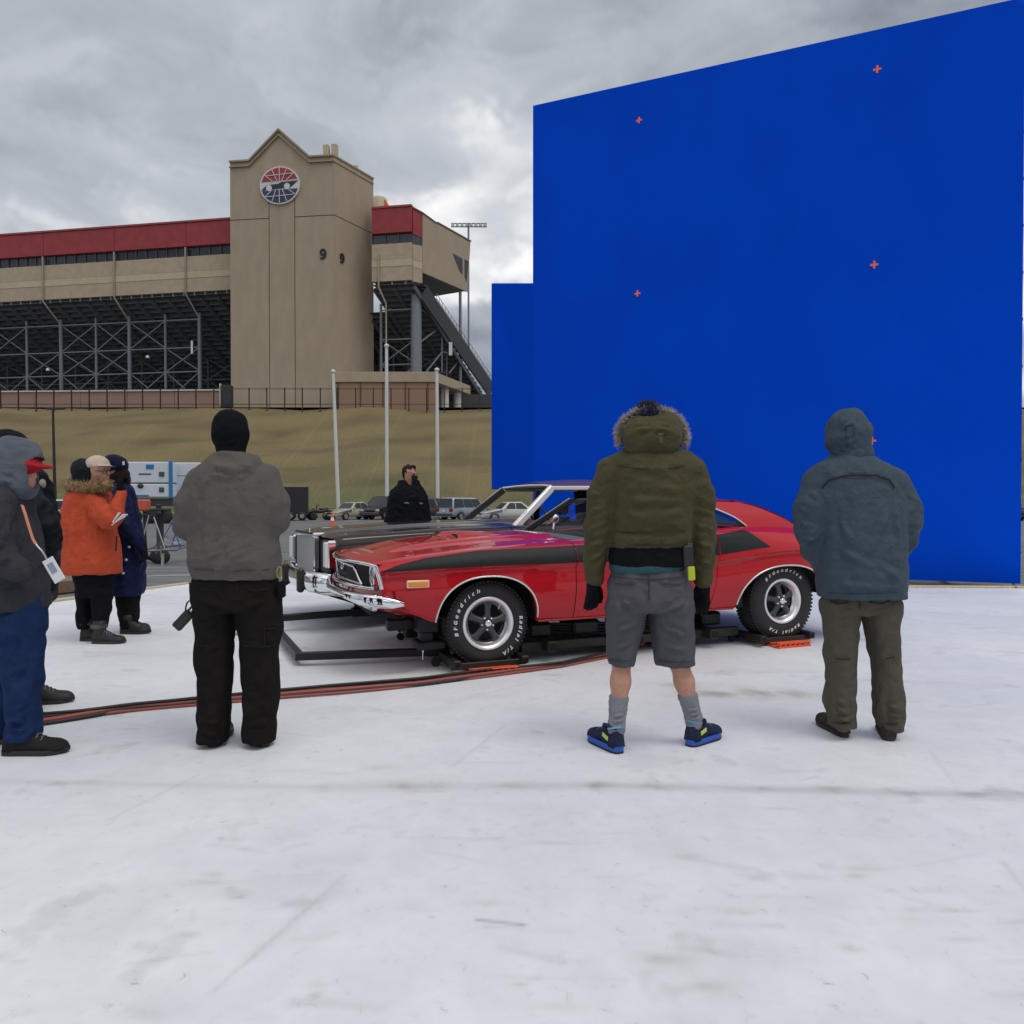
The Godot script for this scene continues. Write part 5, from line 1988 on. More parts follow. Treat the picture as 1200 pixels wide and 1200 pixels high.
	obj("bonnet_ornament", st, chrome, t)
	# heavy bumper with black guards
	st = new_st()
	sweep(st, [Vector3(-0.62, 0.45, 0.965), Vector3(-0.9, 0.455, 0.975), Vector3(-1.08, 0.49, 0.9), Vector3(-1.13, 0.49, 0.7), Vector3(-1.16, 0.49, 0.0), Vector3(-1.13, 0.49, -0.7), Vector3(-1.08, 0.49, -0.9), Vector3(-0.9, 0.455, -0.975), Vector3(-0.62, 0.45, -0.965)], [0.12, 0.2, 0.21, 0.2, 0.19, 0.2, 0.21, 0.2, 0.12], [0.05, 0.1, 0.14, 0.14, 0.14, 0.14, 0.14, 0.1, 0.05], 18)
	obj("front_bumper", st, chrome, t)
	for z in [-0.28, 0.46]:
		st = new_st(true)
		box(st, Vector3(-1.22, 0.49, z), Vector3(0.07, 0.24, 0.07), 0.02)
		obj("bumper_guard", st, mat(0.015, 0.015, 0.017, 0.5), t)
	st = new_st()
	rows = []
	for k in 17:
		var z := lerpf(-0.88, 0.88, k / 16.0)
		rows.append([Vector3(-1.08, 0.5, z), Vector3(-1.02, 0.36, z), Vector3(-0.8, 0.28, z * 0.95), Vector3(-0.4, 0.27, z * 0.9)])
	sheet(st, rows)
	obj("front_valance", st, mat(0.012, 0.011, 0.011, 0.6), t)
	# roof, glass, boot
	st = new_st()
	rows = []
	for i in 17:
		var f := i / 16.0
		var row := []
		for k in 25:
			var v := k / 12.0 - 1.0
			var x := lerpf(1.60 + 0.09 * (1 - v * v), 3.0 + 0.05 * (1 - v * v), f)
			var top := curve([[1.6, 1.49], [1.8, 1.53], [2.1, 1.555], [2.5, 1.56], [3.05, 1.48]], x)
			row.append(Vector3(x, lerpf(top, 1.462, pow(absf(v), 2.6)), v * 0.615))
		rows.append(row)
	sheet(st, rows, false, Vector3.UP)
	var roofp := paint(0.12, 0.075, 0.078, 0.4)
	roofp.clearcoat_roughness = 0.12
	obj("roof", st, roofp, t)
	for q in [[1.14, 1.045, 1.69, 1.46, "windscreen"], [3.55, 1.02, 3.03, 1.45, "rear_window"]]:
		st = new_st()
		rows = []
		for i in 7:
			var f := i / 6.0
			var row := []
			for k in 13:
				var v := k / 6.0 - 1.0
				row.append(Vector3(lerpf(q[0], q[2], f) - 0.08 * v * v * signf(2.0 - q[0]), lerpf(q[1], q[3], f) - 0.012 * v * v, v * lerpf(0.735, 0.60, f)))
			rows.append(row)
		sheet(st, rows, false, Vector3(signf(q[0] - 2.0), 1, 0))
		obj(q[4], st, glass(0.05, 0.055, 0.055, 0.06), t)
	st = new_st(true)
	bar(st, Vector3(1.66, 1.452, -0.6), Vector3(1.66, 1.452, 0.6), 0.035, 0.06, 0.01)
	obj("header_rail", st, mat(0.03, 0.03, 0.03, 0.5), t)
	st = new_st()
	tube(st, [Vector3(1.615, 1.462, -0.61), Vector3(1.66, 1.478, -0.3), Vector3(1.675, 1.483, 0), Vector3(1.66, 1.478, 0.3), Vector3(1.615, 1.462, 0.61)], 0.013, 8)
	obj("header_trim", st, mat(0.70, 0.70, 0.71, 0.3), t)
	st = new_st()
	rows = []
	for i in 7:
		var x := lerpf(3.45, 3.86, i / 6.0)
		var row := []
		for k in 13:
			var v := k / 6.0 - 1.0
			row.append(Vector3(x, curve(s.y5, x) + 0.015 * (1 - v * v), v * curve(s.z5, x)))
		rows.append(row)
	sheet(st, rows, false, Vector3.UP)
	obj("boot_lid", st, body, t)
	st = new_st(true)
	box(st, Vector3(3.84, 0.70, 0), Vector3(0.05, 0.5, 1.6), 0.02)
	obj("tail_panel", st, body, t)
	# maroon inside
	var maroon := mat(0.10, 0.045, 0.045, 0.6)
	st = new_st(true)
	box(st, Vector3(1.38, 0.99, 0), Vector3(0.46, 0.15, 1.42), 0.05)
	obj("dashboard", st, maroon, t)
	st = new_st()
	rows = []
	for k in 15:
		var v := k / 7.0 - 1.0
		rows.append([Vector3(1.04, 1.012 + 0.03 * (1 - v * v), v * 0.775), Vector3(1.20 - 0.09 * v * v, 1.03 + 0.02 * (1 - v * v), v * 0.75)])
	sheet(st, rows, false, Vector3.UP)
	obj("cowl", st, mat(0.10, 0.10, 0.105, 0.35), t)
	for z in [-0.36, 0.36]:
		seat(t, Vector3(1.95, 0.52, z), mat(0.012, 0.012, 0.018, 0.7), 0.54, 0.56, true)
	st = new_st()
	var ring := []
	for k in 25:
		var g := TAU * k / 24.0
		ring.append(Vector3(1.62, 1.05, 0.36) + Basis(Vector3.BACK, 0.35) * Vector3(0, cos(g) * 0.2, sin(g) * 0.2))
	tube(st, ring, 0.014, 8, false)
	tube(st, [Vector3(1.62, 1.05, 0.36), Vector3(1.4, 0.95, 0.36)], 0.02, 6)
	obj("steering_wheel", st, mat(0.02, 0.02, 0.02, 0.5), t)
	st = new_st(true)
	box(st, Vector3(-0.1, 0.6, 0), Vector3(1.5, 0.4, 1.0))
	box(st, Vector3(1.7, 0.38, 0), Vector3(2.2, 0.1, 1.6))
	box(st, Vector3(3.1, 0.6, 0), Vector3(1.4, 0.4, 1.0))
	obj("underbody", st, interior_black, t)

# rig under the cars: rails of square tube, a low frame with an orange pad under each wheel, tow frame ahead
func car_rig() -> void:
	var olive := mat(0.035, 0.034, 0.028, 0.5, 0.4)
	var tubing := mat(0.018, 0.019, 0.021, 0.45, 0.4)
	var orange := mat(0.75, 0.10, 0.03, 0.6)
	var hollow := mat(0.004, 0.004, 0.004, 0.9)
	var red := Transform3D(Basis(Vector3.UP, deg_to_rad(21.5)), Vector3(-0.493, 0, -6.40))
	var ab := Vector3(cos(deg_to_rad(28.0)), 0, -sin(deg_to_rad(28.0)))
	var blk := Transform3D(Basis(Vector3.UP, deg_to_rad(28.0)), Vector3(-2.14, 0, -7.93) + ab)
	var places := [[red, 0.0, 0.755, "orange wheel skate under the red car's near front tyre"], [red, 2.794, 0.745, "orange wheel skate under the red car's near rear tyre"], [red, 0.0, -0.755, "wheel skate under the red car's far front tyre"], [red, 2.794, -0.745, "wheel skate under the red car's far rear tyre"],
		[blk, 0.0, 0.75, "wheel skate under the black car's near front tyre"], [blk, 0.0, -0.75, "wheel skate under the black car's far front tyre"], [blk, 3.0, 0.75, "wheel skate under the black car's near rear tyre"], [blk, 3.0, -0.75, "wheel skate under the black car's far rear tyre"]]
	for p in places:
		var xf: Transform3D = p[0]
		var o := thing("wheel_skate", p[3], "wheel skate", xf * Vector3(p[1], 0, p[2]), xf.basis.get_euler().y, "skates under the car wheels")
		var sg := signf(p[2])
		var st := new_st(true)
		box(st, Vector3(0, 0.008, 0.06 * sg), Vector3(0.36, 0.016, 0.42), 0.004)
		box(st, Vector3(0, 0.029, 0.0), Vector3(0.34, 0.006, 0.34), 0.002)
		box(st, Vector3(0, 0.046, 0.25 * sg), Vector3(0.36, 0.010, 0.05), 0.003)
		for k in 7:
			box(st, Vector3(-0.16 + k * 0.0533, 0.0285, 0.262 * sg), Vector3(0.016, 0.025, 0.012))
		obj("pad", st, orange, o)
		for x in [-0.27, 0.27]:
			st = new_st(true)
			box(st, Vector3(x, 0.075, -0.02 * sg), Vector3(0.056, 0.056, 0.42), 0.006)
			var bb := obj("cross_tube", st, olive, o)
			st = new_st(true)
			box(st, Vector3(x, 0.075, 0.19 * sg), Vector3(0.038, 0.038, 0.008))
			obj("tube_mouth", st, hollow, bb)
		st = new_st(true)
		bar(st, Vector3(-0.30, 0.05, 0.12 * sg), Vector3(0.30, 0.05, 0.12 * sg), 0.045, 0.03, 0.004)
		bar(st, Vector3(-0.30, 0.05, -0.2 * sg), Vector3(0.30, 0.05, -0.2 * sg), 0.05, 0.04, 0.004)
		obj("side_rail", st, olive, o)
		for x in [-0.34, 0.36]:
			st = new_st()
			lathe(st, [[0.035, -0.015], [0.035, 0.015]], 12, Transform3D(Basis(Vector3.RIGHT, PI / 2), Vector3(x, 0.035, -0.16 * sg)))
			obj("castor", st, rubber, o)
	for q in [[red, "red", 0.34, 2.45], [blk, "black", 0.34, 2.65]]:
		var xf: Transform3D = q[0]
		var o := thing("under_frame", "dark square tube frame carrying the %s car between its wheels" % q[1], "frame", xf.origin, xf.basis.get_euler().y)
		for z in [0.66, -0.66]:
			var st := new_st(true)
			bar(st, Vector3(q[2], 0.115, z), Vector3(q[3], 0.115, z), 0.075, 0.06, 0.006)
			obj("long_rail", st, olive, o)
		for x in [0.56, 1.35, 2.1]:
			var st := new_st(true)
			box(st, Vector3(x, 0.125, 0), Vector3(0.085, 0.085, 1.62), 0.008)
			var c := obj("cross_tube", st, olive, o)
			for z in [0.81, -0.81]:
				st = new_st(true)
				box(st, Vector3(x, 0.125, z), Vector3(0.062, 0.062, 0.006))
				obj("tube_mouth", st, hollow, c)
			st = new_st()
			for z in [0.7, -0.7]:
				lathe(st, [[0.012, 0.0], [0.012, 0.02], [0.004, 0.026]], 6, Transform3D(Basis(Vector3.RIGHT, PI / 2), Vector3(x + 0.06, 0.13, z)))
			obj("bolt", st, chrome, c)
		for k in 5:
			var st := new_st(true)
			box(st, Vector3(0.55 + k * 0.42, 0.225, 0.45), Vector3(0.2 + 0.05 * (k % 2), 0.12, 0.3), 0.02)
			obj("hydraulic_box", st, tubing, o)
		var st := new_st()
		for k in 4:
			tube(st, [Vector3(0.6, 0.20 + 0.02 * k, 0.5), Vector3(1.2, 0.16 + 0.03 * k, 0.62), Vector3(1.9, 0.2 + 0.02 * k, 0.52), Vector3(2.3, 0.25, 0.4)], 0.012, 6)
		obj("hose", st, tubing, o)
	# outrigger ahead of the red car's front wheel
	var g := thing("mount_bracket", "black bolted bracket hanging under the red car's nose", "bracket", red.origin, deg_to_rad(21.5))
	var st := new_st(true)
	box(st, Vector3(-0.42, 0.34, 0.62), Vector3(0.16, 0.12, 0.16), 0.01)
	box(st, Vector3(-0.42, 0.24, 0.60), Vector3(0.10, 0.2, 0.12), 0.01)
	obj("upright", st, tubing, g)
	st = new_st(true)
	box(st, Vector3(-0.40, 0.185, 0.62), Vector3(0.22, 0.06, 0.2), 0.01)
	obj("foot_plate", st, tubing, g)
	st = new_st(true)
	box(st, Vector3(-0.58, 0.32, 0.45), Vector3(0.22, 0.085, 0.085), 0.01)
	obj("tube", st, tubing, g)
	st = new_st()
	tube(st, [Vector3(-0.46, 0.16, 0.68), Vector3(-0.46, 0.08, 0.68)], 0.008, 6)
	obj("pin", st, chrome, g)
	# tow frame lying low on the floor
	var f := thing("floor_frame", "low black square tube tow frame ahead of the red car", "frame")
	var y := 0.075
	var pts := [on_ground(526, 763, y), on_ground(351, 769, y), on_ground(322, 735, y), on_ground(262, 735, y)]
	for k in 3:
		st = new_st(true)
		var a: Vector3 = pts[k]
		var b: Vector3 = pts[k + 1]
		var d := (b - a).normalized()
		bar(st, a + d * 0.0, b + d * 0.03, 0.06, 0.06, 0.006)
		obj("tube", st, tubing, f)
	st = new_st(true)
	bar(st, on_ground(527, 762, y - 0.003), on_ground(500, 763, y - 0.003), 0.078, 0.078, 0.006)
	obj("sleeve", st, tubing, f)
	var tb := thing("tow_bar", "slim black tow bar reaching out from under the black car's bumper", "tow bar")
	st = new_st(true)
	bar(st, on_ground(440, 716, 0.15), on_ground(262, 729, 0.13), 0.065, 0.065, 0.006)
	obj("tube", st, tubing, tb)
	st = new_st(true)
	bar(st, on_ground(442, 715.5, 0.15), on_ground(412, 717.5, 0.15), 0.09, 0.09, 0.008)
	obj("coupling", st, tubing, tb)

func car_materials() -> void:
	chrome = mat(0.78, 0.79, 0.81, 0.07, 1.0)
	rubber = mat(0.016, 0.016, 0.018, 0.75)
	relief(rubber, ntex(0.3, 81, 2), 0.02)
	rubber.uv1_triplanar = true
	rubber.uv1_scale = Vector3.ONE * 4.0
	black_paint = mat(0.012, 0.012, 0.013, 0.3)
	interior_black = mat(0.008, 0.008, 0.009, 0.85)

# ================================================================ people
# Bodies and clothes are meshed from distance fields (surface nets), so limbs run smoothly into the trunk.
# A shape is ["cap", a, b, ra, rb, blend, flat] or ["loft", [[y, cx, cz, w, d], ...], power, blend] or ["cut", ...] taken away.
var fold_noise := FastNoiseLite.new()

func field_mesh(shapes: Array, cell: float, clips := [], folds := [], wrinkle := 0.0, wfreq := Vector3(9, 4, 9), wseed := 1) -> ArrayMesh:
	var lo := Vector3(1e9, 1e9, 1e9)
	var hi := -lo
	for s in shapes:
		if s[0] == "cap":
			var r: float = maxf(s[3], s[4])
			lo = lo.min(s[1] - Vector3.ONE * r).min(s[2] - Vector3.ONE * r)
			hi = hi.max(s[1] + Vector3.ONE * r).max(s[2] + Vector3.ONE * r)
		elif s[0] == "loft":
			for q in s[1]:
				lo = lo.min(Vector3(q[1] - q[3], q[0], q[2] - q[4]))
				hi = hi.max(Vector3(q[1] + q[3], q[0], q[2] + q[4]))
	lo -= Vector3.ONE * cell * 2.5
	hi += Vector3.ONE * cell * 2.5
	var nx := int((hi.x - lo.x) / cell) + 2
	var ny := int((hi.y - lo.y) / cell) + 2
	var nz := int((hi.z - lo.z) / cell) + 2
	var f := PackedFloat32Array()
	f.resize(nx * ny * nz)
	f.fill(1.0)
	for s in shapes:
		if s[0] == "loft":
			var st: Array = s[1]
			var pw: float = s[2]
			var k: float = s[3]
			var y0: float = st[0][0]
			var y1: float = st[-1][0]
			var cols := []
			for c in range(1, 5):
				var t := []
				for q in st:
					t.append([q[0], q[c]])
				cols.append(t)
			for iy in range(maxi(0, int((y0 - k - cell * 2 - lo.y) / cell)), mini(ny, int((y1 + k + cell * 2 - lo.y) / cell) + 2)):
				var y := lo.y + iy * cell
				var yc := clampf(y, y0, y1)
				var over := absf(y - yc)
				var cx := curve(cols[0], yc)
				var cz := curve(cols[1], yc)
				var w := curve(cols[2], yc)
				var d := curve(cols[3], yc)
				var m := minf(w, d)
				var pad := k + cell * 2.5
				for iz in range(maxi(0, int((cz - d - pad - lo.z) / cell)), mini(nz, int((cz + d + pad - lo.z) / cell) + 2)):
					var zz := pow(absf(lo.z + iz * cell - cz) / d, pw)
					var row := (iy * nz + iz) * nx
					for ix in range(maxi(0, int((cx - w - pad - lo.x) / cell)), mini(nx, int((cx + w + pad - lo.x) / cell) + 2)):
						var q := pow(pow(absf(lo.x + ix * cell - cx) / w, pw) + zz, 1.0 / pw)
						var dist := (q - 1.0) * m
						if over > 0.0:
							dist = maxf(dist, over)
						var g := f[row + ix]
						var h := k - absf(g - dist)
						f[row + ix] = minf(g, dist) - (h * h / (4.0 * k) if h > 0.0 else 0.0)
		else:
			var cut: bool = s[0] == "cut"
			var a: Vector3 = s[1]
			var b: Vector3 = s[2]
			var ra: float = s[3]
			var rb: float = s[4]
			var k: float = s[5]
			var flat: Vector3 = s[6] if s.size() > 6 else Vector3.ONE
			var fm := minf(flat.x, minf(flat.y, flat.z))
			var inv := Vector3.ONE / flat
			var ab := (b - a) * inv
			var l2 := maxf(ab.length_squared(), 1e-9)
			var pad := k + cell * 2.5
			var r3 := flat * maxf(ra, rb) + Vector3.ONE * pad
			var mn := a.min(b) - r3
			var mx := a.max(b) + r3
			for iy in range(maxi(0, int((mn.y - lo.y) / cell)), mini(ny, int((mx.y - lo.y) / cell) + 2)):
				for iz in range(maxi(0, int((mn.z - lo.z) / cell)), mini(nz, int((mx.z - lo.z) / cell) + 2)):
					var row := (iy * nz + iz) * nx
					for ix in range(maxi(0, int((mn.x - lo.x) / cell)), mini(nx, int((mx.x - lo.x) / cell) + 2)):
						var p := (lo + Vector3(ix, iy, iz) * cell - a) * inv
						var t := clampf(p.dot(ab) / l2, 0.0, 1.0)
						var dist := ((p - ab * t).length() - ra - (rb - ra) * t) * fm
						var g := f[row + ix]
						if cut:
							f[row + ix] = maxf(g, -dist)
						else:
							var h := k - absf(g - dist)
							f[row + ix] = minf(g, dist) - (h * h / (4.0 * k) if h > 0.0 else 0.0)
	for c in clips:   # keep what lies below the plane: normal, offset
		var n: Vector3 = c[0]
		for iy in ny:
			for iz in nz:
				var row := (iy * nz + iz) * nx
				var base := n.y * (lo.y + iy * cell) + n.z * (lo.z + iz * cell) - float(c[1])
				for ix in nx:
					f[row + ix] = maxf(f[row + ix], base + n.x * (lo.x + ix * cell))
	# surface nets
	var vid := PackedInt32Array()
	vid.resize(nx * ny * nz)
	vid.fill(-1)
	var verts := PackedVector3Array()
	var where := PackedInt32Array()
	var sx := 1
	var sz := nx
	var sy := nx * nz
	var near := cell * 3.0
	for iy in ny - 1:
		for iz in nz - 1:
			var row := iy * sy + iz * sz
			for ix in nx - 1:
				var i := row + ix
				var f0 := f[i]
				if f0 > near or f0 < -near:
					continue
				var v := [f0, f[i + 1], f[i + sz], f[i + sz + 1], f[i + sy], f[i + sy + 1], f[i + sy + sz], f[i + sy + sz + 1]]
				var inside := 0
				for q in v:
					if q < 0.0:
						inside += 1
				if inside == 0 or inside == 8:
					continue
				var sum := Vector3.ZERO
				var n := 0
				for e in EDGES:
					var fa: float = v[e[0]]
					var fb: float = v[e[1]]
					if (fa < 0.0) != (fb < 0.0):
						sum += CORNERS[e[0]].lerp(CORNERS[e[1]], fa / (fa - fb))
						n += 1
				vid[i] = verts.size()
				where.append(i)
				verts.append(lo + (Vector3(ix, iy, iz) + sum / n) * cell)
	var idx := PackedInt32Array()
	for k in where.size():
		var i := where[k]
		var inside := f[i] < 0.0
		# edges leaving this cell's first corner
		if (f[i + sx] < 0.0) != inside:
			var q := [i, i - sy, i - sy - sz, i - sz]
			quad_index(idx, vid, q, inside)
		if (f[i + sy] < 0.0) != inside:
			var q := [i, i - sz, i - sz - sx, i - sx]
			quad_index(idx, vid, q, inside)
		if (f[i + sz] < 0.0) != inside:
			var q := [i, i - sx, i - sx - sy, i - sy]
			quad_index(idx, vid, q, inside)
	var norms := vertex_normals(verts, idx)
	if wrinkle > 0.0 or folds:
		wrinkle *= 1.5
		fold_noise.seed = wseed
		fold_noise.noise_type = FastNoiseLite.TYPE_SIMPLEX_SMOOTH
		fold_noise.frequency = 1.0
		fold_noise.fractal_octaves = 2
		for i in verts.size():
			var p := verts[i]
			var d := 0.0
			if wrinkle > 0.0:
				var w := fold_noise.get_noise_3d(p.x * wfreq.x + p.y * 1.7, p.y * wfreq.y - p.x * 1.3, p.z * wfreq.z)
				d += wrinkle * (0.9 - 2.2 * absf(w)) * 0.8
				d += wrinkle * 0.7 * fold_noise.get_noise_3d(p.x * 2.6 + 40.0, p.y * 2.6, p.z * 2.6)
			for c in folds:   # a crease: from, to, width, depth
				var ab: Vector3 = c[1] - c[0]
				var t := clampf((p - c[0]).dot(ab) / ab.length_squared(), 0.0, 1.0)
				var q: float = (p - c[0] - ab * t).length() / c[2]
				if q < 3.0:
					d += 1.9 * c[3] * (-exp(-q * q) + 0.55 * exp(-(q - 1.5) * (q - 1.5) * 2.0)) * sin(PI * clampf(t * 0.9 + 0.05, 0.05, 0.95))
			verts[i] = p + norms[i] * d
		norms = vertex_normals(verts, idx)
	var arrays := []
	arrays.resize(Mesh.ARRAY_MAX)
	arrays[Mesh.ARRAY_VERTEX] = verts
	arrays[Mesh.ARRAY_NORMAL] = norms
	arrays[Mesh.ARRAY_INDEX] = idx
	var m := ArrayMesh.new()
	if idx.size():
		m.add_surface_from_arrays(Mesh.PRIMITIVE_TRIANGLES, arrays)
	return m

const CORNERS := [Vector3(0, 0, 0), Vector3(1, 0, 0), Vector3(0, 0, 1), Vector3(1, 0, 1), Vector3(0, 1, 0), Vector3(1, 1, 0), Vector3(0, 1, 1), Vector3(1, 1, 1)]
const EDGES := [[0, 1], [2, 3], [4, 5], [6, 7], [0, 2], [1, 3], [4, 6], [5, 7], [0, 4], [1, 5], [2, 6], [3, 7]]

func quad_index(idx: PackedInt32Array, vid: PackedInt32Array, q: Array, inside: bool) -> void:
	var a := vid[q[0]]
	var b := vid[q[1]]
	var c := vid[q[2]]
	var d := vid[q[3]]
	if a < 0 or b < 0 or c < 0 or d < 0:
		return
	if inside:
		idx.append_array([a, b, c, a, c, d])
	else:
		idx.append_array([a, c, b, a, d, c])

func vertex_normals(v: PackedVector3Array, idx: PackedInt32Array) -> PackedVector3Array:
	var n := PackedVector3Array()
	n.resize(v.size())
	for k in range(0, idx.size(), 3):
		var a := v[idx[k]]
		var b := v[idx[k + 1]]
		var c := v[idx[k + 2]]
		var fn := (a - c).cross(a - b)
		n[idx[k]] += fn
		n[idx[k + 1]] += fn
		n[idx[k + 2]] += fn
	for k in n.size():
		n[k] = n[k].normalized()
	return n

# ---- a person's place: measures read off the photograph become metres in the person's own axes (x right, y up, z towards the camera)
var who_px := 0.0
var who_s := 1.0
var who: Node3D

func person(px: float, z: float, label: String) -> Node3D:
	who_px = px
	who_s = 870.0 / z
	who = thing("person", label, "person", Vector3((px - 600.0) / who_s, 0, -z))
	return who

func V(px: float, py: float, z := 0.0) -> Vector3:
	# nearer parts look larger, so their measures shrink
	var s := 870.0 / (870.0 / who_s - z)
	return Vector3((px - 600.0) / s - (who_px - 600.0) / who_s, EYE - (py - 590.0) / s, z)

# rows of [py, left px, right px, half depth, centre z] from the top down
func loft(rows: Array, power := 2.3, blend := 0.03) -> Array:
	var st := []
	for r in rows:
		var cz: float = r[4] if r.size() > 4 else 0.0
		var a := V(r[1], r[0], cz)
		var b := V(r[2], r[0], cz)
		st.push_front([a.y, (a.x + b.x) * 0.5, cz, (b.x - a.x) * 0.5, r[3]])
	return ["loft", st, power, blend]

# a point on the near side of a loft
func on_loft(l: Array, px: float, py: float, lift := 0.0) -> Vector3:
	var z := 0.1
	var p := V(px, py, z)
	for k in 4:
		p = V(px, py, z)
		var q := []
		for c in range(1, 5):
			var t := []
			for r in l[1]:
				t.append([r[0], r[c]])
			q.append(curve(t, p.y))
		z = q[1] + q[3] * pow(maxf(0.0, 1.0 - pow(absf(p.x - q[0]) / q[2], l[2])), 1.0 / l[2]) + lift
	return p

func seam(l: Array, pts: Array, r: float, m: Material, parent: Node) -> void:
	var ps := []
	for k in pts.size() - 1:
		for q in 5:
			ps.append(on_loft(l, lerpf(pts[k][0], pts[k + 1][0], q / 5.0), lerpf(pts[k][1], pts[k + 1][1], q / 5.0), 0.001))
	var st := new_st()
	tube(st, ps, r, 6)
	obj("seam", st, m, parent)

func cap(a: Vector3, b: Vector3, ra: float, rb := -1.0, blend := 0.03, flat := Vector3.ONE) -> Array:
	return ["cap", a, b, ra, rb if rb > 0.0 else ra, blend, flat]

func chain(pts: Array, rs: Array, blend := 0.03) -> Array:
	var out := []
	for k in pts.size() - 1:
		out.append(cap(pts[k], pts[k + 1], rs[k], rs[k + 1], blend))
	return out

var skin: StandardMaterial3D

# the body under the clothes, one continuous skin from head to ankles
func body(j: Dictionary, cell := 0.02, girth := 1.0) -> MeshInstance3D:
	var s := []
	var up := Vector3.UP
	var head: Vector3 = j.head
	s.append(cap(head + Vector3(0, 0.03, 0), head - Vector3(0, 0.03, 0), 0.085, 0.075, 0.03, Vector3(0.88, 1.05, 1.05)))
	if j.has("face"):
		var f: Vector3 = j.face   # unit vector the face looks along
		var r := f.cross(up).normalized()
		s.append(cap(head + f * 0.04 + Vector3(0, -0.05, 0), head + f * 0.055 + Vector3(0, -0.085, 0), 0.05, 0.036, 0.02))
		s.append(cap(head + f * 0.088 + Vector3(0, 0.0, 0), head + f * 0.107 + Vector3(0, -0.035, 0), 0.008, 0.013, 0.012))
		s.append(cap(head + f * 0.078 + r * 0.03 + Vector3(0, 0.018, 0), head + f * 0.078 - r * 0.03 + Vector3(0, 0.018, 0), 0.014, 0.014, 0.02))
		s.append(cap(head + f * 0.075 + r * 0.018 + Vector3(0, -0.062, 0), head + f * 0.075 - r * 0.018 + Vector3(0, -0.062, 0), 0.014, 0.014, 0.012))
		for e: float in [-1.0, 1.0]:
			s.append(cap(head + r * e * 0.076 - f * 0.012 + Vector3(0, 0.015, 0), head + r * e * 0.078 - f * 0.006 + Vector3(0, -0.025, 0), 0.016, 0.011, 0.008))
	var neck: Vector3 = j.neck
	s.append(cap(head - Vector3(0, 0.06, 0), neck, 0.055, 0.06, 0.03))
	var pel: Vector3 = j.hip + Vector3(0, 0.07, 0)
	var ch: Vector3 = (neck * 0.72 + pel * 0.28)
	var across: Vector3 = ((j.shr - j.shl) * Vector3(1, 0, 1)).normalized()
	for e in [["shl", "ell", "wrl", "kl", "al"], ["shr", "elr", "wrr", "kr", "ar"]]:
		var sh: Vector3 = j[e[0]]
		s.append(cap(neck - Vector3(0, 0.04, 0), sh, 0.045 * girth, 0.045, 0.03))
		s.append(cap(sh, j[e[1]], 0.045, 0.034, 0.02))
		s.append(cap(j[e[1]], j[e[2]], 0.034, 0.026, 0.02))
		var sd := signf((sh - neck).dot(across))
		var hp := pel + across * sd * 0.08 + Vector3(0, -0.03, 0)
		s.append(cap(hp, j[e[3]], 0.062, 0.046, 0.02))
		s.append(cap(j[e[3]], j[e[3]].lerp(j[e[4]], 0.35) + Vector3(0, 0, 0.008), 0.048 * girth, 0.049 * girth, 0.03))
		s.append(cap(j[e[3]].lerp(j[e[4]], 0.35) + Vector3(0, 0, 0.008), j[e[4]], 0.049 * girth, 0.033 * girth, 0.03))
	s.append(cap(ch - across * 0.07, ch + across * 0.07, 0.08 * girth, -1, 0.05))
	s.append(cap(ch, pel, 0.08 * girth, 0.08 * girth, 0.05))
	s.append(cap(pel - across * 0.05, pel + across * 0.05, 0.075, -1, 0.04))
	var m := put("body", field_mesh(s, cell), skin, who)
	return m

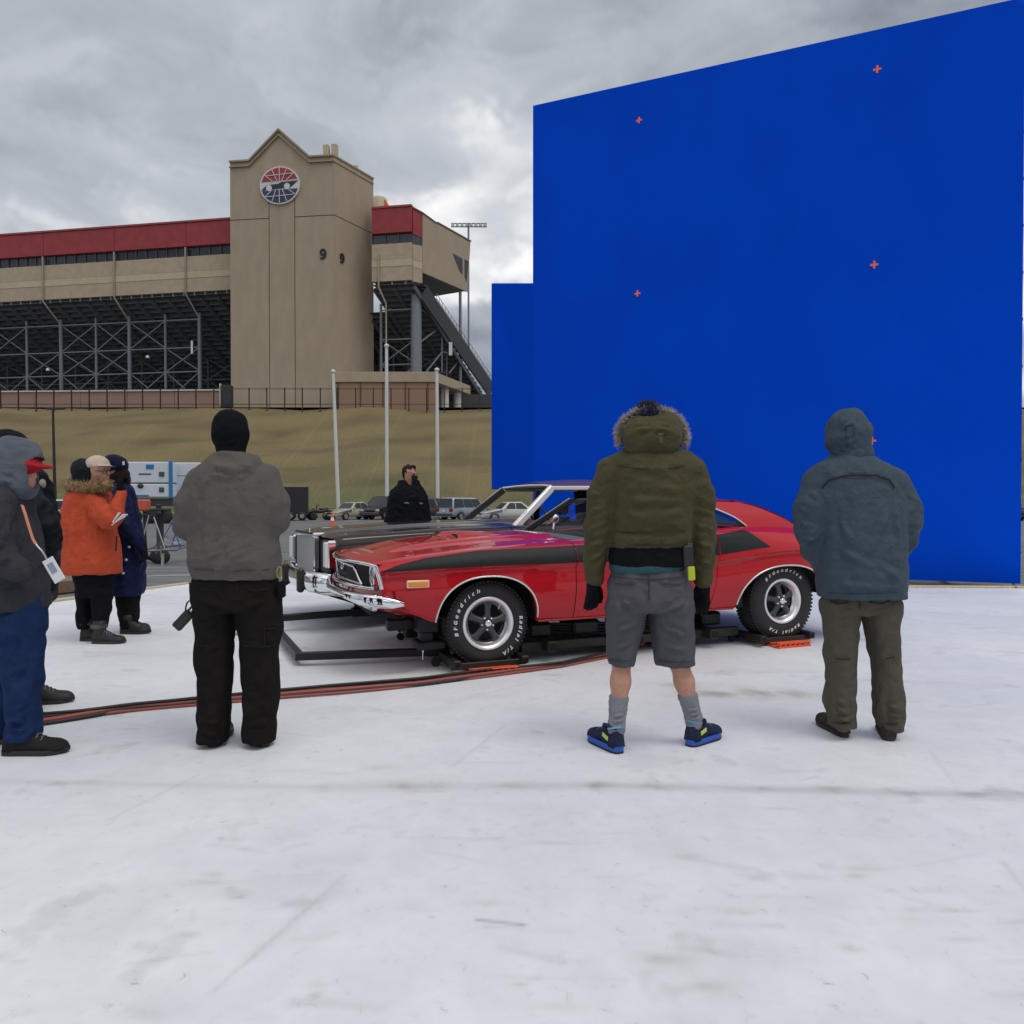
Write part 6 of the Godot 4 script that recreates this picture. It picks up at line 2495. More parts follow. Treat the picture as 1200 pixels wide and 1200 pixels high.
# shoe with its heel at c, pointing along turn (0 = away from the camera, positive to the right)
func shoe(c: Vector3, turn: float, length: float, upper: Material, sole: Material, high := 0.0, thick := 0.028, wide := 1.0) -> MeshInstance3D:
	var bs := Basis(Vector3.UP, -turn) * Basis(Vector3(1, 0, 0), Vector3(0, 1, 0), Vector3(0, 0, 1))
	var xf := Transform3D(bs, c)
	var wt := [[0.0, 0.026], [0.06, 0.035], [0.3, 0.037], [0.5, 0.042], [0.72, 0.050], [0.88, 0.043], [0.96, 0.028], [1.0, 0.012]]
	var ht := [[0.0, 0.10], [0.06, 0.132], [0.26, 0.136], [0.42, 0.118], [0.65, 0.08], [0.85, 0.07], [0.96, 0.055], [1.0, 0.04]]
	var rs := []
	for i in 21:
		var t := i / 20.0
		var w := curve(wt, t) * wide * (0.5 if i == 0 else 1.0)
		var h := maxf(curve(ht, t) * (0.8 if i == 0 else 1.0), thick + 0.006)
		var ring := []
		for k in 16:
			var a := TAU * k / 16.0
			var x := cos(a)
			var y := sin(a)
			var ww := w * (1.0 - 0.3 * maxf(y, 0.0) * float(t < 0.5))
			ring.append(xf * Vector3(signf(x) * pow(absf(x), 0.75) * ww, thick * 0.8 + (h - thick * 0.8) * pow(maxf(y, 0.0), 0.85), -t * length))
		rs.append(ring)
	var st := new_st()
	rings(st, rs)
	if high > 0.0:
		tube(st, [xf * Vector3(0, 0.07, -0.075), xf * Vector3(0, 0.12, -0.068), xf * Vector3(0, high, -0.06), xf * Vector3(0, high + 0.01, -0.06)], [0.042, 0.05, 0.056, 0.048], 16)
	else:
		# padded collar round the ankle opening
		var ring := []
		for k in 17:
			var a := TAU * k / 16.0
			ring.append(xf * Vector3(cos(a) * 0.036 * wide, 0.122 + 0.012 * cos(a * 2.0) - 0.008 * sin(a), -0.072 - sin(a) * 0.055))
		tube(st, ring, 0.009, 8, false)
	var o := obj("shoe", st, upper, who)
	rs = []
	for q in [[0.0, 0.93], [0.004, 1.0], [thick * 0.5, 1.03], [thick * 0.85, 1.06], [thick, 1.03]]:
		var ring := []
		for k in 32:
			var u := TAU * k / 32.0
			var t := 0.5 - 0.5 * cos(u)
			var w: float = (maxf(curve(wt, clampf(t, 0.0, 1.0)), 0.034) * wide * q[1] * 1.05) * pow(absf(sin(u)), 0.5) + 0.0005
			ring.append(xf * Vector3(w * signf(sin(u)), q[0] + (0.012 * smoothstep(0.8, 1.0, t) if q[0] < 0.01 else 0.0), -(t - 0.5) * length * (1.0 + 0.02 * q[1]) - length * 0.5))
		rs.append(ring)
	st = new_st()
	rings(st, rs)
	obj("sole", st, sole, o)
	if thick > 0.035:
		st = new_st()
		rs = []
		for q in [[0.0005, 0.9], [0.001, 1.045], [0.009, 1.06], [0.011, 1.0]]:
			var ring := []
			for k in 32:
				var u := TAU * k / 32.0
				var t := 0.5 - 0.5 * cos(u)
				ring.append(xf * Vector3((maxf(curve(wt, t), 0.034) * wide * q[1] * 1.05 * pow(absf(sin(u)), 0.5) + 0.0005) * signf(sin(u)), q[0] + 0.012 * smoothstep(0.8, 1.0, t), -(t - 0.5) * length * (1.0 + 0.022 * q[1]) - length * 0.5))
			rs.append(ring)
		rings(st, rs)
		obj("outsole", st, mat(0.012, 0.012, 0.018, 0.7), o)
	# laces across the instep
	st = new_st()
	for k in 4:
		var t := 0.38 + k * 0.075
		var h := curve(ht, t)
		var pts := []
		for q in 7:
			var a := PI * (0.26 + 0.48 * q / 6.0)
			var w := curve(wt, t) * wide
			pts.append(xf * Vector3(cos(a) * w * 0.9, thick * 0.8 + (h - thick * 0.8) * pow(sin(a), 0.85) + 0.002, -(t + 0.02 * (q % 2)) * length))
		tube(st, pts, 0.0028, 5)
	obj("laces", st, mat(0.16, 0.17, 0.18, 0.8), o)
	return o

# gloved or bare hand hanging from the wrist: dn along the fingers, pm out of the back of the hand, thumb towards th
func hand(called: String, w: Vector3, dn: Vector3, th: Vector3, curl: float, m: Material, size := 1.0, thick := 1.0, cell := 0.0045) -> MeshInstance3D:
	dn = dn.normalized()
	th = (th - dn * th.dot(dn)).normalized()
	var bk := th.cross(dn).normalized()      # palm side
	var xf := Transform3D(Basis(th, -dn, bk), Vector3.ZERO)
	var g := func(x: float, y: float, z: float) -> Vector3: return w + xf.basis * (Vector3(x, -y, z) * size)
	var r := 0.0105 * thick * size
	var s := []
	s.append(cap(g.call(0, -0.02, 0), g.call(0, 0.02, 0), 0.026 * size * thick, 0.027 * size * thick, 0.015))
	for x in [-0.026, -0.009, 0.009, 0.026]:
		s.append(cap(g.call(x * 0.7, 0.02, 0), g.call(x, 0.09, 0.002), 0.0145 * size * thick, 0.0125 * size * thick, 0.014))
	var k := 0
	for q in [[-0.030, 0.062], [-0.011, 0.077], [0.009, 0.082], [0.028, 0.074]]:
		var x: float = q[0]
		var l: float = q[1]
		var c := curl * (1.0 + 0.18 * k)
		var p0: Vector3 = g.call(x, 0.09, 0.002)
		var p1: Vector3 = g.call(x * 1.04, 0.09 + l * 0.42 * cos(c * 0.6), 0.002 + l * 0.42 * sin(c * 0.6))
		var p2: Vector3 = p1 + xf.basis * (Vector3(0, -cos(c * 1.3), sin(c * 1.3)) * l * 0.33 * size)
		var p3: Vector3 = p2 + xf.basis * (Vector3(0, -cos(c * 1.9), sin(c * 1.9)) * l * 0.25 * size)
		s.append(cap(p0, p1, r, r * 0.95, 0.004))
		s.append(cap(p1, p2, r * 0.95, r * 0.88, 0.003))
		s.append(cap(p2, p3, r * 0.88, r * 0.75, 0.003))
		k += 1
	s.append(cap(g.call(0.012, 0.02, 0.006), g.call(0.043, 0.062, 0.014), 0.017 * size * thick, 0.0135 * size * thick, 0.01))
	s.append(cap(g.call(0.043, 0.062, 0.014), g.call(0.052, 0.094, 0.018), 0.0125 * size * thick, 0.0115 * size * thick, 0.004))
	s.append(cap(g.call(0.052, 0.094, 0.018), g.call(0.051, 0.117, 0.021), 0.0112 * size * thick, 0.0085 * size * thick, 0.003))
	return put(called, field_mesh(s, cell), m, who)

# fur: many thin tapering tufts standing out of a line, on one mesh
func fur(pts: Array, radius: float, length: float, count: int, tones: Array, parent: Node) -> void:
	var st := SurfaceTool.new()
	st.begin(Mesh.PRIMITIVE_TRIANGLES)
	for k in count:
		var f := rng.randf() * (pts.size() - 1.001)
		var i := int(f)
		var a: Vector3 = pts[i]
		var b: Vector3 = pts[i + 1]
		var c := a.lerp(b, f - i)
		var d := (b - a).normalized()
		var o := Vector3(rng.randf_range(-1, 1), rng.randf_range(-1, 1), rng.randf_range(-1, 1))
		o = (o - d * o.dot(d)).normalized()
		var root := c + o * radius * rng.randf_range(0.55, 1.0)
		var tip := root + (o + d * rng.randf_range(-0.6, 0.6) + Vector3(0, -0.3, 0)).normalized() * length * rng.randf_range(0.5, 1.15)
		var s := (tip - root).cross(Vector3(rng.randf_range(-1, 1), rng.randf_range(-1, 1), rng.randf_range(-1, 1))).normalized() * length * 0.07
		var tone: Color = tones[rng.randi() % tones.size()]
		st.set_color(tone * rng.randf_range(0.75, 1.2))
		st.add_vertex(root + s); st.add_vertex(root - s); st.add_vertex(tip)
	var core := []
	for p: Vector3 in pts:
		core.append(p)
	var fm := mat(1, 1, 1, 0.9)
	fm.vertex_color_use_as_albedo = true
	fm.backlight_enabled = true
	fm.backlight = Color(0.25, 0.25, 0.25)
	st.generate_normals()
	var o := put("fur", st.commit(), fm, parent)
	o.set_meta("kind", "stuff")

func radio(c: Vector3, label: String, tilt := 0.0, accent := Color(0.03, 0.03, 0.03)) -> void:
	var o := thing("two_way_radio", label, "radio", who.position + c)
	var bs := Basis(Vector3.BACK, tilt)
	var st := new_st(true)
	box(st, bs * Vector3(0, 0, 0), Vector3(0.052, 0.11, 0.032), 0.006, bs)
	obj("case", st, mat(0.013, 0.013, 0.014, 0.5), o)
	st = new_st()
	tube(st, [bs * Vector3(-0.015, 0.05, 0), bs * Vector3(-0.015, 0.17, 0)], [0.006, 0.004], 8)
	obj("antenna", st, mat(0.013, 0.013, 0.014, 0.5), o)
	st = new_st()
	for x in [0.004, 0.018]:
		lathe(st, [[0.006, 0.05], [0.006, 0.066], [0.003, 0.067]], 10, Transform3D(bs, bs * Vector3(x, 0, 0)))
	obj("knob", st, mat(0.05, 0.05, 0.05, 0.5), o)
	if accent.g > 0.1:
		st = new_st(true)
		box(st, bs * Vector3(0.01, -0.085, 0.012), Vector3(0.035, 0.07, 0.014), 0.004, bs)
		obj("tag", st, mat(accent.r, accent.g, accent.b, 0.6), o)

func hem_folds(px0: float, px1: float, py0: float, py1: float, z: float, n: int, sd: int, depth := 0.008) -> Array:
	# a few slanting creases spread over a patch of cloth
	var r := RandomNumberGenerator.new()
	r.seed = sd
	var out := []
	for k in n:
		var a := V(r.randf_range(px0, px1), r.randf_range(py0, py1), z)
		out.append([a, a + Vector3(r.randf_range(-0.12, 0.12), r.randf_range(-0.05, 0.05), 0), r.randf_range(0.010, 0.02), depth * r.randf_range(0.5, 1.1)])
	return out

func grey_hoodie_man() -> void:
	person(275, 3.86, "person in grey hooded sweatshirt and dark trousers, seen from behind left of the cars")
	var grey := cloth(0.105, 0.096, 0.090, 0.10, 0.15, 3, 0.95, 0.1)
	var dark := cloth(0.012, 0.0105, 0.0095, 0.25, 0.12, 4, 0.9, 0.1)
	var black := cloth(0.007, 0.008, 0.011, 0.2, 0.1, 5, 0.95, 0.12)
	body({"head": V(270, 507, -0.02), "neck": V(271, 538, 0), "hip": V(276, 700, 0), "shl": V(228, 562, 0), "ell": V(215, 618, -0.02), "wrl": V(246, 622, -0.26), "shr": V(317, 562, 0), "elr": V(329, 615, -0.02), "wrr": V(296, 622, -0.26),
		"kl": V(250, 775, -0.01), "al": V(249, 862, 0), "kr": V(304, 775, -0.02), "ar": V(304, 850, -0.02)}, 0.024, 0.95)
	var s := [loft([[529, 252, 291, 0.095, -0.005], [536, 246, 298, 0.10, 0.0], [544, 236, 309, 0.105, 0.005], [555, 228, 319, 0.125, 0.01], [575, 225, 324, 0.14, 0.01], [600, 224, 325, 0.142, 0.01], [627, 222, 326, 0.142, 0.0], [655, 221, 328, 0.152, 0.0], [668, 224, 327, 0.148, 0.0], [679, 227, 326, 0.14, 0.0]])]
	s += chain([V(236, 562, 0.0), V(221, 590, 0.02), V(217, 616, 0.0), V(228, 622, -0.14), V(246, 622, -0.27)], [0.07, 0.068, 0.060, 0.056, 0.04], 0.03)
	s += chain([V(311, 560, 0.0), V(321, 588, 0.02), V(325, 610, 0.0), V(314, 619, -0.14), V(296, 622, -0.27)], [0.078, 0.07, 0.06, 0.055, 0.04], 0.035)
	# hood lying folded on the shoulders
	s += chain([V(249, 538, -0.03), V(246, 542, 0.05), V(256, 548, 0.105), V(272, 550.5, 0.122), V(289, 547.5, 0.105), V(299, 541, 0.05), V(297, 537, -0.03)], [0.026, 0.03, 0.028, 0.026, 0.028, 0.03, 0.026], 0.02)
	var folds := hem_folds(232, 318, 625, 660, 0.15, 8, 4, 0.006)
	folds.append([V(224, 632, 0.06), V(244, 622, 0.13), 0.018, 0.010])
	folds.append([V(326, 630, 0.06), V(306, 618, 0.13), 0.018, 0.010])
	folds.append([V(229, 668.5, 0.15), V(324, 668.5, 0.15), 0.007, 0.006])
	folds.append([V(240, 558, 0.13), V(231, 612, 0.12), 0.010, 0.007])
	folds.append([V(310, 556, 0.13), V(319, 612, 0.12), 0.010, 0.007])
	folds.append([V(246, 556, 0.13), V(272, 561, 0.15), 0.012, 0.008])
	folds.append([V(272, 561, 0.15), V(300, 555, 0.13), 0.012, 0.008])
	var top := put("sweatshirt", field_mesh(s, 0.012, [[Vector3.DOWN, -V(0, 679, 0).y]], folds, 0.007, Vector3(5, 3, 5), 3), grey, who)
	var grey_thread := mat(0.04, 0.036, 0.033, 0.9)
	seam(s[0], [[226, 667], [250, 668.5], [275, 669], [300, 668.5], [325, 667]], 0.003, grey_thread, top)
	s = [cap(V(270, 500, -0.02), V(270, 505, -0.015), 0.094, 0.096, 0.03, Vector3(0.98, 1.0, 1.12)), cap(V(270, 515, -0.02), V(271, 531, 0), 0.086, 0.072, 0.03)]
	put("balaclava", field_mesh(s, 0.010, [], [[V(250, 519, 0.06), V(290, 519, 0.07), 0.008, 0.005]], 0.003, Vector3(8, 8, 8), 2), black, who)
	s = [loft([[672, 228, 325, 0.125], [690, 226, 328, 0.13], [702, 226, 329, 0.13, 0.005], [714, 228, 329, 0.12, 0.005]], 2.4, 0.03),
		loft([[700, 227, 276, 0.118], [720, 228, 275, 0.112], [753, 229, 272, 0.10], [785, 230.5, 271.5, 0.097], [812, 230, 270.5, 0.098], [845, 230.5, 268.5, 0.098], [860, 231, 266, 0.10, 0.0], [869, 231.5, 265.5, 0.10, 0.0]], 2.4, 0.02),
		loft([[700, 277, 329, 0.118], [720, 278, 329.5, 0.112], [753, 281, 328, 0.10], [785, 283, 326, 0.097], [812, 284, 325.5, 0.098], [840, 284.5, 324, 0.10], [858, 284, 323, 0.10], [868, 285, 322, 0.10]], 2.4, 0.02)]
	folds = [[V(235, 702, 0.13), V(268, 712, 0.12), 0.016, 0.010], [V(322, 700, 0.13), V(286, 712, 0.12), 0.016, 0.010], [V(240, 760, 0.1), V(268, 757, 0.1), 0.014, 0.008], [V(288, 757, 0.1), V(320, 760, 0.1), 0.014, 0.008],
		[V(231, 858, 0.09), V(264, 864, 0.09), 0.014, 0.010], [V(234, 845, 0.09), V(262, 849, 0.09), 0.012, 0.008], [V(286, 850, 0.09), V(320, 846, 0.09), 0.014, 0.01], [V(276, 690, 0.13), V(276, 720, 0.1), 0.01, 0.008], [V(236, 735, 0.11), V(262, 728, 0.11), 0.012, 0.007], [V(230, 690, 0.12), V(236, 745, 0.08), 0.008, 0.004]]
	var pants := put("trousers", field_mesh(s, 0.012, [], folds, 0.008, Vector3(6, 3.2, 6), 8), dark, who)
	var thread := mat(0.004, 0.004, 0.004, 0.95)
	for q in [[0, [[277, 683], [277, 708]]], [0, [[237, 690], [250, 692], [263, 691]]], [0, [[290, 691], [303, 692], [316, 690]]], [1, [[236, 731], [250, 733], [258, 732]]], [2, [[309, 737], [318, 737], [327, 735]]], [2, [[309, 737], [310, 764]]], [1, [[233, 757], [250, 759], [268, 757]]], [2, [[285, 757], [304, 759], [325, 756]]]]:
		seam(s[q[0]], q[1], 0.0028, thread, pants)
	var leather := mat(0.018, 0.018, 0.019, 0.55)
	shoe(V(248, 880, 0.04) * Vector3(1, 0, 1), -0.15, 0.30, leather, mat(0.014, 0.014, 0.015, 0.7), 0.0, 0.022, 1.12)
	shoe(V(306, 872, 0.02) * Vector3(1, 0, 1) + Vector3(0.02, 0, 0.02), -0.55, 0.30, leather, mat(0.014, 0.014, 0.015, 0.7), 0.0, 0.022, 1.12)
	hand("glove", V(250, 622, -0.29), Vector3(0.6, -0.1, -0.5), Vector3(0, 1, 0), 0.7, black, 1.0, 1.1, 0.007)
	hand("glove", V(292, 622, -0.29), Vector3(-0.6, -0.1, -0.5), Vector3(0, 1, 0), 0.7, black, 1.0, 1.1, 0.007)
	# things clipped to the belt
	radio(V(214, 727, 0.02), "black radio dangling from a lanyard at the grey hooded person's left hip", -0.75)
	var st := new_st()
	tube(st, [V(222, 683, 0.02), V(222, 692, 0.03), V(223, 703, 0.03), V(219, 706, 0.03), V(217, 712, 0.02), V(217, 720, 0.02)], 0.004, 6)
	obj("lanyard", st, black, who)
	st = new_st()
	var ring := []
	for k in 13:
		var a := TAU * k / 12.0
		ring.append(V(327, 671, 0.08) + Vector3(cos(a) * 0.012, sin(a) * 0.03, 0))
	tube(st, ring, 0.004, 6, false)
	obj("carabiner", st, mat(0.25, 0.27, 0.05, 0.4, 0.5), who)
	st = new_st(true)
	box(st, V(329.5, 691, 0.04), Vector3(0.03, 0.085, 0.07), 0.008)
	obj("tool_pouch", st, black, who)

func olive_parka_man() -> void:
	person(762, 3.83, "person in olive parka with fur trimmed hood, grey shorts and blue running shoes")
	var olive := cloth(0.064, 0.057, 0.028, 0.10, 0.15, 13, 0.62, 0.05)
	var black := cloth(0.008, 0.0085, 0.010, 0.2, 0.1, 5, 0.95, 0.12)
	var navy := cloth(0.008, 0.010, 0.026, 0.2, 0.2, 6, 0.95, 0.15)
	var shorts := cloth(0.082, 0.080, 0.094, 0.09, 0.1, 14, 0.8, 0.05)
	body({"head": V(764, 507, -0.05), "neck": V(764, 540, 0), "hip": V(762, 690, 0), "shl": V(712, 556, 0), "ell": V(700, 620, 0), "wrl": V(697, 674, -0.01), "shr": V(814, 556, 0), "elr": V(824, 620, 0), "wrr": V(824, 678, -0.01),
		"kl": V(729, 772, 0.0), "al": V(724, 850, 0.05), "kr": V(796, 776, -0.01), "ar": V(813, 842, -0.03)}, 0.012, 1.0)
	var s := [loft([[523, 738, 788, 0.085, -0.01], [528, 728, 800, 0.10], [534, 716, 813, 0.12], [545, 712, 818, 0.14, 0.005], [560, 712, 816, 0.155, 0.008], [590, 714, 812, 0.162, 0.008], [612, 714, 811, 0.162, 0.004], [622, 715, 810, 0.155, 0.0], [632, 712.5, 809.5, 0.158, 0.0], [641, 713, 808, 0.15, 0.0]], 2.5)]
	s += chain([V(715, 553, 0.0), V(705, 580, 0.01), V(700, 620, 0.01), V(696.5, 655, 0.0), V(696, 675, -0.01)], [0.078, 0.074, 0.070, 0.064, 0.058], 0.02)
	s += chain([V(812, 553, 0.0), V(821, 580, 0.01), V(824.5, 620, 0.01), V(824, 660, 0.0), V(824, 681, -0.01)], [0.078, 0.074, 0.068, 0.060, 0.052], 0.02)
	var folds := []
	# quilting lines and sleeve creases
	folds.append([V(714, 622.5, 0.17), V(810, 621, 0.17), 0.012, 0.009])
	for q in [[720, 600, 760, 608], [765, 606, 806, 598], [722, 575, 750, 570], [770, 572, 806, 577], [735, 548, 790, 548], [730, 586, 800, 588]]:
		folds.append([V(q[0], q[1], 0.16), V(q[2], q[3], 0.165), 0.022, 0.006])
	for q in [[688, 600, 712, 594], [687, 622, 712, 612], [686, 640, 710, 636], [685, 658, 709, 650], [690, 578, 714, 582], [814, 596, 838, 604], [815, 616, 839, 622], [815, 636, 837, 642], [814, 656, 836, 664], [812, 578, 834, 574]]:
		folds.append([V(q[0], q[1], 0.07), V(q[2], q[3], 0.07), 0.014, 0.008])
	var parka := put("parka", field_mesh(s, 0.011, [], folds, 0.0065, Vector3(4.2, 6, 4), 12), olive, who)
	var parka_shape: Array = s[0]
	var olive_thread := mat(0.022, 0.019, 0.009, 0.9)
	for q in [[[717, 622.5], [740, 624], [762, 624], [785, 623.5], [808, 622]], [[722, 545], [745, 549], [764, 550], [785, 549], [806, 545]], [[716, 637], [740, 638.5], [762, 639], [786, 638.5], [808, 637]]]:
		seam(parka_shape, q, 0.003, olive_thread, parka)
	# hood hanging open behind the head
	s = [cap(V(748, 512, 0.05), V(780, 512, 0.05), 0.085, 0.085, 0.04), cap(V(752, 502, 0.0), V(778, 502, 0.0), 0.085, 0.085, 0.04), cap(V(746, 521, 0.075), V(784, 521, 0.075), 0.055, 0.055, 0.03)]
	s.append(["cut", V(764, 490, -0.08), V(764, 512, -0.07), 0.105, 0.10, 0.01])
	folds = [[V(735, 519, 0.11), V(795, 519, 0.11), 0.012, 0.008], [V(742, 506, 0.12), V(764, 500, 0.14), 0.014, 0.008], [V(766, 500, 0.14), V(790, 508, 0.12), 0.014, 0.008]]
	var hood := put("hood", field_mesh(s, 0.010, [], folds, 0.006, Vector3(5, 6, 5), 14), olive, who)
	var st := new_st(true)
	box(st, V(774, 514, 0.155), Vector3(0.016, 0.045, 0.006), 0.002, Basis(Vector3.BACK, 0.08) * Basis(Vector3.RIGHT, 0.1))
	box(st, V(774, 509, 0.158), Vector3(0.026, 0.012, 0.008), 0.002, Basis(Vector3.BACK, 0.08))
	obj("hood_tab", st, mat(0.075, 0.066, 0.035, 0.6), hood)
	var rim := []
	for q in [[731, 520, -0.01], [728, 510, -0.02], [731, 499, -0.015], [740, 490, 0.0], [752, 485.5, 0.015], [765, 484, 0.02], [778, 486, 0.015], [789, 491, 0.0], [796, 500, -0.015], [799, 510, -0.02], [797, 521, -0.01]]:
		rim.append(V(q[0], q[1], q[2]))
	fur(rim, 0.022, 0.036, 9000, [Color(0.50, 0.44, 0.34), Color(0.38, 0.32, 0.23), Color(0.62, 0.58, 0.50), Color(0.24, 0.19, 0.14), Color(0.6, 0.6, 0.6)], hood)
	s = [cap(V(752, 496, -0.03), V(759, 488, -0.03), 0.088, 0.088, 0.03, Vector3(0.98, 1.02, 1.1)), cap(V(757, 500, -0.05), V(768, 500, -0.05), 0.09, 0.09, 0.03)]
	put("beanie", field_mesh(s, 0.010, [], [[V(736, 489, 0.02), V(776, 477, 0.03), 0.007, 0.004]], 0.003, Vector3(10, 10, 10), 2), navy, who)
	# dark layer and teal shirt below the parka
	s = [loft([[630, 716, 806, 0.14], [645, 714, 806, 0.145], [655, 713.5, 806, 0.147], [663, 715, 804, 0.145]], 2.5)]
	put("under_jacket", field_mesh(s, 0.012, [], hem_folds(720, 800, 646, 660, 0.14, 4, 2, 0.005), 0.004, Vector3(6, 4, 6), 3), black, who)
	s = [loft([[655, 716, 801, 0.138], [664, 714, 800, 0.142], [671, 715, 797, 0.14]], 2.5)]
	put("shirt", field_mesh(s, 0.012, [], hem_folds(720, 795, 664, 671, 0.14, 4, 6, 0.004), 0.004, Vector3(6, 4, 6), 3), cloth(0.035, 0.085, 0.10, 0.1, 0.1, 3), who)
	s = [loft([[664, 717, 805, 0.13], [680, 713, 809, 0.14, 0.01], [700, 711, 812, 0.145, 0.015], [716, 711, 813, 0.135, 0.012]], 2.4, 0.03),
		loft([[705, 711, 760, 0.13, 0.01], [722, 710, 757.5, 0.118, 0.005], [740, 710, 754, 0.108], [760, 711, 749, 0.10], [779, 713.5, 744, 0.096]], 2.4, 0.02),
		loft([[705, 762, 813, 0.13, 0.01], [722, 761.5, 813, 0.118, 0.005], [740, 763, 814, 0.108], [760, 765, 815, 0.10], [780, 767, 816, 0.096]], 2.4, 0.02)]
	folds = [[V(716, 700, 0.15), V(752, 716, 0.13), 0.014, 0.009], [V(808, 704, 0.15), V(770, 720, 0.13), 0.014, 0.009], [V(718, 742, 0.11), V(748, 730, 0.11), 0.014, 0.009], [V(772, 732, 0.11), V(806, 748, 0.11), 0.014, 0.008], [V(720, 762, 0.1), V(742, 752, 0.1), 0.012, 0.007], [V(757, 672, 0.16), V(759, 718, 0.14), 0.007, 0.006], [V(775, 756, 0.1), V(808, 764, 0.1), 0.014, 0.008], [V(776, 680, 0.15), V(800, 684, 0.14), 0.006, 0.004], [V(722, 684, 0.15), V(745, 686, 0.15), 0.01, 0.005]]
	var sh := put("shorts", field_mesh(s, 0.011, [], folds, 0.007, Vector3(6, 4, 6), 31), shorts, who)
	var grey_seam := mat(0.035, 0.034, 0.042, 0.9)
	for q in [[0, [[716, 675], [740, 678], [761, 679], [785, 678], [807, 675]]], [0, [[761, 670], [761, 712]]], [0, [[776, 684], [790, 685], [802, 684]]], [0, [[720, 684], [735, 685], [747, 684]]], [1, [[713, 774], [728, 775.5], [743, 774]]], [2, [[768, 775], [792, 776.5], [815, 775]]]]:
		seam(s[q[0]], q[1], 0.0028, grey_seam, sh)
	# socks
	var sock := cloth(0.20, 0.205, 0.235, 0.08, 0.25, 15, 0.95, 0.25)
	for q in [[V(725.5, 819, 0.03), V(723, 852, 0.06), 0.052, 0.043], [V(806.5, 816, -0.02), V(813.5, 842, -0.035), 0.052, 0.043]]:
		s = [cap(q[0], q[1], q[2], q[3], 0.02), cap(q[1], q[1] - Vector3(0, 0.03, 0), q[3], 0.042, 0.02)]
		put("sock", field_mesh(s, 0.007, [[Vector3.UP, q[0].y + 0.02]], [[q[0].lerp(q[1], 0.55) + Vector3(-0.05, 0, 0.045), q[0].lerp(q[1], 0.5) + Vector3(0.05, 0, 0.045), 0.007, 0.005], [q[0].lerp(q[1], 0.75) + Vector3(-0.05, 0, 0.045), q[0].lerp(q[1], 0.7) + Vector3(0.05, 0, 0.045), 0.007, 0.005], [q[0].lerp(q[1], 0.95) + Vector3(-0.05, 0, 0.045), q[0].lerp(q[1], 0.9) + Vector3(0.05, 0, 0.045), 0.006, 0.005]], 0.002, Vector3(20, 30, 20), 3), sock, who)
	# running shoes: dark uppers on thick blue soles
	var upper := cloth(0.024, 0.029, 0.062, 0.3, 0.1, 16, 0.85, 0.2)
	var sole := mat(0.012, 0.085, 0.42, 0.55)
	for q in [[V(727, 886, 0.11), -0.40, 1.0], [V(808, 868, 0.0), 0.78, -1.0]]:
		var c: Vector3 = q[0]
		c.y = 0.0
		var o := shoe(c, q[1], 0.29, upper, sole, 0.0, 0.036, 1.14)
		var b := Basis(Vector3.UP, -q[1])
		st = new_st(true)
		var out: Vector3 = b * Vector3(1, 0, 0) * (1.0 if q[1] < 0 else -1.0) * -1.0
		if (b * Vector3(1, 0, 0)).z > 0:
			out = b * Vector3(1, 0, 0)
		else:
			out = b * Vector3(-1, 0, 0)
		var along := b * Vector3(0, 0, -1)
		box(st, c + along * 0.075 + out * 0.0425 + Vector3(0, 0.072, 0), Vector3(0.055, 0.022, 0.006), 0.002, Basis(along, Vector3.UP, along.cross(Vector3.UP)) * Basis(Vector3.BACK, 0.2))
		obj("bright_patch", st, mat(0.45, 0.58, 0.10, 0.6), o)
		st = new_st()
		tube(st, [c + along * 0.11 + Vector3(0, 0.112, 0), c + along * 0.10 + out * -0.03 + Vector3(0, 0.135, 0), c + along * 0.12 + out * -0.05 + Vector3(0, 0.13, 0), c + along * 0.125 + out * -0.02 + Vector3(0, 0.108, 0)], 0.0028, 6)
		obj("lace_loop", st, mat(0.16, 0.18, 0.2, 0.8), o)
		st = new_st()
		var ring := []
		for k in 9:
			var a := PI * k / 8.0
			ring.append(c + b * Vector3(cos(a) * 0.040, 0.118 + 0.016 * sin(a), -0.05 + sin(a) * 0.05))
		tube(st, ring, 0.005, 6)
		obj("heel_collar", st, mat(0.12, 0.35, 0.55, 0.7), o)
	hand("glove", V(696, 680, -0.01), Vector3(-0.03, -1, -0.08), Vector3(1, 0, -0.35), 0.35, black, 1.02, 1.2)
	hand("glove", V(824, 684, -0.01), Vector3(0.0, -1, -0.1), Vector3(-0.8, 0, -0.6), 0.5, black, 1.02, 1.2)
	radio(V(806.5, 652, 0.11), "black radio with lime tag at the right hip of the olive parka wearer", 0.05, Color(0.42, 0.50, 0.02))

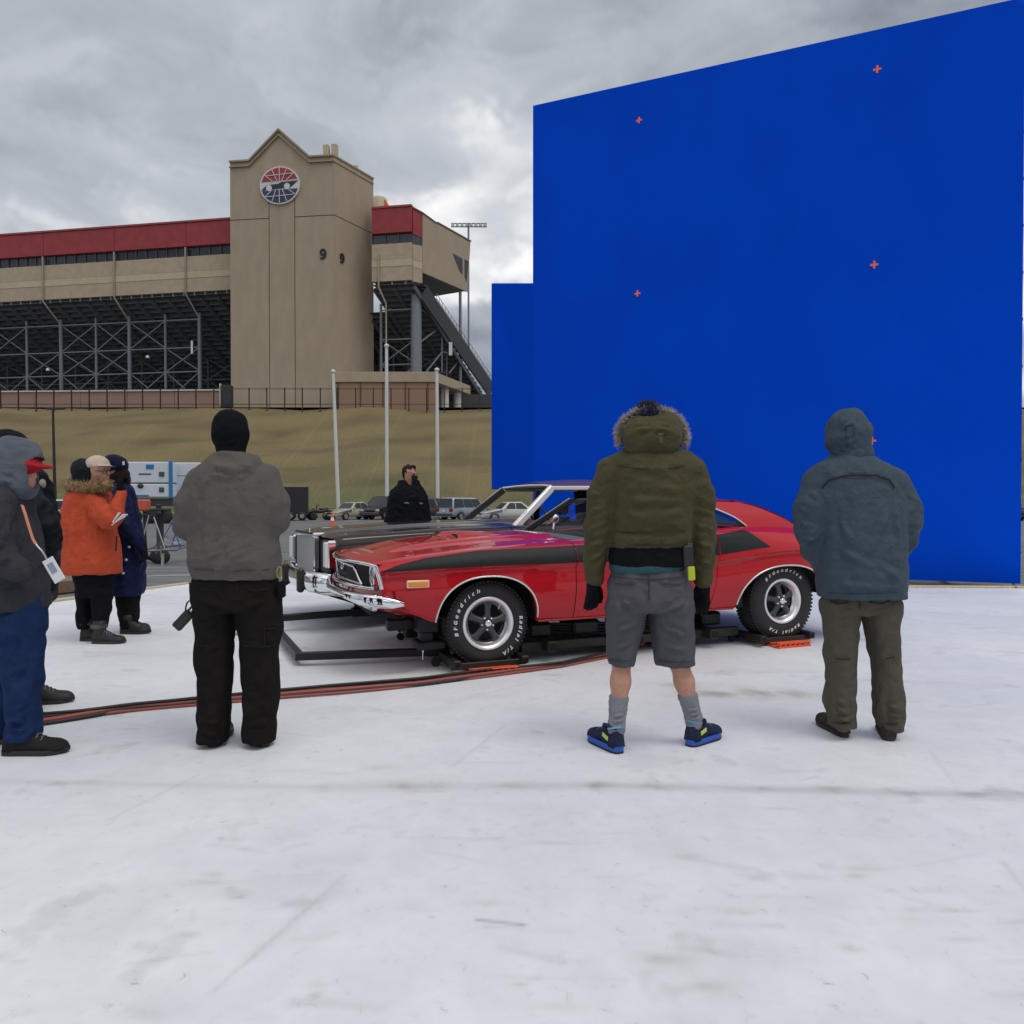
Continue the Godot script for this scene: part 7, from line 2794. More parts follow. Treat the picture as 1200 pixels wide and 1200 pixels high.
func slate_jacket_man() -> void:
	person(1008, 3.98, "person in hooded slate blue jacket and khaki trousers, hands in pockets, right of the cars")
	var slate := cloth(0.052, 0.074, 0.098, 0.09, 0.12, 18, 0.6, 0.05)
	var khaki := cloth(0.084, 0.077, 0.058, 0.12, 0.1, 19, 0.85, 0.08)
	body({"head": V(995, 512, -0.05), "neck": V(1000, 541, 0), "hip": V(1008, 695, 0), "shl": V(954, 566, 0), "ell": V(946, 632, 0.0), "wrl": V(966, 668, -0.13), "shr": V(1052, 562, 0), "elr": V(1066, 622, 0.0), "wrr": V(1050, 660, -0.13),
		"kl": V(986, 778, 0), "al": V(986, 852, -0.02), "kr": V(1039, 778, 0), "ar": V(1044, 858, 0.0)}, 0.024, 0.95)
	var s := [loft([[530, 978, 1018, 0.085, -0.01], [538, 966, 1028, 0.10], [546, 952, 1044, 0.118], [558, 948, 1056, 0.14], [580, 950, 1058, 0.155, 0.005], [610, 955, 1060, 0.165, 0.01], [640, 958, 1059, 0.172, 0.01], [670, 960, 1058.5, 0.178, 0.01], [690, 960.5, 1059.5, 0.178, 0.01], [700, 961.5, 1059, 0.172, 0.01]], 2.5)]
	s += chain([V(959, 568, 0.0), V(946.5, 597, 0.02), V(946, 622, 0.02), V(954, 646, -0.05), V(965, 666, -0.14)], [0.084, 0.074, 0.066, 0.062, 0.05], 0.03)
	s += chain([V(1046, 567, 0.0), V(1062.5, 594, 0.02), V(1065.5, 612, 0.02), V(1060, 634, -0.05), V(1050, 658, -0.14)], [0.084, 0.076, 0.066, 0.062, 0.05], 0.03)
	var folds := []
	for q in [[961, 574, 972, 562], [972, 562, 990, 557.5], [990, 557.5, 1022, 556.5], [1022, 556.5, 1042, 561], [1042, 561, 1050, 572]]:
		folds.append([V(q[0], q[1], 0.15), V(q[2], q[3], 0.155), 0.007, 0.008])
	for q in [[963, 600, 962, 655], [1052, 590, 1057, 640], [980, 600, 1000, 640], [1040, 600, 1020, 645], [975, 640, 1030, 668], [968, 684, 1050, 690], [990, 580, 985, 620], [1030, 660, 1054, 682]]:
		folds.append([V(q[0], q[1], 0.165), V(q[2], q[3], 0.17), 0.02, 0.008])
	for q in [[934, 596, 958, 602], [935, 612, 958, 618], [938, 632, 960, 634], [944, 645, 962, 640], [1056, 586, 1078, 596], [1056, 604, 1080, 606], [1054, 622, 1076, 622], [1050, 640, 1066, 640], [950, 575, 962, 590]]:
		folds.append([V(q[0], q[1], 0.08), V(q[2], q[3], 0.08), 0.014, 0.009])
	var jk := put("jacket", field_mesh(s, 0.012, [], folds, 0.007, Vector3(4.5, 4, 4.5), 21), slate, who)
	var dim := mat(0.012, 0.017, 0.022, 0.9)
	seam(s[0], [[962, 574], [970, 563], [988, 557.5], [1008, 556.5], [1026, 557], [1042, 562], [1050, 574]], 0.0045, dim, jk)
	seam(s[0], [[964, 694], [985, 695.5], [1010, 696], [1035, 695.5], [1056, 694]], 0.002, dim, jk)
	s = [cap(V(993, 503, -0.03), V(994, 508, -0.03), 0.112, 0.112, 0.03, Vector3(0.97, 1.0, 1.12)), cap(V(994, 518, -0.02), V(998, 532, 0.0), 0.112, 0.098, 0.04, Vector3(1.02, 1.0, 1.0)), cap(V(1010, 505, -0.10), V(1010, 522, -0.1), 0.05, 0.05, 0.03)]
	folds = [[V(975, 508, 0.07), V(1000, 494, 0.09), 0.012, 0.009], [V(985, 524, 0.09), V(1012, 508, 0.08), 0.012, 0.008], [V(972, 527, 0.06), V(1018, 526, 0.08), 0.010, 0.010], [V(995, 484, 0.04), V(996, 512, 0.1), 0.007, 0.006], [V(1004, 498, 0.08), V(1016, 516, 0.04), 0.01, 0.007]]
	var hood := put("hood", field_mesh(s, 0.010, [], folds, 0.008, Vector3(7, 6, 7), 23), slate, who)
	var st := new_st(true)
	box(st, V(995, 506, 0.105), Vector3(0.03, 0.05, 0.006), 0.002, Basis(Vector3.RIGHT, 0.05))
	obj("hood_tab", st, slate, hood)
	s = [loft([[692, 964, 1053, 0.13], [705, 963, 1054, 0.135], [718, 965, 1053, 0.125]], 2.4, 0.03),
		loft([[705, 963.5, 1006, 0.12], [722, 965, 1006, 0.11], [745, 967, 1004, 0.1], [771, 968, 1003, 0.095], [800, 969.5, 1003, 0.092], [826, 968.5, 1003, 0.092], [840, 970, 1003, 0.09], [853, 973, 1003, 0.085, -0.01]], 2.4, 0.02),
		loft([[705, 1008, 1053.5, 0.12], [722, 1011, 1053, 0.11], [745, 1018, 1053.5, 0.1], [771, 1022.5, 1054.5, 0.095], [800, 1024, 1057, 0.092], [826, 1025.5, 1060, 0.092], [840, 1027, 1060, 0.09], [854, 1031, 1058, 0.085]], 2.4, 0.02)]
	folds = [[V(968, 771, 0.1), V(1002, 772, 0.1), 0.006, 0.006], [V(1023, 771, 0.1), V(1054, 770, 0.1), 0.006, 0.006], [V(970, 828, 0.09), V(996, 838, 0.09), 0.012, 0.012], [V(974, 842, 0.09), V(1002, 846, 0.09), 0.011, 0.011], [V(970, 815, 0.09), V(990, 826, 0.09), 0.012, 0.009], [V(1028, 836, 0.09), V(1058, 842, 0.09), 0.011, 0.011], [V(1030, 850, 0.09), V(1056, 846, 0.09), 0.010, 0.010], [V(1030, 826, 0.09), V(1056, 832, 0.09), 0.012, 0.008], [V(970, 712, 0.13), V(1000, 718, 0.12), 0.012, 0.007], [V(1048, 712, 0.13), V(1016, 722, 0.12), 0.012, 0.007], [V(975, 735, 0.11), V(1000, 728, 0.11), 0.014, 0.007], [V(1007, 700, 0.13), V(1007, 722, 0.11), 0.008, 0.007], [V(1020, 702, 0.135), V(1046, 706, 0.13), 0.005, 0.004], [V(1046, 706, 0.13), V(1048, 716, 0.125), 0.005, 0.004]]
	var pants := put("trousers", field_mesh(s, 0.011, [], folds, 0.008, Vector3(7, 4, 7), 28), khaki, who)
	var thread := mat(0.018, 0.016, 0.012, 0.95)
	for q in [[1, [[970, 771], [985, 773], [1001, 772]]], [2, [[1024, 771], [1038, 772.5], [1053, 770]]], [0, [[971, 704], [984, 708], [998, 706]]], [0, [[1019, 706], [1034, 708], [1047, 703]]], [0, [[1008, 702], [1008, 716]]], [1, [[975, 847], [988, 849], [1001, 848]]], [2, [[1033, 848], [1045, 850], [1056, 848]]]]:
		seam(s[q[0]], q[1], 0.0028, thread, pants)
	var suede := cloth(0.045, 0.040, 0.034, 0.3, 0.1, 20, 0.9, 0.2)
	shoe(V(992, 866, 0.0) * Vector3(1, 0, 1) + Vector3(0.0, 0, 0), -0.05, 0.29, suede, mat(0.02, 0.02, 0.02, 0.7), 0.0, 0.024, 1.1)
	shoe(V(1043, 871, 0.06) * Vector3(1, 0, 1), 0.42, 0.28, suede, mat(0.02, 0.02, 0.02, 0.7), 0.0, 0.024, 1.1)
	hand("hand", V(967, 670, -0.15), Vector3(0.3, -0.5, -0.4), Vector3(0.5, 0, -0.8), 0.6, skin, 0.9, 1.0, 0.008)
	hand("hand", V(1048, 662, -0.15), Vector3(-0.3, -0.5, -0.4), Vector3(-0.5, 0, -0.8), 0.6, skin, 0.9, 1.0, 0.008)

func orange_parka_woman() -> void:
	person(108, 6.75, "person in bright orange parka with tan fur collar and cream cap, one hand to face")
	var orange := cloth(0.46, 0.070, 0.030, 0.08, 0.15, 41, 0.7, 0.06)
	var black := cloth(0.008, 0.008, 0.010, 0.2, 0.1, 5, 0.95, 0.12)
	body({"head": V(117, 551, 0.0), "face": Vector3(0.96, 0, 0.28), "neck": V(107, 572, 0), "hip": V(108, 680, 0), "shl": V(92, 590, -0.09), "ell": V(86, 618, -0.11), "wrl": V(98, 638, -0.22), "shr": V(110, 591, 0.09), "elr": V(128, 609, 0.16), "wrr": V(141, 582, 0.10),
		"kl": V(98.5, 712, -0.04), "al": V(98.5, 732, -0.04), "kr": V(117, 714, 0.04), "ar": V(116, 736, 0.05)}, 0.014, 0.75)
	var s := [loft([[567, 94, 121, 0.09], [573, 85, 125, 0.12], [582, 78, 128, 0.16], [600, 74, 130, 0.18], [630, 73, 136, 0.19], [655, 74, 140.5, 0.195], [672, 75, 140, 0.19]], 2.6, 0.04)]
	s += chain([V(112, 590, 0.12), V(120, 602, 0.17), V(129, 611, 0.18), V(137, 602, 0.16), V(142, 578, 0.10)], [0.09, 0.085, 0.075, 0.062, 0.05], 0.03)
	s += chain([V(88, 590, -0.1), V(84, 620, -0.12), V(98, 640, -0.26)], [0.085, 0.075, 0.055], 0.04)
	var folds := [[V(106, 590, 0.2), V(104, 640, 0.2), 0.02, 0.015], [V(118, 618, 0.2), V(136, 614, 0.2), 0.02, 0.015], [V(124, 596, 0.2), V(136, 604, 0.2), 0.015, 0.015], [V(136, 590, 0.2), V(144, 594, 0.16), 0.012, 0.01], [V(86, 600, 0.18), V(84, 650, 0.18), 0.03, 0.012]]
	var coat := put("parka", field_mesh(s, 0.018, [], folds, 0.010, Vector3(4, 3, 4), 42), orange, who)
	var st := new_st(true)
	box(st, V(136, 637, 0.165), Vector3(0.012, 0.14, 0.02), 0.004, Basis(Vector3.BACK, -0.05) * Basis(Vector3.UP, 0.6))
	obj("pocket_slit", st, mat(0.012, 0.008, 0.008, 0.9), coat)
	var rim := []
	for q in [[121, 571, -0.10], [108, 568, -0.14], [94, 567, -0.12], [83, 568, -0.04], [81, 569, 0.05], [88, 571, 0.12], [100, 571, 0.15], [113, 570, 0.15], [123, 569, 0.12], [126, 568, 0.04]]:
		rim.append(V(q[0], q[1], q[2]))
	s = []
	for k in rim.size() - 1:
		s.append(cap(rim[k], rim[k + 1], 0.045, 0.045, 0.02))
	var collar := put("fur_collar", field_mesh(s, 0.016, [], [], 0.01, Vector3(12, 12, 12), 3), cloth(0.26, 0.17, 0.085, 0.3, 0.4, 43), who)
	fur(rim, 0.045, 0.04, 3800, [Color(0.34, 0.23, 0.12), Color(0.26, 0.17, 0.08), Color(0.45, 0.33, 0.2), Color(0.17, 0.11, 0.05)], collar)
	# dark hood at the back of the head, cream cap in front, glasses
	s = [cap(V(97, 549, 0.0), V(104, 549, 0.0), 0.095, 0.09, 0.03), cap(V(97, 557, 0.0), V(103, 560, 0), 0.09, 0.085, 0.03)]
	put("dark_hood", field_mesh(s, 0.013, [], [], 0.005, Vector3(8, 8, 8), 5), cloth(0.014, 0.016, 0.024, 0.2, 0.2, 6), who)
	s = [cap(V(115, 545, 0.0), V(114, 545, 0.0), 0.095, 0.095, 0.03, Vector3(1.08, 0.95, 0.98)), cap(V(126, 546.5, 0.03), V(134, 548.5, 0.045), 0.075, 0.06, 0.015, Vector3(1, 0.12, 1))]
	put("cap", field_mesh(s, 0.011, [[Vector3(0.1, -1, 0), -V(114, 549, 0).y + 0.0 * 0.1]], [], 0.002, Vector3(8, 8, 8), 5), cloth(0.52, 0.43, 0.34, 0.06, 0.1, 44), who)
	st = new_st()
	for q in [[123, 553, 0.075], [127.5, 553, 0.03]]:
		var ring := []
		for k in 13:
			var a := TAU * k / 12.0
			ring.append(V(q[0], q[1], q[2]) + Vector3(cos(a) * 0.012, sin(a) * 0.016, -cos(a) * 0.012))
		tube(st, ring, 0.003, 5, false)
	tube(st, [V(121.5, 552.5, 0.08), V(112, 551.5, 0.085)], 0.0025, 5)
	obj("glasses", st, mat(0.01, 0.01, 0.01, 0.4), who)
	s = [loft([[665, 86, 132, 0.14], [690, 90, 130, 0.13], [700, 91, 131, 0.13]], 2.3, 0.03), loft([[690, 89, 108, 0.10, -0.04], [715, 90, 107, 0.085, -0.04], [738, 91, 105.5, 0.075, -0.04]], 2.3, 0.02), loft([[690, 106, 130, 0.11, 0.04], [712, 107, 128, 0.09, 0.04], [738, 109, 124, 0.08, 0.05]], 2.3, 0.02)]
	put("trousers", field_mesh(s, 0.018, [], [], 0.008, Vector3(6, 4, 6), 9), black, who)
	var boot := mat(0.014, 0.013, 0.013, 0.6)
	var bs := mat(0.03, 0.028, 0.026, 0.7)
	shoe(Vector3(V(93, 753, -0.04).x, 0, -0.04), PI / 2 - 0.25, 0.27, boot, bs, 0.19, 0.025, 1.15)
	shoe(Vector3(V(109, 756, 0.06).x, 0, 0.08), PI / 2 - 0.05, 0.29, boot, bs, 0.2, 0.025, 1.15)
	st = new_st()
	for q in [[V(98, 731, -0.04), 0.062], [V(115, 734, 0.07), 0.062]]:
		lathe(st, [[q[1], -0.02], [q[1] + 0.008, 0.0], [q[1], 0.02]], 16, Transform3D(Basis(), q[0]))
	obj("boot_cuff", st, cloth(0.10, 0.09, 0.085, 0.2, 0.2, 7), who)
	hand("glove", V(142.5, 576, 0.10), Vector3(-0.15, 1, 0.0), Vector3(-0.8, 0.2, -0.5), 1.0, black, 1.0, 1.25, 0.008)
	hand("glove", V(100, 642, -0.27), Vector3(0.5, -0.3, -0.3), Vector3(0, 1, 0), 0.6, black, 1.0, 1.15, 0.01)
	var o := thing("paper_note", "small folded white paper tucked under the orange parka's raised elbow", "paper", who.position + V(140, 609, 0.19))
	st = new_st(true)
	box(st, Vector3.ZERO, Vector3(0.14, 0.008, 0.08), 0.001, Basis(Vector3.BACK, 0.75))
	box(st, Vector3(-0.01, 0.02, 0.02), Vector3(0.10, 0.006, 0.06), 0.001, Basis(Vector3.BACK, 1.0))
	obj("sheet", st, mat(0.75, 0.75, 0.76, 0.7), o)

func navy_coat_person() -> void:
	person(151, 7.22, "person in long navy coat and knit beanie with dark face covering beside the orange parka")
	var navy := cloth(0.008, 0.012, 0.048, 0.15, 0.12, 51, 0.55, 0.05)
	var black := cloth(0.009, 0.009, 0.011, 0.2, 0.1, 5, 0.9, 0.12)
	body({"head": V(136, 549, 0.0), "face": Vector3(0.98, -0.1, 0.2), "neck": V(140, 572, 0), "hip": V(148, 670, 0), "shl": V(142, 590, -0.10), "ell": V(149, 618, -0.18), "wrl": V(162, 636, -0.16), "shr": V(143, 590, 0.10), "elr": V(149, 617, 0.17), "wrr": V(162, 636, 0.13),
		"kl": V(149, 708, -0.05), "al": V(150, 733, -0.05), "kr": V(150, 708, 0.04), "ar": V(151, 731, 0.03)}, 0.016, 0.75)
	var s := [loft([[566, 128, 150, 0.09], [574, 126, 156, 0.12], [590, 128, 158, 0.16], [620, 132, 163, 0.18], [650, 134, 166, 0.19], [680, 133, 166, 0.19], [697, 132, 165, 0.19]], 2.5, 0.04)]
	s += chain([V(142, 588, 0.13), V(149, 618, 0.2), V(160, 632, 0.17), V(166, 640, 0.12)], [0.085, 0.075, 0.062, 0.05], 0.03)
	s += chain([V(142, 588, -0.13), V(150, 618, -0.2), V(166, 638, -0.16)], [0.085, 0.075, 0.055], 0.03)
	var folds := []
	for k in 7:
		folds.append([V(130, 600 + k * 14, 0.19), V(166, 602 + k * 14, 0.19), 0.02, 0.010])
	var coat := put("long_coat", field_mesh(s, 0.018, [], folds, 0.006, Vector3(4, 4, 4), 52), navy, who)
	var st := new_st()
	for q in [[151, 622], [151, 641], [147.5, 656], [144, 672]]:
		lathe(st, [[0.002, 0.012], [0.012, 0.008], [0.012, -0.01]], 10, Transform3D(Basis(Vector3.RIGHT, PI / 2), V(q[0], q[1], 0.20)))
	obj("snap", st, mat(0.45, 0.46, 0.5, 0.3, 0.7), coat)
	s = [cap(V(134, 544, 0), V(137, 545, 0), 0.105, 0.10, 0.03, Vector3(1.08, 0.95, 1.0)), cap(V(131, 549, 0), V(137, 551, 0), 0.10, 0.098, 0.03)]
	put("beanie", field_mesh(s, 0.013, [[Vector3(0.15, -1, 0), -V(136, 550, 0).y]], [], 0.003, Vector3(10, 10, 10), 2), cloth(0.008, 0.012, 0.03, 0.2, 0.25, 6), who)
	st = new_st(true)
	box(st, V(145, 543, 0.07), Vector3(0.02, 0.035, 0.01), 0.003, Basis(Vector3.UP, 0.9))
	obj("beanie_patch", st, mat(0.6, 0.6, 0.62, 0.7), who)
	s = [cap(V(142, 556, 0.0), V(144, 563, 0.0), 0.082, 0.075, 0.03, Vector3(1.05, 1.0, 1.0)), cap(V(136, 560, 0), V(138, 570, 0), 0.088, 0.085, 0.03)]
	put("face_covering", field_mesh(s, 0.013, [], [], 0.006, Vector3(10, 10, 10), 2), cloth(0.018, 0.013, 0.010, 0.4, 0.2, 6), who)
	s = [loft([[690, 136, 163, 0.15], [712, 138, 161, 0.13], [725, 140, 160, 0.12], [738, 142, 159, 0.115]], 2.3, 0.03)]
	put("trousers", field_mesh(s, 0.018, [], [], 0.01, Vector3(6, 4, 6), 9), black, who)
	var boot := mat(0.014, 0.013, 0.013, 0.6)
	shoe(Vector3(V(141, 745, 0.05).x, 0, 0.06), PI / 2 - 0.1, 0.28, boot, mat(0.02, 0.02, 0.02, 0.7), 0.18, 0.026, 1.15)
	shoe(Vector3(V(139, 745, -0.1).x, 0, -0.12), PI / 2 - 0.1, 0.28, boot, mat(0.02, 0.02, 0.02, 0.7), 0.18, 0.026, 1.15)
	hand("glove", V(167, 642, 0.11), Vector3(0.2, -1, 0.0), Vector3(0, 0, -1), 0.6, black, 1.0, 1.25, 0.01)
	hand("glove", V(168, 641, -0.16), Vector3(0.2, -1, 0.0), Vector3(0, 0, 1), 0.6, black, 1.0, 1.25, 0.01)

func masked_man() -> void:
	person(480, 9.95, "bareheaded person in black jacket and black face mask standing behind the black car")
	var black := cloth(0.0075, 0.008, 0.012, 0.2, 0.12, 61, 0.75, 0.06)
	var face := Vector3(0.93, 0, 0.37)
	var b := body({"head": V(480, 556, 0.0), "face": face, "neck": V(478, 572, 0), "hip": V(478, 655, 0), "shl": V(465, 586, 0.0), "ell": V(459, 610, 0.02), "wrl": V(462, 634, -0.08), "shr": V(492, 586, 0), "elr": V(498, 610, 0.02), "wrr": V(494, 634, -0.1),
		"kl": V(470, 704, 0), "al": V(470, 742, 0), "kr": V(487, 704, 0), "ar": V(487, 742, 0)}, 0.011, 0.9)
	var head := V(480, 556, 0.0)
	var r := face.cross(Vector3.UP).normalized()
	var s := [cap(head + Vector3(0, 0.05, 0) - face * 0.01, head + Vector3(0, 0.055, 0) + face * 0.035, 0.092, 0.075, 0.03, Vector3(0.95, 0.95, 1.0)), cap(head - face * 0.04 + Vector3(0, 0.02, 0), head - face * 0.045 + Vector3(0, -0.03, 0), 0.07, 0.05, 0.02), cap(head + face * 0.05 + Vector3(0, 0.095, 0), head + face * 0.075 + Vector3(0, 0.10, 0), 0.03, 0.022, 0.02)]
	s.append(["cut", head + face * 0.095 + Vector3(0, -0.03, 0), head + face * 0.085 + Vector3(0, 0.035, 0), 0.078, 0.072, 0.01])
	put("hair", field_mesh(s, 0.010, [], [], 0.008, Vector3(26, 14, 26), 4), cloth(0.028, 0.016, 0.010, 0.4, 0.3, 62), who)
	s = [cap(head + face * 0.062 + Vector3(0, -0.03, 0), head + face * 0.06 + Vector3(0, -0.085, 0), 0.055, 0.045, 0.02), cap(head + face * 0.09 + Vector3(0, -0.035, 0), head + face * 0.085 + Vector3(0, -0.06, 0), 0.028, 0.026, 0.02)]
	var mask := put("face_mask", field_mesh(s, 0.009, [[Vector3.UP, head.y - 0.012]], [], 0.003, Vector3(20, 20, 20), 3), mat(0.008, 0.008, 0.009, 0.85), who)
	var st := new_st()
	for e: float in [-1.0, 1.0]:
		tube(st, [head + face * 0.06 + r * 0.055 * e + Vector3(0, -0.025, 0), head - face * 0.015 + r * 0.083 * e + Vector3(0, 0.01, 0)], 0.003, 5)
		tube(st, [head + face * 0.05 + r * 0.055 * e + Vector3(0, -0.07, 0), head - face * 0.015 + r * 0.083 * e + Vector3(0, -0.02, 0)], 0.003, 5)
	obj("ear_loop", st, mat(0.008, 0.008, 0.009, 0.85), mask)
	st = new_st()
	for e: float in [-1.0, 1.0]:
		lathe(st, [[0.002, 0.004], [0.011, 0.0], [0.011, -0.004]], 10, Transform3D(Basis(r, face, Vector3.UP).orthonormalized(), head + face * 0.088 + r * 0.031 * e + Vector3(0, 0.004, 0)))
	obj("eye", st, mat(0.02, 0.015, 0.012, 0.2), b)
	s = [loft([[563, 467, 492, 0.085, 0.0], [568, 465, 494, 0.10], [573, 459.5, 498, 0.12], [580, 456, 500.5, 0.14], [588, 454.5, 502, 0.148], [600, 453.5, 503, 0.15], [630, 455, 501, 0.155], [664, 455, 502, 0.16]], 2.5, 0.04)]
	s += chain([V(464, 585, 0), V(457.5, 610, 0.03), V(460, 634, -0.08)], [0.08, 0.075, 0.06], 0.04)
	s += chain([V(493.5, 585, 0), V(499, 610, 0.03), V(496, 634, -0.08)], [0.08, 0.075, 0.06], 0.04)
	s.append(["cut", V(482, 560, 0.06), V(481, 568, 0.03), 0.07, 0.05, 0.01])
	var jk := put("jacket", field_mesh(s, 0.02, [], [[V(487, 574, 0.16), V(488, 620, 0.17), 0.012, 0.008], [V(462, 592, 0.14), V(474, 600, 0.15), 0.02, 0.01]], 0.009, Vector3(5, 4, 5), 63), black, who)
	st = new_st(true)
	box(st, V(476.5, 589.5, 0.155), Vector3(0.06, 0.022, 0.012), 0.003)
	box(st, V(493.5, 590, 0.15), Vector3(0.045, 0.02, 0.012), 0.003, Basis(Vector3.UP, 0.2))
	obj("chest_patch", st, mat(0.16, 0.16, 0.19, 0.7), jk)
	s = [loft([[655, 458, 499, 0.13], [675, 459, 498, 0.13]], 2.3, 0.03), loft([[665, 459, 478, 0.1], [704, 461, 479, 0.085], [742, 463, 478, 0.075]], 2.3, 0.02), loft([[665, 479, 498, 0.1], [704, 478, 496, 0.085], [742, 479, 495, 0.075]], 2.3, 0.02)]
	put("trousers", field_mesh(s, 0.026, [], [], 0.006, Vector3(6, 4, 6), 9), black, who)
	for x in [470, 487]:
		shoe(Vector3(V(x, 745, 0).x, 0, 0.0), PI - 0.6, 0.29, mat(0.014, 0.013, 0.013, 0.6), mat(0.02, 0.02, 0.02, 0.7))
	hand("hand", V(462, 638, -0.1), Vector3(0.1, -1, -0.2), Vector3(0.5, 0, 0.6), 0.5, skin, 1.0, 1.0, 0.011)
	hand("hand", V(494, 638, -0.1), Vector3(-0.1, -1, -0.2), Vector3(-0.5, 0, 0.6), 0.5, skin, 1.0, 1.0, 0.011)

func grey_hood_person() -> void:
	person(14, 3.8, "person with grey hood over a red cap, charcoal jacket and jeans at the left edge")
	var char_cloth := cloth(0.042, 0.042, 0.050, 0.12, 0.12, 71, 0.75, 0.06)
	var hoodc := cloth(0.095, 0.108, 0.135, 0.10, 0.3, 72, 0.95, 0.1)
	var denim := cloth(0.012, 0.028, 0.085, 0.35, 0.1, 73, 0.85, 0.1)
	body({"head": V(21, 546, -0.01), "face": Vector3(0.97, -0.2, 0.15), "neck": V(6, 574, 0), "hip": V(8, 715, 0), "shl": V(6, 590, -0.17), "ell": V(-4, 650, -0.2), "wrl": V(6, 670, -0.05), "shr": V(0, 592, 0.10), "elr": V(-6, 648, 0.17), "wrr": V(6, 670, 0.06),
		"kl": V(16, 790, -0.09), "al": V(4, 862, -0.12), "kr": V(22, 790, 0.06), "ar": V(18, 866, 0.06)}, 0.02, 0.55)
	var s := [loft([[563, -2, 26, 0.09], [572, -16, 31, 0.13], [585, -28, 32, 0.17], [605, -34, 33, 0.19], [635, -37, 41, 0.2], [660, -38, 45, 0.2], [690, -38, 48.5, 0.205], [714, -36, 50, 0.2]], 2.5, 0.04)]
	s += chain([V(-2, 592, 0.15), V(-6, 625, 0.2), V(0, 654, 0.21), V(18, 668, 0.2), V(31, 668, 0.17)], [0.092, 0.085, 0.075, 0.062, 0.05], 0.03)
	s += chain([V(2, 592, -0.15), V(-4, 650, -0.2), V(26, 668, -0.18)], [0.09, 0.075, 0.055], 0.03)
	var folds := [[V(-14, 620, 0.27), V(8, 612, 0.27), 0.016, 0.010], [V(-16, 642, 0.27), V(8, 636, 0.27), 0.016, 0.012], [V(-8, 660, 0.27), V(18, 650, 0.27), 0.015, 0.012], [V(26, 640, 0.2), V(40, 690, 0.2), 0.02, 0.008], [V(16, 596, 0.2), V(22, 640, 0.22), 0.02, 0.010], [V(20, 690, 0.21), V(44, 696, 0.2), 0.02, 0.007], [V(34, 655, 0.21), V(40, 672, 0.21), 0.012, 0.012]]
	put("jacket", field_mesh(s, 0.014, [], folds, 0.009, Vector3(4, 3.5, 4), 74), char_cloth, who)
	s = [cap(V(14, 535, -0.01), V(20, 537, -0.01), 0.112, 0.105, 0.04, Vector3(1.0, 0.95, 1.0)), cap(V(12, 550, -0.01), V(18, 555, 0), 0.115, 0.105, 0.04), cap(V(4, 566, 0), V(16, 572, 0.0), 0.115, 0.10, 0.04, Vector3(1.1, 0.8, 1.2)), cap(V(33, 532, -0.01), V(42, 536, 0.0), 0.06, 0.035, 0.03), cap(V(38, 541, 0.0), V(28, 560, 0.02), 0.05, 0.05, 0.03)]
	s.append(["cut", V(47, 549, 0.0), V(44, 562, 0.0), 0.055, 0.05, 0.01])
	folds = [[V(-2, 562, 0.12), V(28, 566, 0.12), 0.016, 0.012], [V(10, 545, 0.11), V(34, 532, 0.09), 0.014, 0.008], [V(6, 555, 0.11), V(30, 548, 0.11), 0.014, 0.008], [V(0, 572, 0.14), V(26, 575, 0.13), 0.014, 0.010]]
	put("hood", field_mesh(s, 0.012, [], folds, 0.008, Vector3(7, 7, 7), 75), hoodc, who)
	s = [cap(V(49, 545.5, 0.0), V(53, 548.5, 0.0), 0.042, 0.036, 0.01, Vector3(1, 0.16, 1.6)), cap(V(28, 543, 0), V(33, 544, 0), 0.06, 0.06, 0.02)]
	put("cap", field_mesh(s, 0.009, [], [], 0.001, Vector3(8, 8, 8), 3), cloth(0.36, 0.020, 0.026, 0.08, 0.1, 76), who)
	s = [loft([[690, -22, 40, 0.14], [706, -20, 46, 0.15], [720, -20, 49.5, 0.155], [742, -16, 49.5, 0.145]], 2.3, 0.04), loft([[698, -14, 44, 0.09, 0.04], [722, -12, 49.5, 0.10, 0.06], [746, -6, 49.5, 0.095, 0.06], [784, 2, 48, 0.085, 0.06], [815, 5, 44, 0.08, 0.06], [842, 7, 43, 0.08, 0.06], [860, 5, 45, 0.085, 0.06], [868, 5, 43.5, 0.085, 0.06]], 2.3, 0.02), loft([[698, -18, 40, 0.09, -0.07], [784, -14, 26, 0.085, -0.1], [862, -20, 14, 0.08, -0.12]], 2.3, 0.02)]
	folds = [[V(4, 845, 0.14), V(42, 850, 0.14), 0.012, 0.012], [V(8, 856, 0.14), V(44, 860, 0.14), 0.011, 0.012], [V(10, 832, 0.14), V(40, 828, 0.14), 0.013, 0.009], [V(6, 790, 0.15), V(44, 780, 0.14), 0.016, 0.008], [V(0, 740, 0.16), V(40, 752, 0.16), 0.02, 0.008], [V(14, 735, 0.16), V(18, 830, 0.145), 0.006, 0.004]]
	put("jeans", field_mesh(s, 0.013, [], folds, 0.009, Vector3(6, 4, 6), 77), denim, who)
	var canvas := cloth(0.022, 0.021, 0.021, 0.2, 0.1, 78, 0.85, 0.1)
	shoe(Vector3(V(3, 886, 0.08).x, 0, 0.09), PI / 2 - 0.12, 0.31, canvas, mat(0.018, 0.018, 0.018, 0.7), 0.0, 0.028, 1.1)
	shoe(Vector3(V(-22, 878, -0.12).x, 0, -0.12), PI / 2 + 0.1, 0.31, canvas, mat(0.018, 0.018, 0.018, 0.7), 0.0, 0.028, 1.1)
	hand("hand", V(6, 674, 0.04), Vector3(0.3, -0.8, -0.3), Vector3(0, 0.5, -0.8), 0.6, skin, 0.95, 1.0, 0.008)
	hand("hand", V(6, 674, -0.05), Vector3(0.3, -0.8, 0.3), Vector3(0, 0.5, 0.8), 0.6, skin, 0.95, 1.0, 0.008)
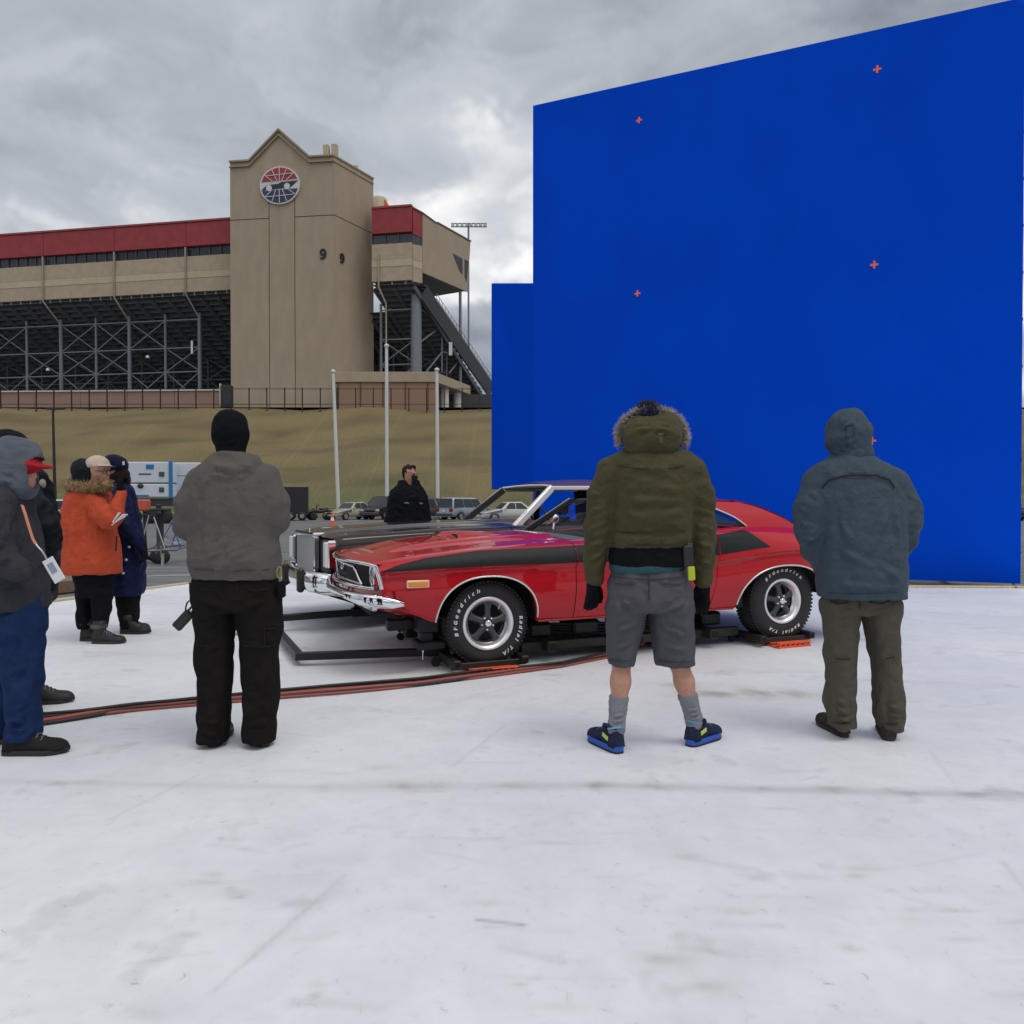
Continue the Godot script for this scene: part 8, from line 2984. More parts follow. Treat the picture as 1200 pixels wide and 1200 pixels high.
	# lanyard over the chest with a hanging badge
	var lan := thing("lanyard_badge", "white badge on an orange lanyard hanging from the grey hooded person's neck", "badge", who.position)
	var st := new_st(true)
	var pts := [V(26, 592, 0.13), V(30, 604, 0.16), V(34, 618, 0.18), V(38.5, 632, 0.19), V(42, 638, 0.2)]
	for k in pts.size() - 1:
		bar(st, pts[k], pts[k + 1], 0.016, 0.004, 0.0, Vector3.BACK)
	obj("strap", st, mat(0.62, 0.25, 0.12, 0.7), lan)
	st = new_st()
	tube(st, [V(42, 638, 0.2), V(46, 643, 0.205), V(49, 646, 0.205), V(52, 651, 0.205), V(54, 655, 0.205)], 0.005, 6)
	obj("clip", st, mat(0.4, 0.4, 0.42, 0.3, 0.8), lan)
	st = new_st(true)
	var ba := V(55, 655, 0.205)
	var bb := V(70, 681, 0.205)
	bar(st, ba, bb, 0.006, 0.058, 0.002, Vector3.BACK)
	obj("card", st, mat(0.66, 0.67, 0.70, 0.4), lan)
	st = new_st(true)
	bar(st, ba.lerp(bb, 0.2) + Vector3(0, 0, 0.004), ba.lerp(bb, 0.62) + Vector3(0, 0, 0.004), 0.002, 0.03, 0.0, Vector3.BACK)
	obj("printed_block", st, mat(0.25, 0.27, 0.33, 0.5), lan)

func black_puffer_person() -> void:
	person(30, 4.55, "person in bulky black puffer jacket and black cap behind the grey hooded person")
	var black := cloth(0.009, 0.010, 0.013, 0.2, 0.12, 81, 0.55, 0.06)
	body({"head": V(14, 530, 0.0), "face": Vector3(0.9, 0, -0.4), "neck": V(22, 558, 0), "hip": V(28, 690, 0), "shl": V(28, 575, -0.15), "ell": V(40, 622, -0.2), "wrl": V(52, 640, -0.1), "shr": V(26, 575, 0.15), "elr": V(42, 622, 0.2), "wrr": V(54, 640, 0.1),
		"kl": V(36, 760, -0.07), "al": V(35, 815, -0.08), "kr": V(14, 760, 0.07), "ar": V(5, 815, 0.08)}, 0.024, 0.9)
	var s := [loft([[550, 14, 46, 0.09], [560, 8, 52, 0.13], [580, 2, 56, 0.17], [600, -2, 59, 0.2], [630, -4, 62, 0.21], [660, -4, 62, 0.21], [690, -3, 58, 0.2], [708, -2, 54, 0.19]], 2.5, 0.04)]
	s += chain([V(28, 578, 0.14), V(44, 600, 0.2), V(53, 618, 0.2), V(56, 632, 0.16), V(57, 648, 0.1)], [0.095, 0.09, 0.085, 0.08, 0.07], 0.03)
	s += chain([V(28, 578, -0.14), V(42, 622, -0.2), V(54, 648, -0.1)], [0.095, 0.085, 0.07], 0.03)
	var folds := []
	for q in [[20, 600, 62, 596], [20, 625, 68, 628], [20, 655, 68, 650], [20, 682, 64, 680]]:
		folds.append([V(q[0], q[1], 0.22), V(q[2], q[3], 0.2), 0.022, 0.02])
	put("puffer_jacket", field_mesh(s, 0.016, [], folds, 0.010, Vector3(4, 5, 4), 82), black, who)
	s = [cap(V(9, 520, 0), V(13, 521, 0), 0.098, 0.095, 0.03, Vector3(1.1, 0.95, 1)), cap(V(16, 525, -0.05), V(20, 526, -0.06), 0.05, 0.04, 0.02, Vector3(1, 0.3, 1))]
	put("cap", field_mesh(s, 0.013, [[Vector3.DOWN, -V(0, 527, 0).y]], [], 0.002, Vector3(8, 8, 8), 3), cloth(0.010, 0.009, 0.016, 0.2, 0.2, 5), who)
	s = [cap(V(40, 558, 0.0), V(47, 567, 0.02), 0.05, 0.035, 0.02)]
	put("collar_lining", field_mesh(s, 0.012, [], [], 0.004, Vector3(10, 10, 10), 3), cloth(0.30, 0.27, 0.2, 0.1, 0.2, 5), who)
	s = [loft([[690, 0, 54, 0.14], [712, 0, 54, 0.14]], 2.3, 0.03), loft([[705, 22, 54, 0.10, -0.06], [760, 24, 48, 0.085, -0.08], [818, 26, 44, 0.08, -0.08]], 2.3, 0.02), loft([[705, -2, 30, 0.10, 0.06], [760, 0, 26, 0.085, 0.08], [818, -6, 16, 0.08, 0.08]], 2.3, 0.02)]
	put("trousers", field_mesh(s, 0.02, [], [], 0.01, Vector3(6, 5, 6), 9), cloth(0.02, 0.017, 0.015, 0.2, 0.1, 5), who)
	var boot := mat(0.02, 0.017, 0.016, 0.6)
	shoe(Vector3(V(24, 832, -0.08).x, 0, -0.08), PI / 2 - 0.3, 0.29, boot, mat(0.02, 0.02, 0.02, 0.7), 0.14, 0.026, 1.1)
	shoe(Vector3(V(-14, 836, 0.08).x, 0, 0.08), PI / 2 - 0.1, 0.29, boot, mat(0.02, 0.02, 0.02, 0.7), 0.14, 0.026, 1.1)
	hand("glove", V(57, 656, 0.08), Vector3(0.1, -1, -0.2), Vector3(-0.5, 0, -0.8), 0.6, black, 1.0, 1.2, 0.01)
	hand("glove", V(54, 656, -0.1), Vector3(0.1, -1, 0.2), Vector3(-0.5, 0, 0.8), 0.6, black, 1.0, 1.2, 0.012)

func make_people() -> void:
	skin = mottled(Color(0.43, 0.215, 0.145), Color(0.49, 0.27, 0.195), 3.0, 0.02, 91, 0.55, false)
	skin.subsurf_scatter_enabled = true
	skin.subsurf_scatter_strength = 0.15
	grey_hoodie_man()
	olive_parka_man()
	slate_jacket_man()
	orange_parka_woman()
	navy_coat_person()
	masked_man()
	grey_hood_person()
	black_puffer_person()

# ================================================================ lot: parked vehicles, trailers, cart
# side outline of a parked car as [along, height]; along runs from the nose (0) to the tail
func parked(called: String, label: String, category: String, where: Vector3, turn: float, col: Material, size: Vector3, kind: String) -> void:
	var o := thing(called, label, category, where, turn, "vehicles parked below the grass bank")
	var L := size.x
	var H := size.y
	var W := size.z
	var belt := H * (0.60 if kind == "sedan" else 0.54)
	var shape: Array = {"sedan": [[0.0, 0.30], [0.02, 0.42], [0.28, 0.58], [0.30, 0.60], [0.43, 0.97], [0.66, 0.99], [0.80, 0.64], [0.97, 0.60], [1.0, 0.35]],
		"van": [[0.0, 0.26], [0.01, 0.46], [0.20, 0.56], [0.34, 0.94], [0.40, 0.98], [0.93, 0.99], [0.985, 0.60], [1.0, 0.30]],
		"suv": [[0.0, 0.28], [0.01, 0.50], [0.26, 0.58], [0.36, 0.93], [0.42, 0.98], [0.94, 0.99], [0.985, 0.62], [1.0, 0.32]],
		"pickup": [[0.0, 0.28], [0.01, 0.54], [0.26, 0.60], [0.34, 0.96], [0.56, 0.99], [0.60, 0.62], [0.98, 0.62], [1.0, 0.32]]}[kind]
	var low := H * 0.16
	# body: stations along the car, each a ring with tumblehome
	var rs := []
	var n := 40
	for i in n + 1:
		var f := lerpf(0.0, 1.0, i / float(n))
		var top := tab(shape, f) * H
		var plan := W * 0.5 * (1.0 - 0.16 * pow(absf(f - 0.5) * 2.0, 6.0))
		var arch := low
		for a in [0.19, 0.80]:
			var u: float = absf(f - a) / 0.085
			if u < 1.0:
				arch = maxf(arch, H * 0.14 + 0.36 * sqrt(1.0 - u * u))
		var yb := minf(belt, top)
		var tw := plan * (1.0 - 0.30 * clampf((top - belt) / (H - belt), 0.0, 1.0))
		var ring := []
		for q in [[-plan * 0.93, arch], [-plan, minf(H * 0.36, yb)], [-plan * 0.985, yb], [-tw, top - 0.05], [-tw * 0.85, top], [tw * 0.85, top], [tw, top - 0.05], [plan * 0.985, yb], [plan, minf(H * 0.36, yb)], [plan * 0.93, arch]]:
			ring.append(Vector3((f - 0.5) * L, maxf(q[1], arch), q[0]))
		rs.append(ring)
	var st := new_st()
	rings(st, rs)
	obj("body", st, col, o)
	var dark := mat(0.018, 0.021, 0.025, 0.06)
	# windows lie just proud of the cabin skin
	var tops := []
	for p in shape:
		if p[1] > 0.9:
			tops.append(p[0])
	var fa: float = tops[0]
	var fb: float = tops[-1]
	var fa0 := fa - 0.115
	var fb0 := fb + (0.12 if kind == "sedan" else 0.058)
	for sd: float in [-1.0, 1.0]:
		var cuts := [0.0, 0.48, 1.0] if kind != "van" else [0.0, 0.33, 0.66, 1.0]
		for k in cuts.size() - 1:
			var pts := []
			for c in [[cuts[k], 0], [cuts[k + 1], 0], [cuts[k + 1], 1], [cuts[k], 1]]:
				var f0 := lerpf(fa0 + 0.03, fb0 - 0.02, c[0])
				var f1 := lerpf(fa + 0.015, fb - 0.01, c[0])
				var f := lerpf(f0, f1, c[1])
				f += 0.006 * (1.0 if c[0] == cuts[k] else -1.0)
				var h := lerpf(belt + 0.03, H * 0.93, c[1])
				var z := W * 0.5 * 0.985 * (1.0 - 0.27 * clampf((h - belt) / (H - belt), 0.0, 1.0)) + 0.012
				pts.append(Vector3((f - 0.5) * L, h, z * sd))
			st = new_st(true)
			quad(st, pts[0], pts[1], pts[2], pts[3], Vector3(0, 0, sd))
			obj("side_window", st, dark, o)
	for e in [[fa0, fa, -1.0, "windscreen"], [fb0, fb, 1.0, "rear_window"]]:
		if kind == "pickup" and e[2] > 0:
			continue
		var x0: float = (e[0] - 0.5) * L + e[2] * 0.03
		var x1: float = (e[1] - 0.5) * L + e[2] * 0.03
		var w0 := W * 0.43
		var w1 := W * 0.32
		st = new_st(true)
		quad(st, Vector3(x0, belt + 0.06, -w0), Vector3(x0, belt + 0.06, w0), Vector3(x1, H * 0.95, w1), Vector3(x1, H * 0.95, -w1), Vector3(e[2], 0.6, 0))
		obj(e[3], st, dark, o)
	# ends: bumpers, lamps, grille, plate
	for e: float in [-1.0, 1.0]:
		st = new_st(true)
		box(st, Vector3(e * L * 0.497, H * 0.25, 0), Vector3(0.16, H * 0.12, W * 0.9), 0.04)
		obj("bumper", st, mat(0.06, 0.06, 0.065, 0.5) if kind != "sedan" else col, o)
		for z: float in [-1.0, 1.0]:
			st = new_st(true)
			box(st, Vector3(e * L * 0.492, H * (0.38 if e < 0 else 0.46), z * W * 0.37), Vector3(0.14, H * 0.09 if e < 0 else H * 0.16, W * 0.16), 0.03)
			obj("headlight" if e < 0 else "tail_light", st, mat(0.5, 0.52, 0.54, 0.1, 0.3) if e < 0 else mat(0.25, 0.015, 0.012, 0.2), o)
	st = new_st(true)
	box(st, Vector3(-L * 0.497, H * 0.37, 0), Vector3(0.08, H * 0.07, W * 0.42), 0.02)
	obj("grille", st, mat(0.02, 0.02, 0.022, 0.5), o)
	st = new_st(true)
	box(st, Vector3(L * 0.505, H * 0.40, 0), Vector3(0.03, 0.12, 0.30), 0.01)
	obj("number_plate", st, mat(0.6, 0.6, 0.6, 0.5), o)
	for z: float in [-1.0, 1.0]:
		st = new_st(true)
		box(st, Vector3((fa0 - 0.5) * L + 0.25, belt + 0.07, z * (W * 0.5 + 0.08)), Vector3(0.1, 0.13, 0.18), 0.03)
		obj("mirror", st, col, o)
		for f in [0.19, 0.80]:
			var xf := Transform3D(Basis(Vector3.RIGHT, PI / 2 * z), Vector3((f - 0.5) * L, 0.32, z * (W * 0.5 - 0.12)))
			st = new_st()
			lathe(st, [[0.2, -0.1], [0.3, -0.1], [0.325, -0.06], [0.325, 0.06], [0.3, 0.1], [0.2, 0.1]], 20, xf, false)
			var w := obj("wheel", st, rubber, o)
			st = new_st()
			lathe(st, [[0.205, 0.095], [0.18, 0.085], [0.06, 0.06], [0.04, 0.09], [0.004, 0.09]], 14, xf, false)
			obj("rim", st, mat(0.35, 0.36, 0.37, 0.35, 0.7), w)

func vehicles() -> void:
	var y := -0.045
	var p := func(px: float, z: float) -> Vector3: return Vector3((px - 600.0) / 870.0 * z, y, -z)
	parked("sedan", "pale gold sedan parked nose towards the cone below the bank", "car", p.call(413, 60.0), 0.95, paint(0.40, 0.38, 0.31), Vector3(4.6, 1.45, 1.75), "sedan")
	parked("van", "dark grey van parked beside the pale gold sedan", "van", p.call(450, 61.5), 1.25, paint(0.022, 0.026, 0.030), Vector3(4.9, 1.95, 1.9), "van")
	parked("pickup", "dull brown pickup half hidden by the masked person's shoulder", "pickup", p.call(506, 61.0), 2.6, paint(0.075, 0.068, 0.055), Vector3(5.2, 1.8, 1.85), "pickup")
	parked("minivan", "pale blue minivan seen from the rear near the small blue screen", "van", p.call(545, 59.0), 4.05, paint(0.30, 0.35, 0.43), Vector3(4.9, 1.78, 1.9), "van")
	parked("sedan", "white sedan seen through the black car's windscreen", "car", p.call(597, 56.0), 0.35, paint(0.58, 0.59, 0.60), Vector3(4.7, 1.45, 1.8), "sedan")
	parked("hatchback", "small white car parked behind the orange parka's back", "car", p.call(66, 50.0), 0.75, paint(0.62, 0.62, 0.63), Vector3(4.2, 1.6, 1.75), "suv")
	parked("hatchback", "dark car parked behind the blue screen's right edge", "car", p.call(1222, 56.0), 0.4, paint(0.02, 0.02, 0.022), Vector3(4.4, 1.5, 1.75), "suv")
	# black cargo trailer
	var t := thing("cargo_trailer", "black box cargo trailer with twin wheels on the lot", "trailer", p.call(333, 57.0), 0.25)
	var st := new_st(true)
	var black := mat(0.014, 0.014, 0.015, 0.45)
	box(st, Vector3(0, 1.52, 0), Vector3(3.6, 2.05, 2.0), 0.04)
	obj("box", st, black, t)
	st = new_st(true)
	for x in [-1.8, 1.8]:
		for z in [-1.0, 1.0]:
			box(st, Vector3(x, 1.52, z), Vector3(0.05, 2.1, 0.05), 0.01)
	box(st, Vector3(0, 2.56, 1.0), Vector3(3.65, 0.06, 0.05), 0.01)
	box(st, Vector3(1.8, 2.56, 0), Vector3(0.05, 0.06, 2.05), 0.01)
	obj("edge_trim", st, mat(0.16, 0.16, 0.16, 0.4, 0.5), t)
	for x in [-0.1, 0.75]:
		for z in [-1.02, 1.02]:
			st = new_st()
			lathe(st, [[0.12, -0.1], [0.32, -0.1], [0.34, 0.0], [0.32, 0.1], [0.12, 0.1]], 18, Transform3D(Basis(Vector3.RIGHT, PI / 2), Vector3(x + 0.6, 0.34, z)))
			var w := obj("wheel", st, rubber, t)
			st = new_st()
			lathe(st, [[0.17, 0.11 * signf(z)], [0.004, 0.12 * signf(z)]], 12, Transform3D(Basis(Vector3.RIGHT, PI / 2), Vector3(x + 0.6, 0.34, z)))
			obj("rim", st, mat(0.3, 0.3, 0.3, 0.4, 0.6), w)
	st = new_st(true)
	bar(st, Vector3(-1.8, 0.5, 0), Vector3(-3.0, 0.5, 0), 0.1, 0.1)
	obj("drawbar", st, black, t)
	# quad bike
	t = thing("quad_bike", "dark quad bike with racks between the black trailer and the pale sedan", "quad bike", p.call(375, 58.5), 0.5)
	for x in [-0.62, 0.62]:
		for z in [-0.45, 0.45]:
			st = new_st()
			lathe(st, [[0.15, -0.13], [0.28, -0.13], [0.31, -0.07], [0.31, 0.07], [0.28, 0.13], [0.15, 0.13]], 16, Transform3D(Basis(Vector3.RIGHT, PI / 2), Vector3(x, 0.31, z)))
			obj("wheel", st, rubber, t)
	st = new_st()
	sweep(st, [Vector3(-0.95, 0.62, 0), Vector3(-0.5, 0.74, 0), Vector3(0.0, 0.66, 0), Vector3(0.5, 0.76, 0), Vector3(0.95, 0.66, 0)], [0.18, 0.3, 0.3, 0.26, 0.14], [0.8, 0.6, 0.4, 0.6, 0.8], 12)
	obj("body", st, mat(0.02, 0.022, 0.02, 0.5), t)
	st = new_st()
	sweep(st, [Vector3(-0.05, 0.88, 0), Vector3(0.3, 0.86, 0), Vector3(0.6, 0.92, 0)], 0.12, 0.34, 12)
	obj("saddle", st, mat(0.012, 0.012, 0.012, 0.7), t)
	st = new_st()
	tube(st, [Vector3(-0.3, 0.8, 0), Vector3(-0.25, 1.12, 0)], 0.04, 8)
	tube(st, [Vector3(-0.12, 1.2, -0.42), Vector3(-0.25, 1.14, -0.15), Vector3(-0.25, 1.14, 0.15), Vector3(-0.12, 1.2, 0.42)], 0.025, 8)
	obj("handlebar", st, black, t)
	for x in [-0.8, 0.8]:
		st = new_st()
		for k in 5:
			tube(st, [Vector3(x - 0.25, 0.9, -0.32 + k * 0.16), Vector3(x + 0.25, 0.9, -0.32 + k * 0.16)], 0.015, 5)
		tube(st, [Vector3(x - 0.25, 0.9, -0.34), Vector3(x - 0.25, 0.9, 0.34)], 0.018, 5)
		tube(st, [Vector3(x + 0.25, 0.9, -0.34), Vector3(x + 0.25, 0.9, 0.34)], 0.018, 5)
		obj("rack", st, mat(0.05, 0.05, 0.05, 0.4, 0.5), t)
	for z in [-0.2, 0.2]:
		st = new_st()
		lathe(st, [[0.07, 0.0], [0.05, 0.05], [0.004, 0.06]], 12, Transform3D(Basis(Vector3.BACK, PI / 2), Vector3(-0.95, 0.7, z)))
		obj("headlight", st, mat(0.5, 0.5, 0.5, 0.2), t)
	# traffic cone
	t = thing("traffic_cone", "orange traffic cone with white collar on the lot before the pale sedan", "traffic cone", Vector3((389.5 - 600.0) / 870.0 * 41.0, y, -41.0))
	st = new_st(true)
	box(st, Vector3(0, 0.02, 0), Vector3(0.42, 0.04, 0.42), 0.01)
	obj("base", st, mat(0.65, 0.09, 0.03, 0.6), t)
	st = new_st()
	lathe(st, [[0.16, 0.04], [0.105, 0.36]], 20, Transform3D())
	lathe(st, [[0.075, 0.54], [0.03, 0.82], [0.02, 0.83]], 20, Transform3D())
	obj("cone", st, mat(0.72, 0.10, 0.04, 0.55), t)
	st = new_st()
	lathe(st, [[0.106, 0.36], [0.076, 0.54]], 20, Transform3D(), false)
	obj("white_collar", st, mat(0.72, 0.72, 0.72, 0.4), t)
	equipment(y)

func equipment(y: float) -> void:
	# white and blue generator trailer
	var z := 48.0
	var x0 := (143.0 - 600.0) / 870.0 * z
	var t := thing("equipment_trailer", "white equipment trailer with blue upright corner and vent panels behind the navy coat", "trailer", Vector3(x0, y, -z))
	var wide := (199.0 - 143.0) / 870.0 * z
	var white := mat(0.58, 0.63, 0.70, 0.4)
	var blue := mat(0.02, 0.17, 0.42, 0.45)
	var dark := mat(0.035, 0.035, 0.038, 0.6)
	var py := func(v: float) -> float: return EYE - (v - 590.0) / 870.0 * z - y
	for q in [[541.0, 566.0, 0.0], [567.0, 583.0, 0.05]]:
		var st := new_st(true)
		box(st, Vector3(wide * 0.5, (py.call(q[0]) + py.call(q[1])) * 0.5, -1.2 + q[2]), Vector3(wide, py.call(q[0]) - py.call(q[1]) - 0.03, 2.4), 0.05)
		obj("side_panel", st, white, t)
	var st := new_st(true)
	box(st, Vector3(wide + 0.07, (py.call(540.0) + py.call(584.0)) * 0.5, 0.0), Vector3(0.2, py.call(540.0) - py.call(584.0), 0.2), 0.03)
	obj("corner_post", st, blue, t)
	for q in [[149, 555.5, 4.2, 5], [190, 555.5, 6, 5.5], [190, 574, 6, 6]]:
		st = new_st(true)
		var c := Vector3((q[0] - 143.0) / 870.0 * z, py.call(q[1]), 0.04)
		box(st, c, Vector3(q[2] / 870.0 * z, q[3] / 870.0 * z, 0.08), 0.01)
		var v := obj("vent", st, mat(0.14, 0.14, 0.15, 0.6), t)
		st = new_st(true)
		for k in 4:
			box(st, c + Vector3(0, (k - 1.5) * 0.07, 0.05), Vector3(q[2] / 870.0 * z * 0.9, 0.025, 0.02))
		obj("louvre", st, mat(0.05, 0.05, 0.055, 0.6), v)
	st = new_st(true)
	box(st, Vector3((176.0 - 143.0) / 870.0 * z, py.call(547.0), 0.01), Vector3(0.5, 0.3, 0.05), 0.01)
	box(st, Vector3((165.0 - 143.0) / 870.0 * z, py.call(581.5), 0.06), Vector3(1.1, 0.18, 0.05), 0.01)
	obj("blue_plate", st, blue, t)
	st = new_st(true)
	box(st, Vector3((170.0 - 143.0) / 870.0 * z, py.call(555.5), 0.01), Vector3(0.8, 0.08, 0.04), 0.01)
	obj("dark_strip", st, dark, t)
	st = new_st()
	lathe(st, [[0.004, 0.04], [0.2, 0.04], [0.2, 0.0]], 18, Transform3D(Basis(Vector3.RIGHT, PI / 2).scaled(Vector3(1, 0.75, 1)), Vector3((165.5 - 143.0) / 870.0 * z, py.call(569.5), 0.07)))
	obj("dark_oval", st, dark, t)
	st = new_st(true)
	box(st, Vector3(wide * 0.5, py.call(588.5), -1.2), Vector3(wide + 0.3, 0.5, 2.2), 0.03)
	obj("chassis", st, dark, t)
	for k in 3:
		st = new_st()
		lathe(st, [[0.15, -0.13], [0.42, -0.13], [0.45, 0.0], [0.42, 0.13], [0.15, 0.13]], 20, Transform3D(Basis(Vector3.RIGHT, PI / 2), Vector3(0.7 + k * 1.0, 0.45, -0.25)))
		obj("wheel", st, rubber, t)
	st = new_st(true)
	box(st, Vector3((166.0 - 143.0) / 870.0 * z, py.call(592.5), 0.2), Vector3(0.65, 0.55, 0.2), 0.03)
	obj("red_locker", st, mat(0.45, 0.05, 0.03, 0.5), t)
	# plain white container to its right
	var c := thing("white_container", "plain white container to the right of the blue cornered trailer", "container", Vector3((203.5 - 600.0) / 870.0 * 49.0, y, -49.0))
	st = new_st(true)
	var cw := 3.4
	box(st, Vector3(cw * 0.5, (py.call(541.0) + 0.55) * 0.5, -1.3), Vector3(cw, py.call(541.0) - 0.55, 2.4), 0.05)
	obj("box", st, white, c)
	for k in 2:
		st = new_st(true)
		box(st, Vector3(cw * 0.5, py.call(556.0 + k * 18.0), -0.09), Vector3(cw - 0.1, 0.03, 0.05), 0.005)
		obj("rub_rail", st, mat(0.42, 0.46, 0.52, 0.5), c)
	st = new_st(true)
	for x in [0.4, cw - 0.4]:
		box(st, Vector3(x, 0.28, -1.3), Vector3(0.4, 0.55, 2.0), 0.02)
	obj("support", st, dark, c)
	# wheeled camera cart with a thick black column
	z = 16.4
	var s := 870.0 / z
	var px := func(a: float, b: float, dz := 0.0) -> Vector3: return Vector3((a - 200.0) / s, EYE - (b - 590.0) / s - y, dz)
	var k := thing("camera_cart", "wheeled steel cart carrying a thick black column, left of the grey hooded person", "cart", Vector3((200.0 - 600.0) / s, y, -z))
	var grey := mat(0.24, 0.25, 0.26, 0.4, 0.6)
	var blk := mat(0.016, 0.016, 0.018, 0.5)
	st = new_st()
	tube(st, [px.call(160, 645.5, 0.35), px.call(216, 643, 0.35)], 0.026, 8)
	tube(st, [px.call(172, 642, -0.4), px.call(222, 639, -0.4)], 0.026, 8)
	tube(st, [px.call(172, 645, 0.35), px.call(172, 642, -0.4)], 0.026, 8)
	tube(st, [px.call(214, 643, 0.35), px.call(214, 640, -0.4)], 0.026, 8)
	obj("base_frame", st, grey, k)
	st = new_st()
	lathe(st, [[0.16, 0.27], [0.11, 0.33], [0.075, 0.36], [0.075, 1.0], [0.09, 1.02], [0.09, 1.08], [0.03, 1.1]], 20, Transform3D(Basis(), px.call(187.5, 0.0) * Vector3(1, 0, 1) + Vector3(0, 0.05, 0)))
	obj("column", st, blk, k)
	st = new_st(true)
	box(st, px.call(188, 597.5), Vector3(0.42, 0.06, 0.16), 0.015)
	box(st, px.call(186, 594), Vector3(0.10, 0.12, 0.10), 0.02)
	obj("head_plate", st, blk, k)
	for q in [[191.5, 654.5, 0.3], [200.5, 656.5, 0.42], [169, 655, 0.3], [222, 651, -0.35], [175, 651, -0.4]]:
		st = new_st()
		var w := px.call(q[0], q[1], q[2]) as Vector3
		w.y = 0.155
		lathe(st, [[0.07, -0.04], [0.14, -0.045], [0.155, 0.0], [0.14, 0.045], [0.07, 0.04]], 22, Transform3D(Basis(Vector3.UP, 0.35) * Basis(Vector3.RIGHT, PI / 2), w))
		var wh := obj("wheel", st, rubber, k)
		st = new_st()
		lathe(st, [[0.085, 0.035], [0.05, 0.028], [0.03, 0.045], [0.004, 0.045]], 14, Transform3D(Basis(Vector3.UP, 0.35) * Basis(Vector3.RIGHT, PI / 2), w))
		obj("hub", st, mat(0.5, 0.5, 0.52, 0.35, 0.5), wh)
		st = new_st(true)
		bar(st, w + Vector3(0, 0.02, 0.06), w + Vector3(0, 0.24, 0.06), 0.03, 0.012)
		obj("fork", st, grey, wh)
	st = new_st()
	tube(st, [px.call(183, 606, 0.1), px.call(201, 641, 0.34)], 0.018, 6)
	tube(st, [px.call(176, 604, 0.05), px.call(172, 642, 0.3)], 0.018, 6)
	obj("strut", st, grey, k)
	st = new_st()
	tube(st, [px.call(204, 612, 0.1), px.call(196, 628, 0.15), px.call(206, 633, 0.15), px.call(213, 615, 0.1), px.call(204, 612, 0.1)], 0.014, 6)
	tube(st, [px.call(208, 625, 0.1), px.call(204, 642, 0.2), px.call(216, 641, 0.2), px.call(208, 625, 0.1)], 0.016, 6)
	obj("blue_bracket", st, mat(0.03, 0.12, 0.34, 0.4), k)
	st = new_st(true)
	box(st, px.call(209, 637, 0.1), Vector3(0.18, 0.08, 0.12), 0.02)
	obj("clamp", st, mat(0.45, 0.5, 0.55, 0.3, 0.5), k)
	st = new_st(true)
	box(st, px.call(166, 592, -0.1), Vector3(0.24, 0.26, 0.2), 0.03)
	obj("red_case", st, mat(0.5, 0.10, 0.06, 0.5), k)
	st = new_st()
	tube(st, [px.call(166, 597, -0.1), px.call(168, 645, -0.1)], 0.03, 8)
	tube(st, [px.call(158, 606, 0.0), px.call(170, 603, 0.0), px.call(186, 606, 0.05)], 0.02, 6)
	obj("upright", st, blk, k)
	st = new_st(true)
	box(st, px.call(203, 604, -0.3), Vector3(0.26, 0.12, 0.2), 0.03)
	obj("green_bag", st, mat(0.14, 0.19, 0.03, 0.7), k)
	st = new_st()
	tube(st, [px.call(202, 648, 0.45), px.call(235, 690, 1.9)], 0.032, 10)
	obj("drawbar", st, mat(0.2, 0.2, 0.19, 0.5, 0.4), k)

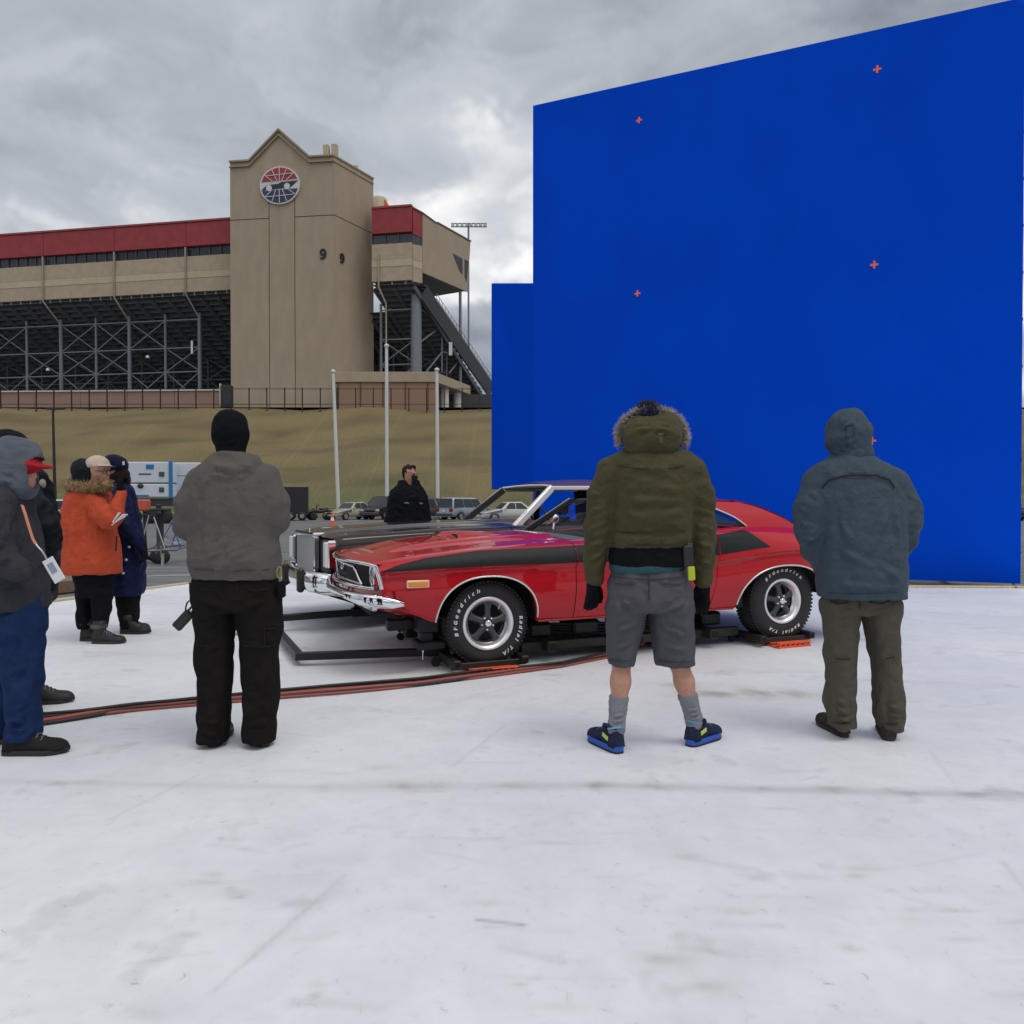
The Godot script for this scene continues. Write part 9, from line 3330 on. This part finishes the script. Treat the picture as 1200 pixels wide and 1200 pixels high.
# ================================================================ cables over the floor
func cables() -> void:
	var path := [[-140, 866], [-60, 858], [0, 852], [48, 846], [120, 837], [160, 832], [230, 825], [320, 817], [400, 810], [490, 802], [550, 795], [603, 788], [660, 781], [712, 770], [750, 758], [775, 748]]
	var red := mat(0.30, 0.065, 0.05, 0.5)
	var black := mat(0.014, 0.013, 0.014, 0.5)
	var specs := [["far red cable of the bundle crossing the white floor", red, -0.030, 0.0135, 1], ["black cable along the far side of the bundle on the white floor", black, -0.056, 0.013, 2], ["black cable along the near side of the bundle on the white floor", black, 0.050, 0.012, 3], ["nearest thick red cable of the bundle crossing the white floor", red, 0.024, 0.017, 4], ["thin black cable lying on top of the bundle", black, -0.004, 0.010, 5], ["thin red cable wandering along the near edge of the bundle", red, 0.075, 0.009, 6]]
	for s in specs:
		var o := thing("cable", s[0], "cable", Vector3.ZERO, 0.0, "cables bundled across the floor")
		var pts := []
		var r := RandomNumberGenerator.new()
		r.seed = s[4] * 7
		var ph := r.randf() * TAU
		for k in path.size() - 1:
			for q in 6:
				var f := q / 6.0
				var a := on_ground(path[k][0], path[k][1])
				var b := on_ground(path[k + 1][0], path[k + 1][1])
				var p := a.lerp(b, f)
				var g: float = k + f
				var spread := 1.0 + 0.9 * exp(-pow((g - 3.2) / 1.3, 2.0)) - 0.35 * exp(-pow((g - 5.3) / 0.7, 2.0))
				var off: float = (s[2] + 0.022 * sin(g * 0.9 + ph) + 0.012 * sin(g * 2.3 + ph * 2.0)) * spread
				p += Vector3(-0.25, 0, 1.0).normalized() * off
				p.y = s[3] + (0.030 if s[4] == 5 else 0.0) + 0.004 * maxf(0.0, sin(g * 1.7 + ph))
				pts.append(p)
		var st := new_st()
		tube(st, pts, s[3], 9)
		obj("sheath", st, s[1], o)
	# coil heaped by the car between the shorts wearer's legs
	var o := thing("cable_coil", "loose coil of dark red cable on the floor behind the olive parka wearer's legs", "cable")
	var c := on_ground(757, 752)
	for k in 4:
		var pts := []
		for q in 25:
			var a := TAU * q / 24.0
			pts.append(c + Vector3(cos(a) * (0.16 + 0.02 * k) + 0.02 * k, 0.02 + 0.036 * k + 0.008 * sin(a * 3.0 + k), sin(a) * (0.2 - 0.01 * k)))
		var st := new_st()
		tube(st, pts, 0.018, 8, false)
		obj("loop", st, red if k % 2 else black, o)

# ================================================================ scene
func _ready() -> void:
	rng.seed = 20
	var cam := Camera3D.new()
	cam.name = "camera"
	add_child(cam)
	cam.position = Vector3(0, EYE, 0)
	cam.rotation.x = -TILT
	cam.fov = rad_to_deg(2.0 * atan(0.5 / FOCAL))
	cam.near = 0.05
	cam.far = 4000.0
	var env := Environment.new()
	env.background_mode = Environment.BG_SKY
	env.sky = make_sky()
	env.background_energy_multiplier = 1.0
	env.ambient_light_source = Environment.AMBIENT_SOURCE_SKY
	env.tonemap_mode = Environment.TONE_MAPPER_LINEAR
	env.tonemap_exposure = 1.0
	env.sdfgi_enabled = true
	env.ssao_enabled = true
	env.ssil_enabled = true
	var we := WorldEnvironment.new()
	we.name = "environment"
	we.environment = env
	add_child(we)
	var sun := DirectionalLight3D.new()
	sun.name = "sun"
	sun.light_energy = 0.3
	sun.light_angular_distance = 25.0
	sun.light_color = Color(1.0, 0.97, 0.93)
	sun.shadow_enabled = true
	add_child(sun)
	sun.look_at_from_position(Vector3.ZERO, -Vector3(0.35, 0.85, 0.25))
	make_ground()
	make_stadium()
	make_screens()
	car_materials()
	red_car()
	black_car()
	car_rig()
	make_people()
	vehicles()
	cables()
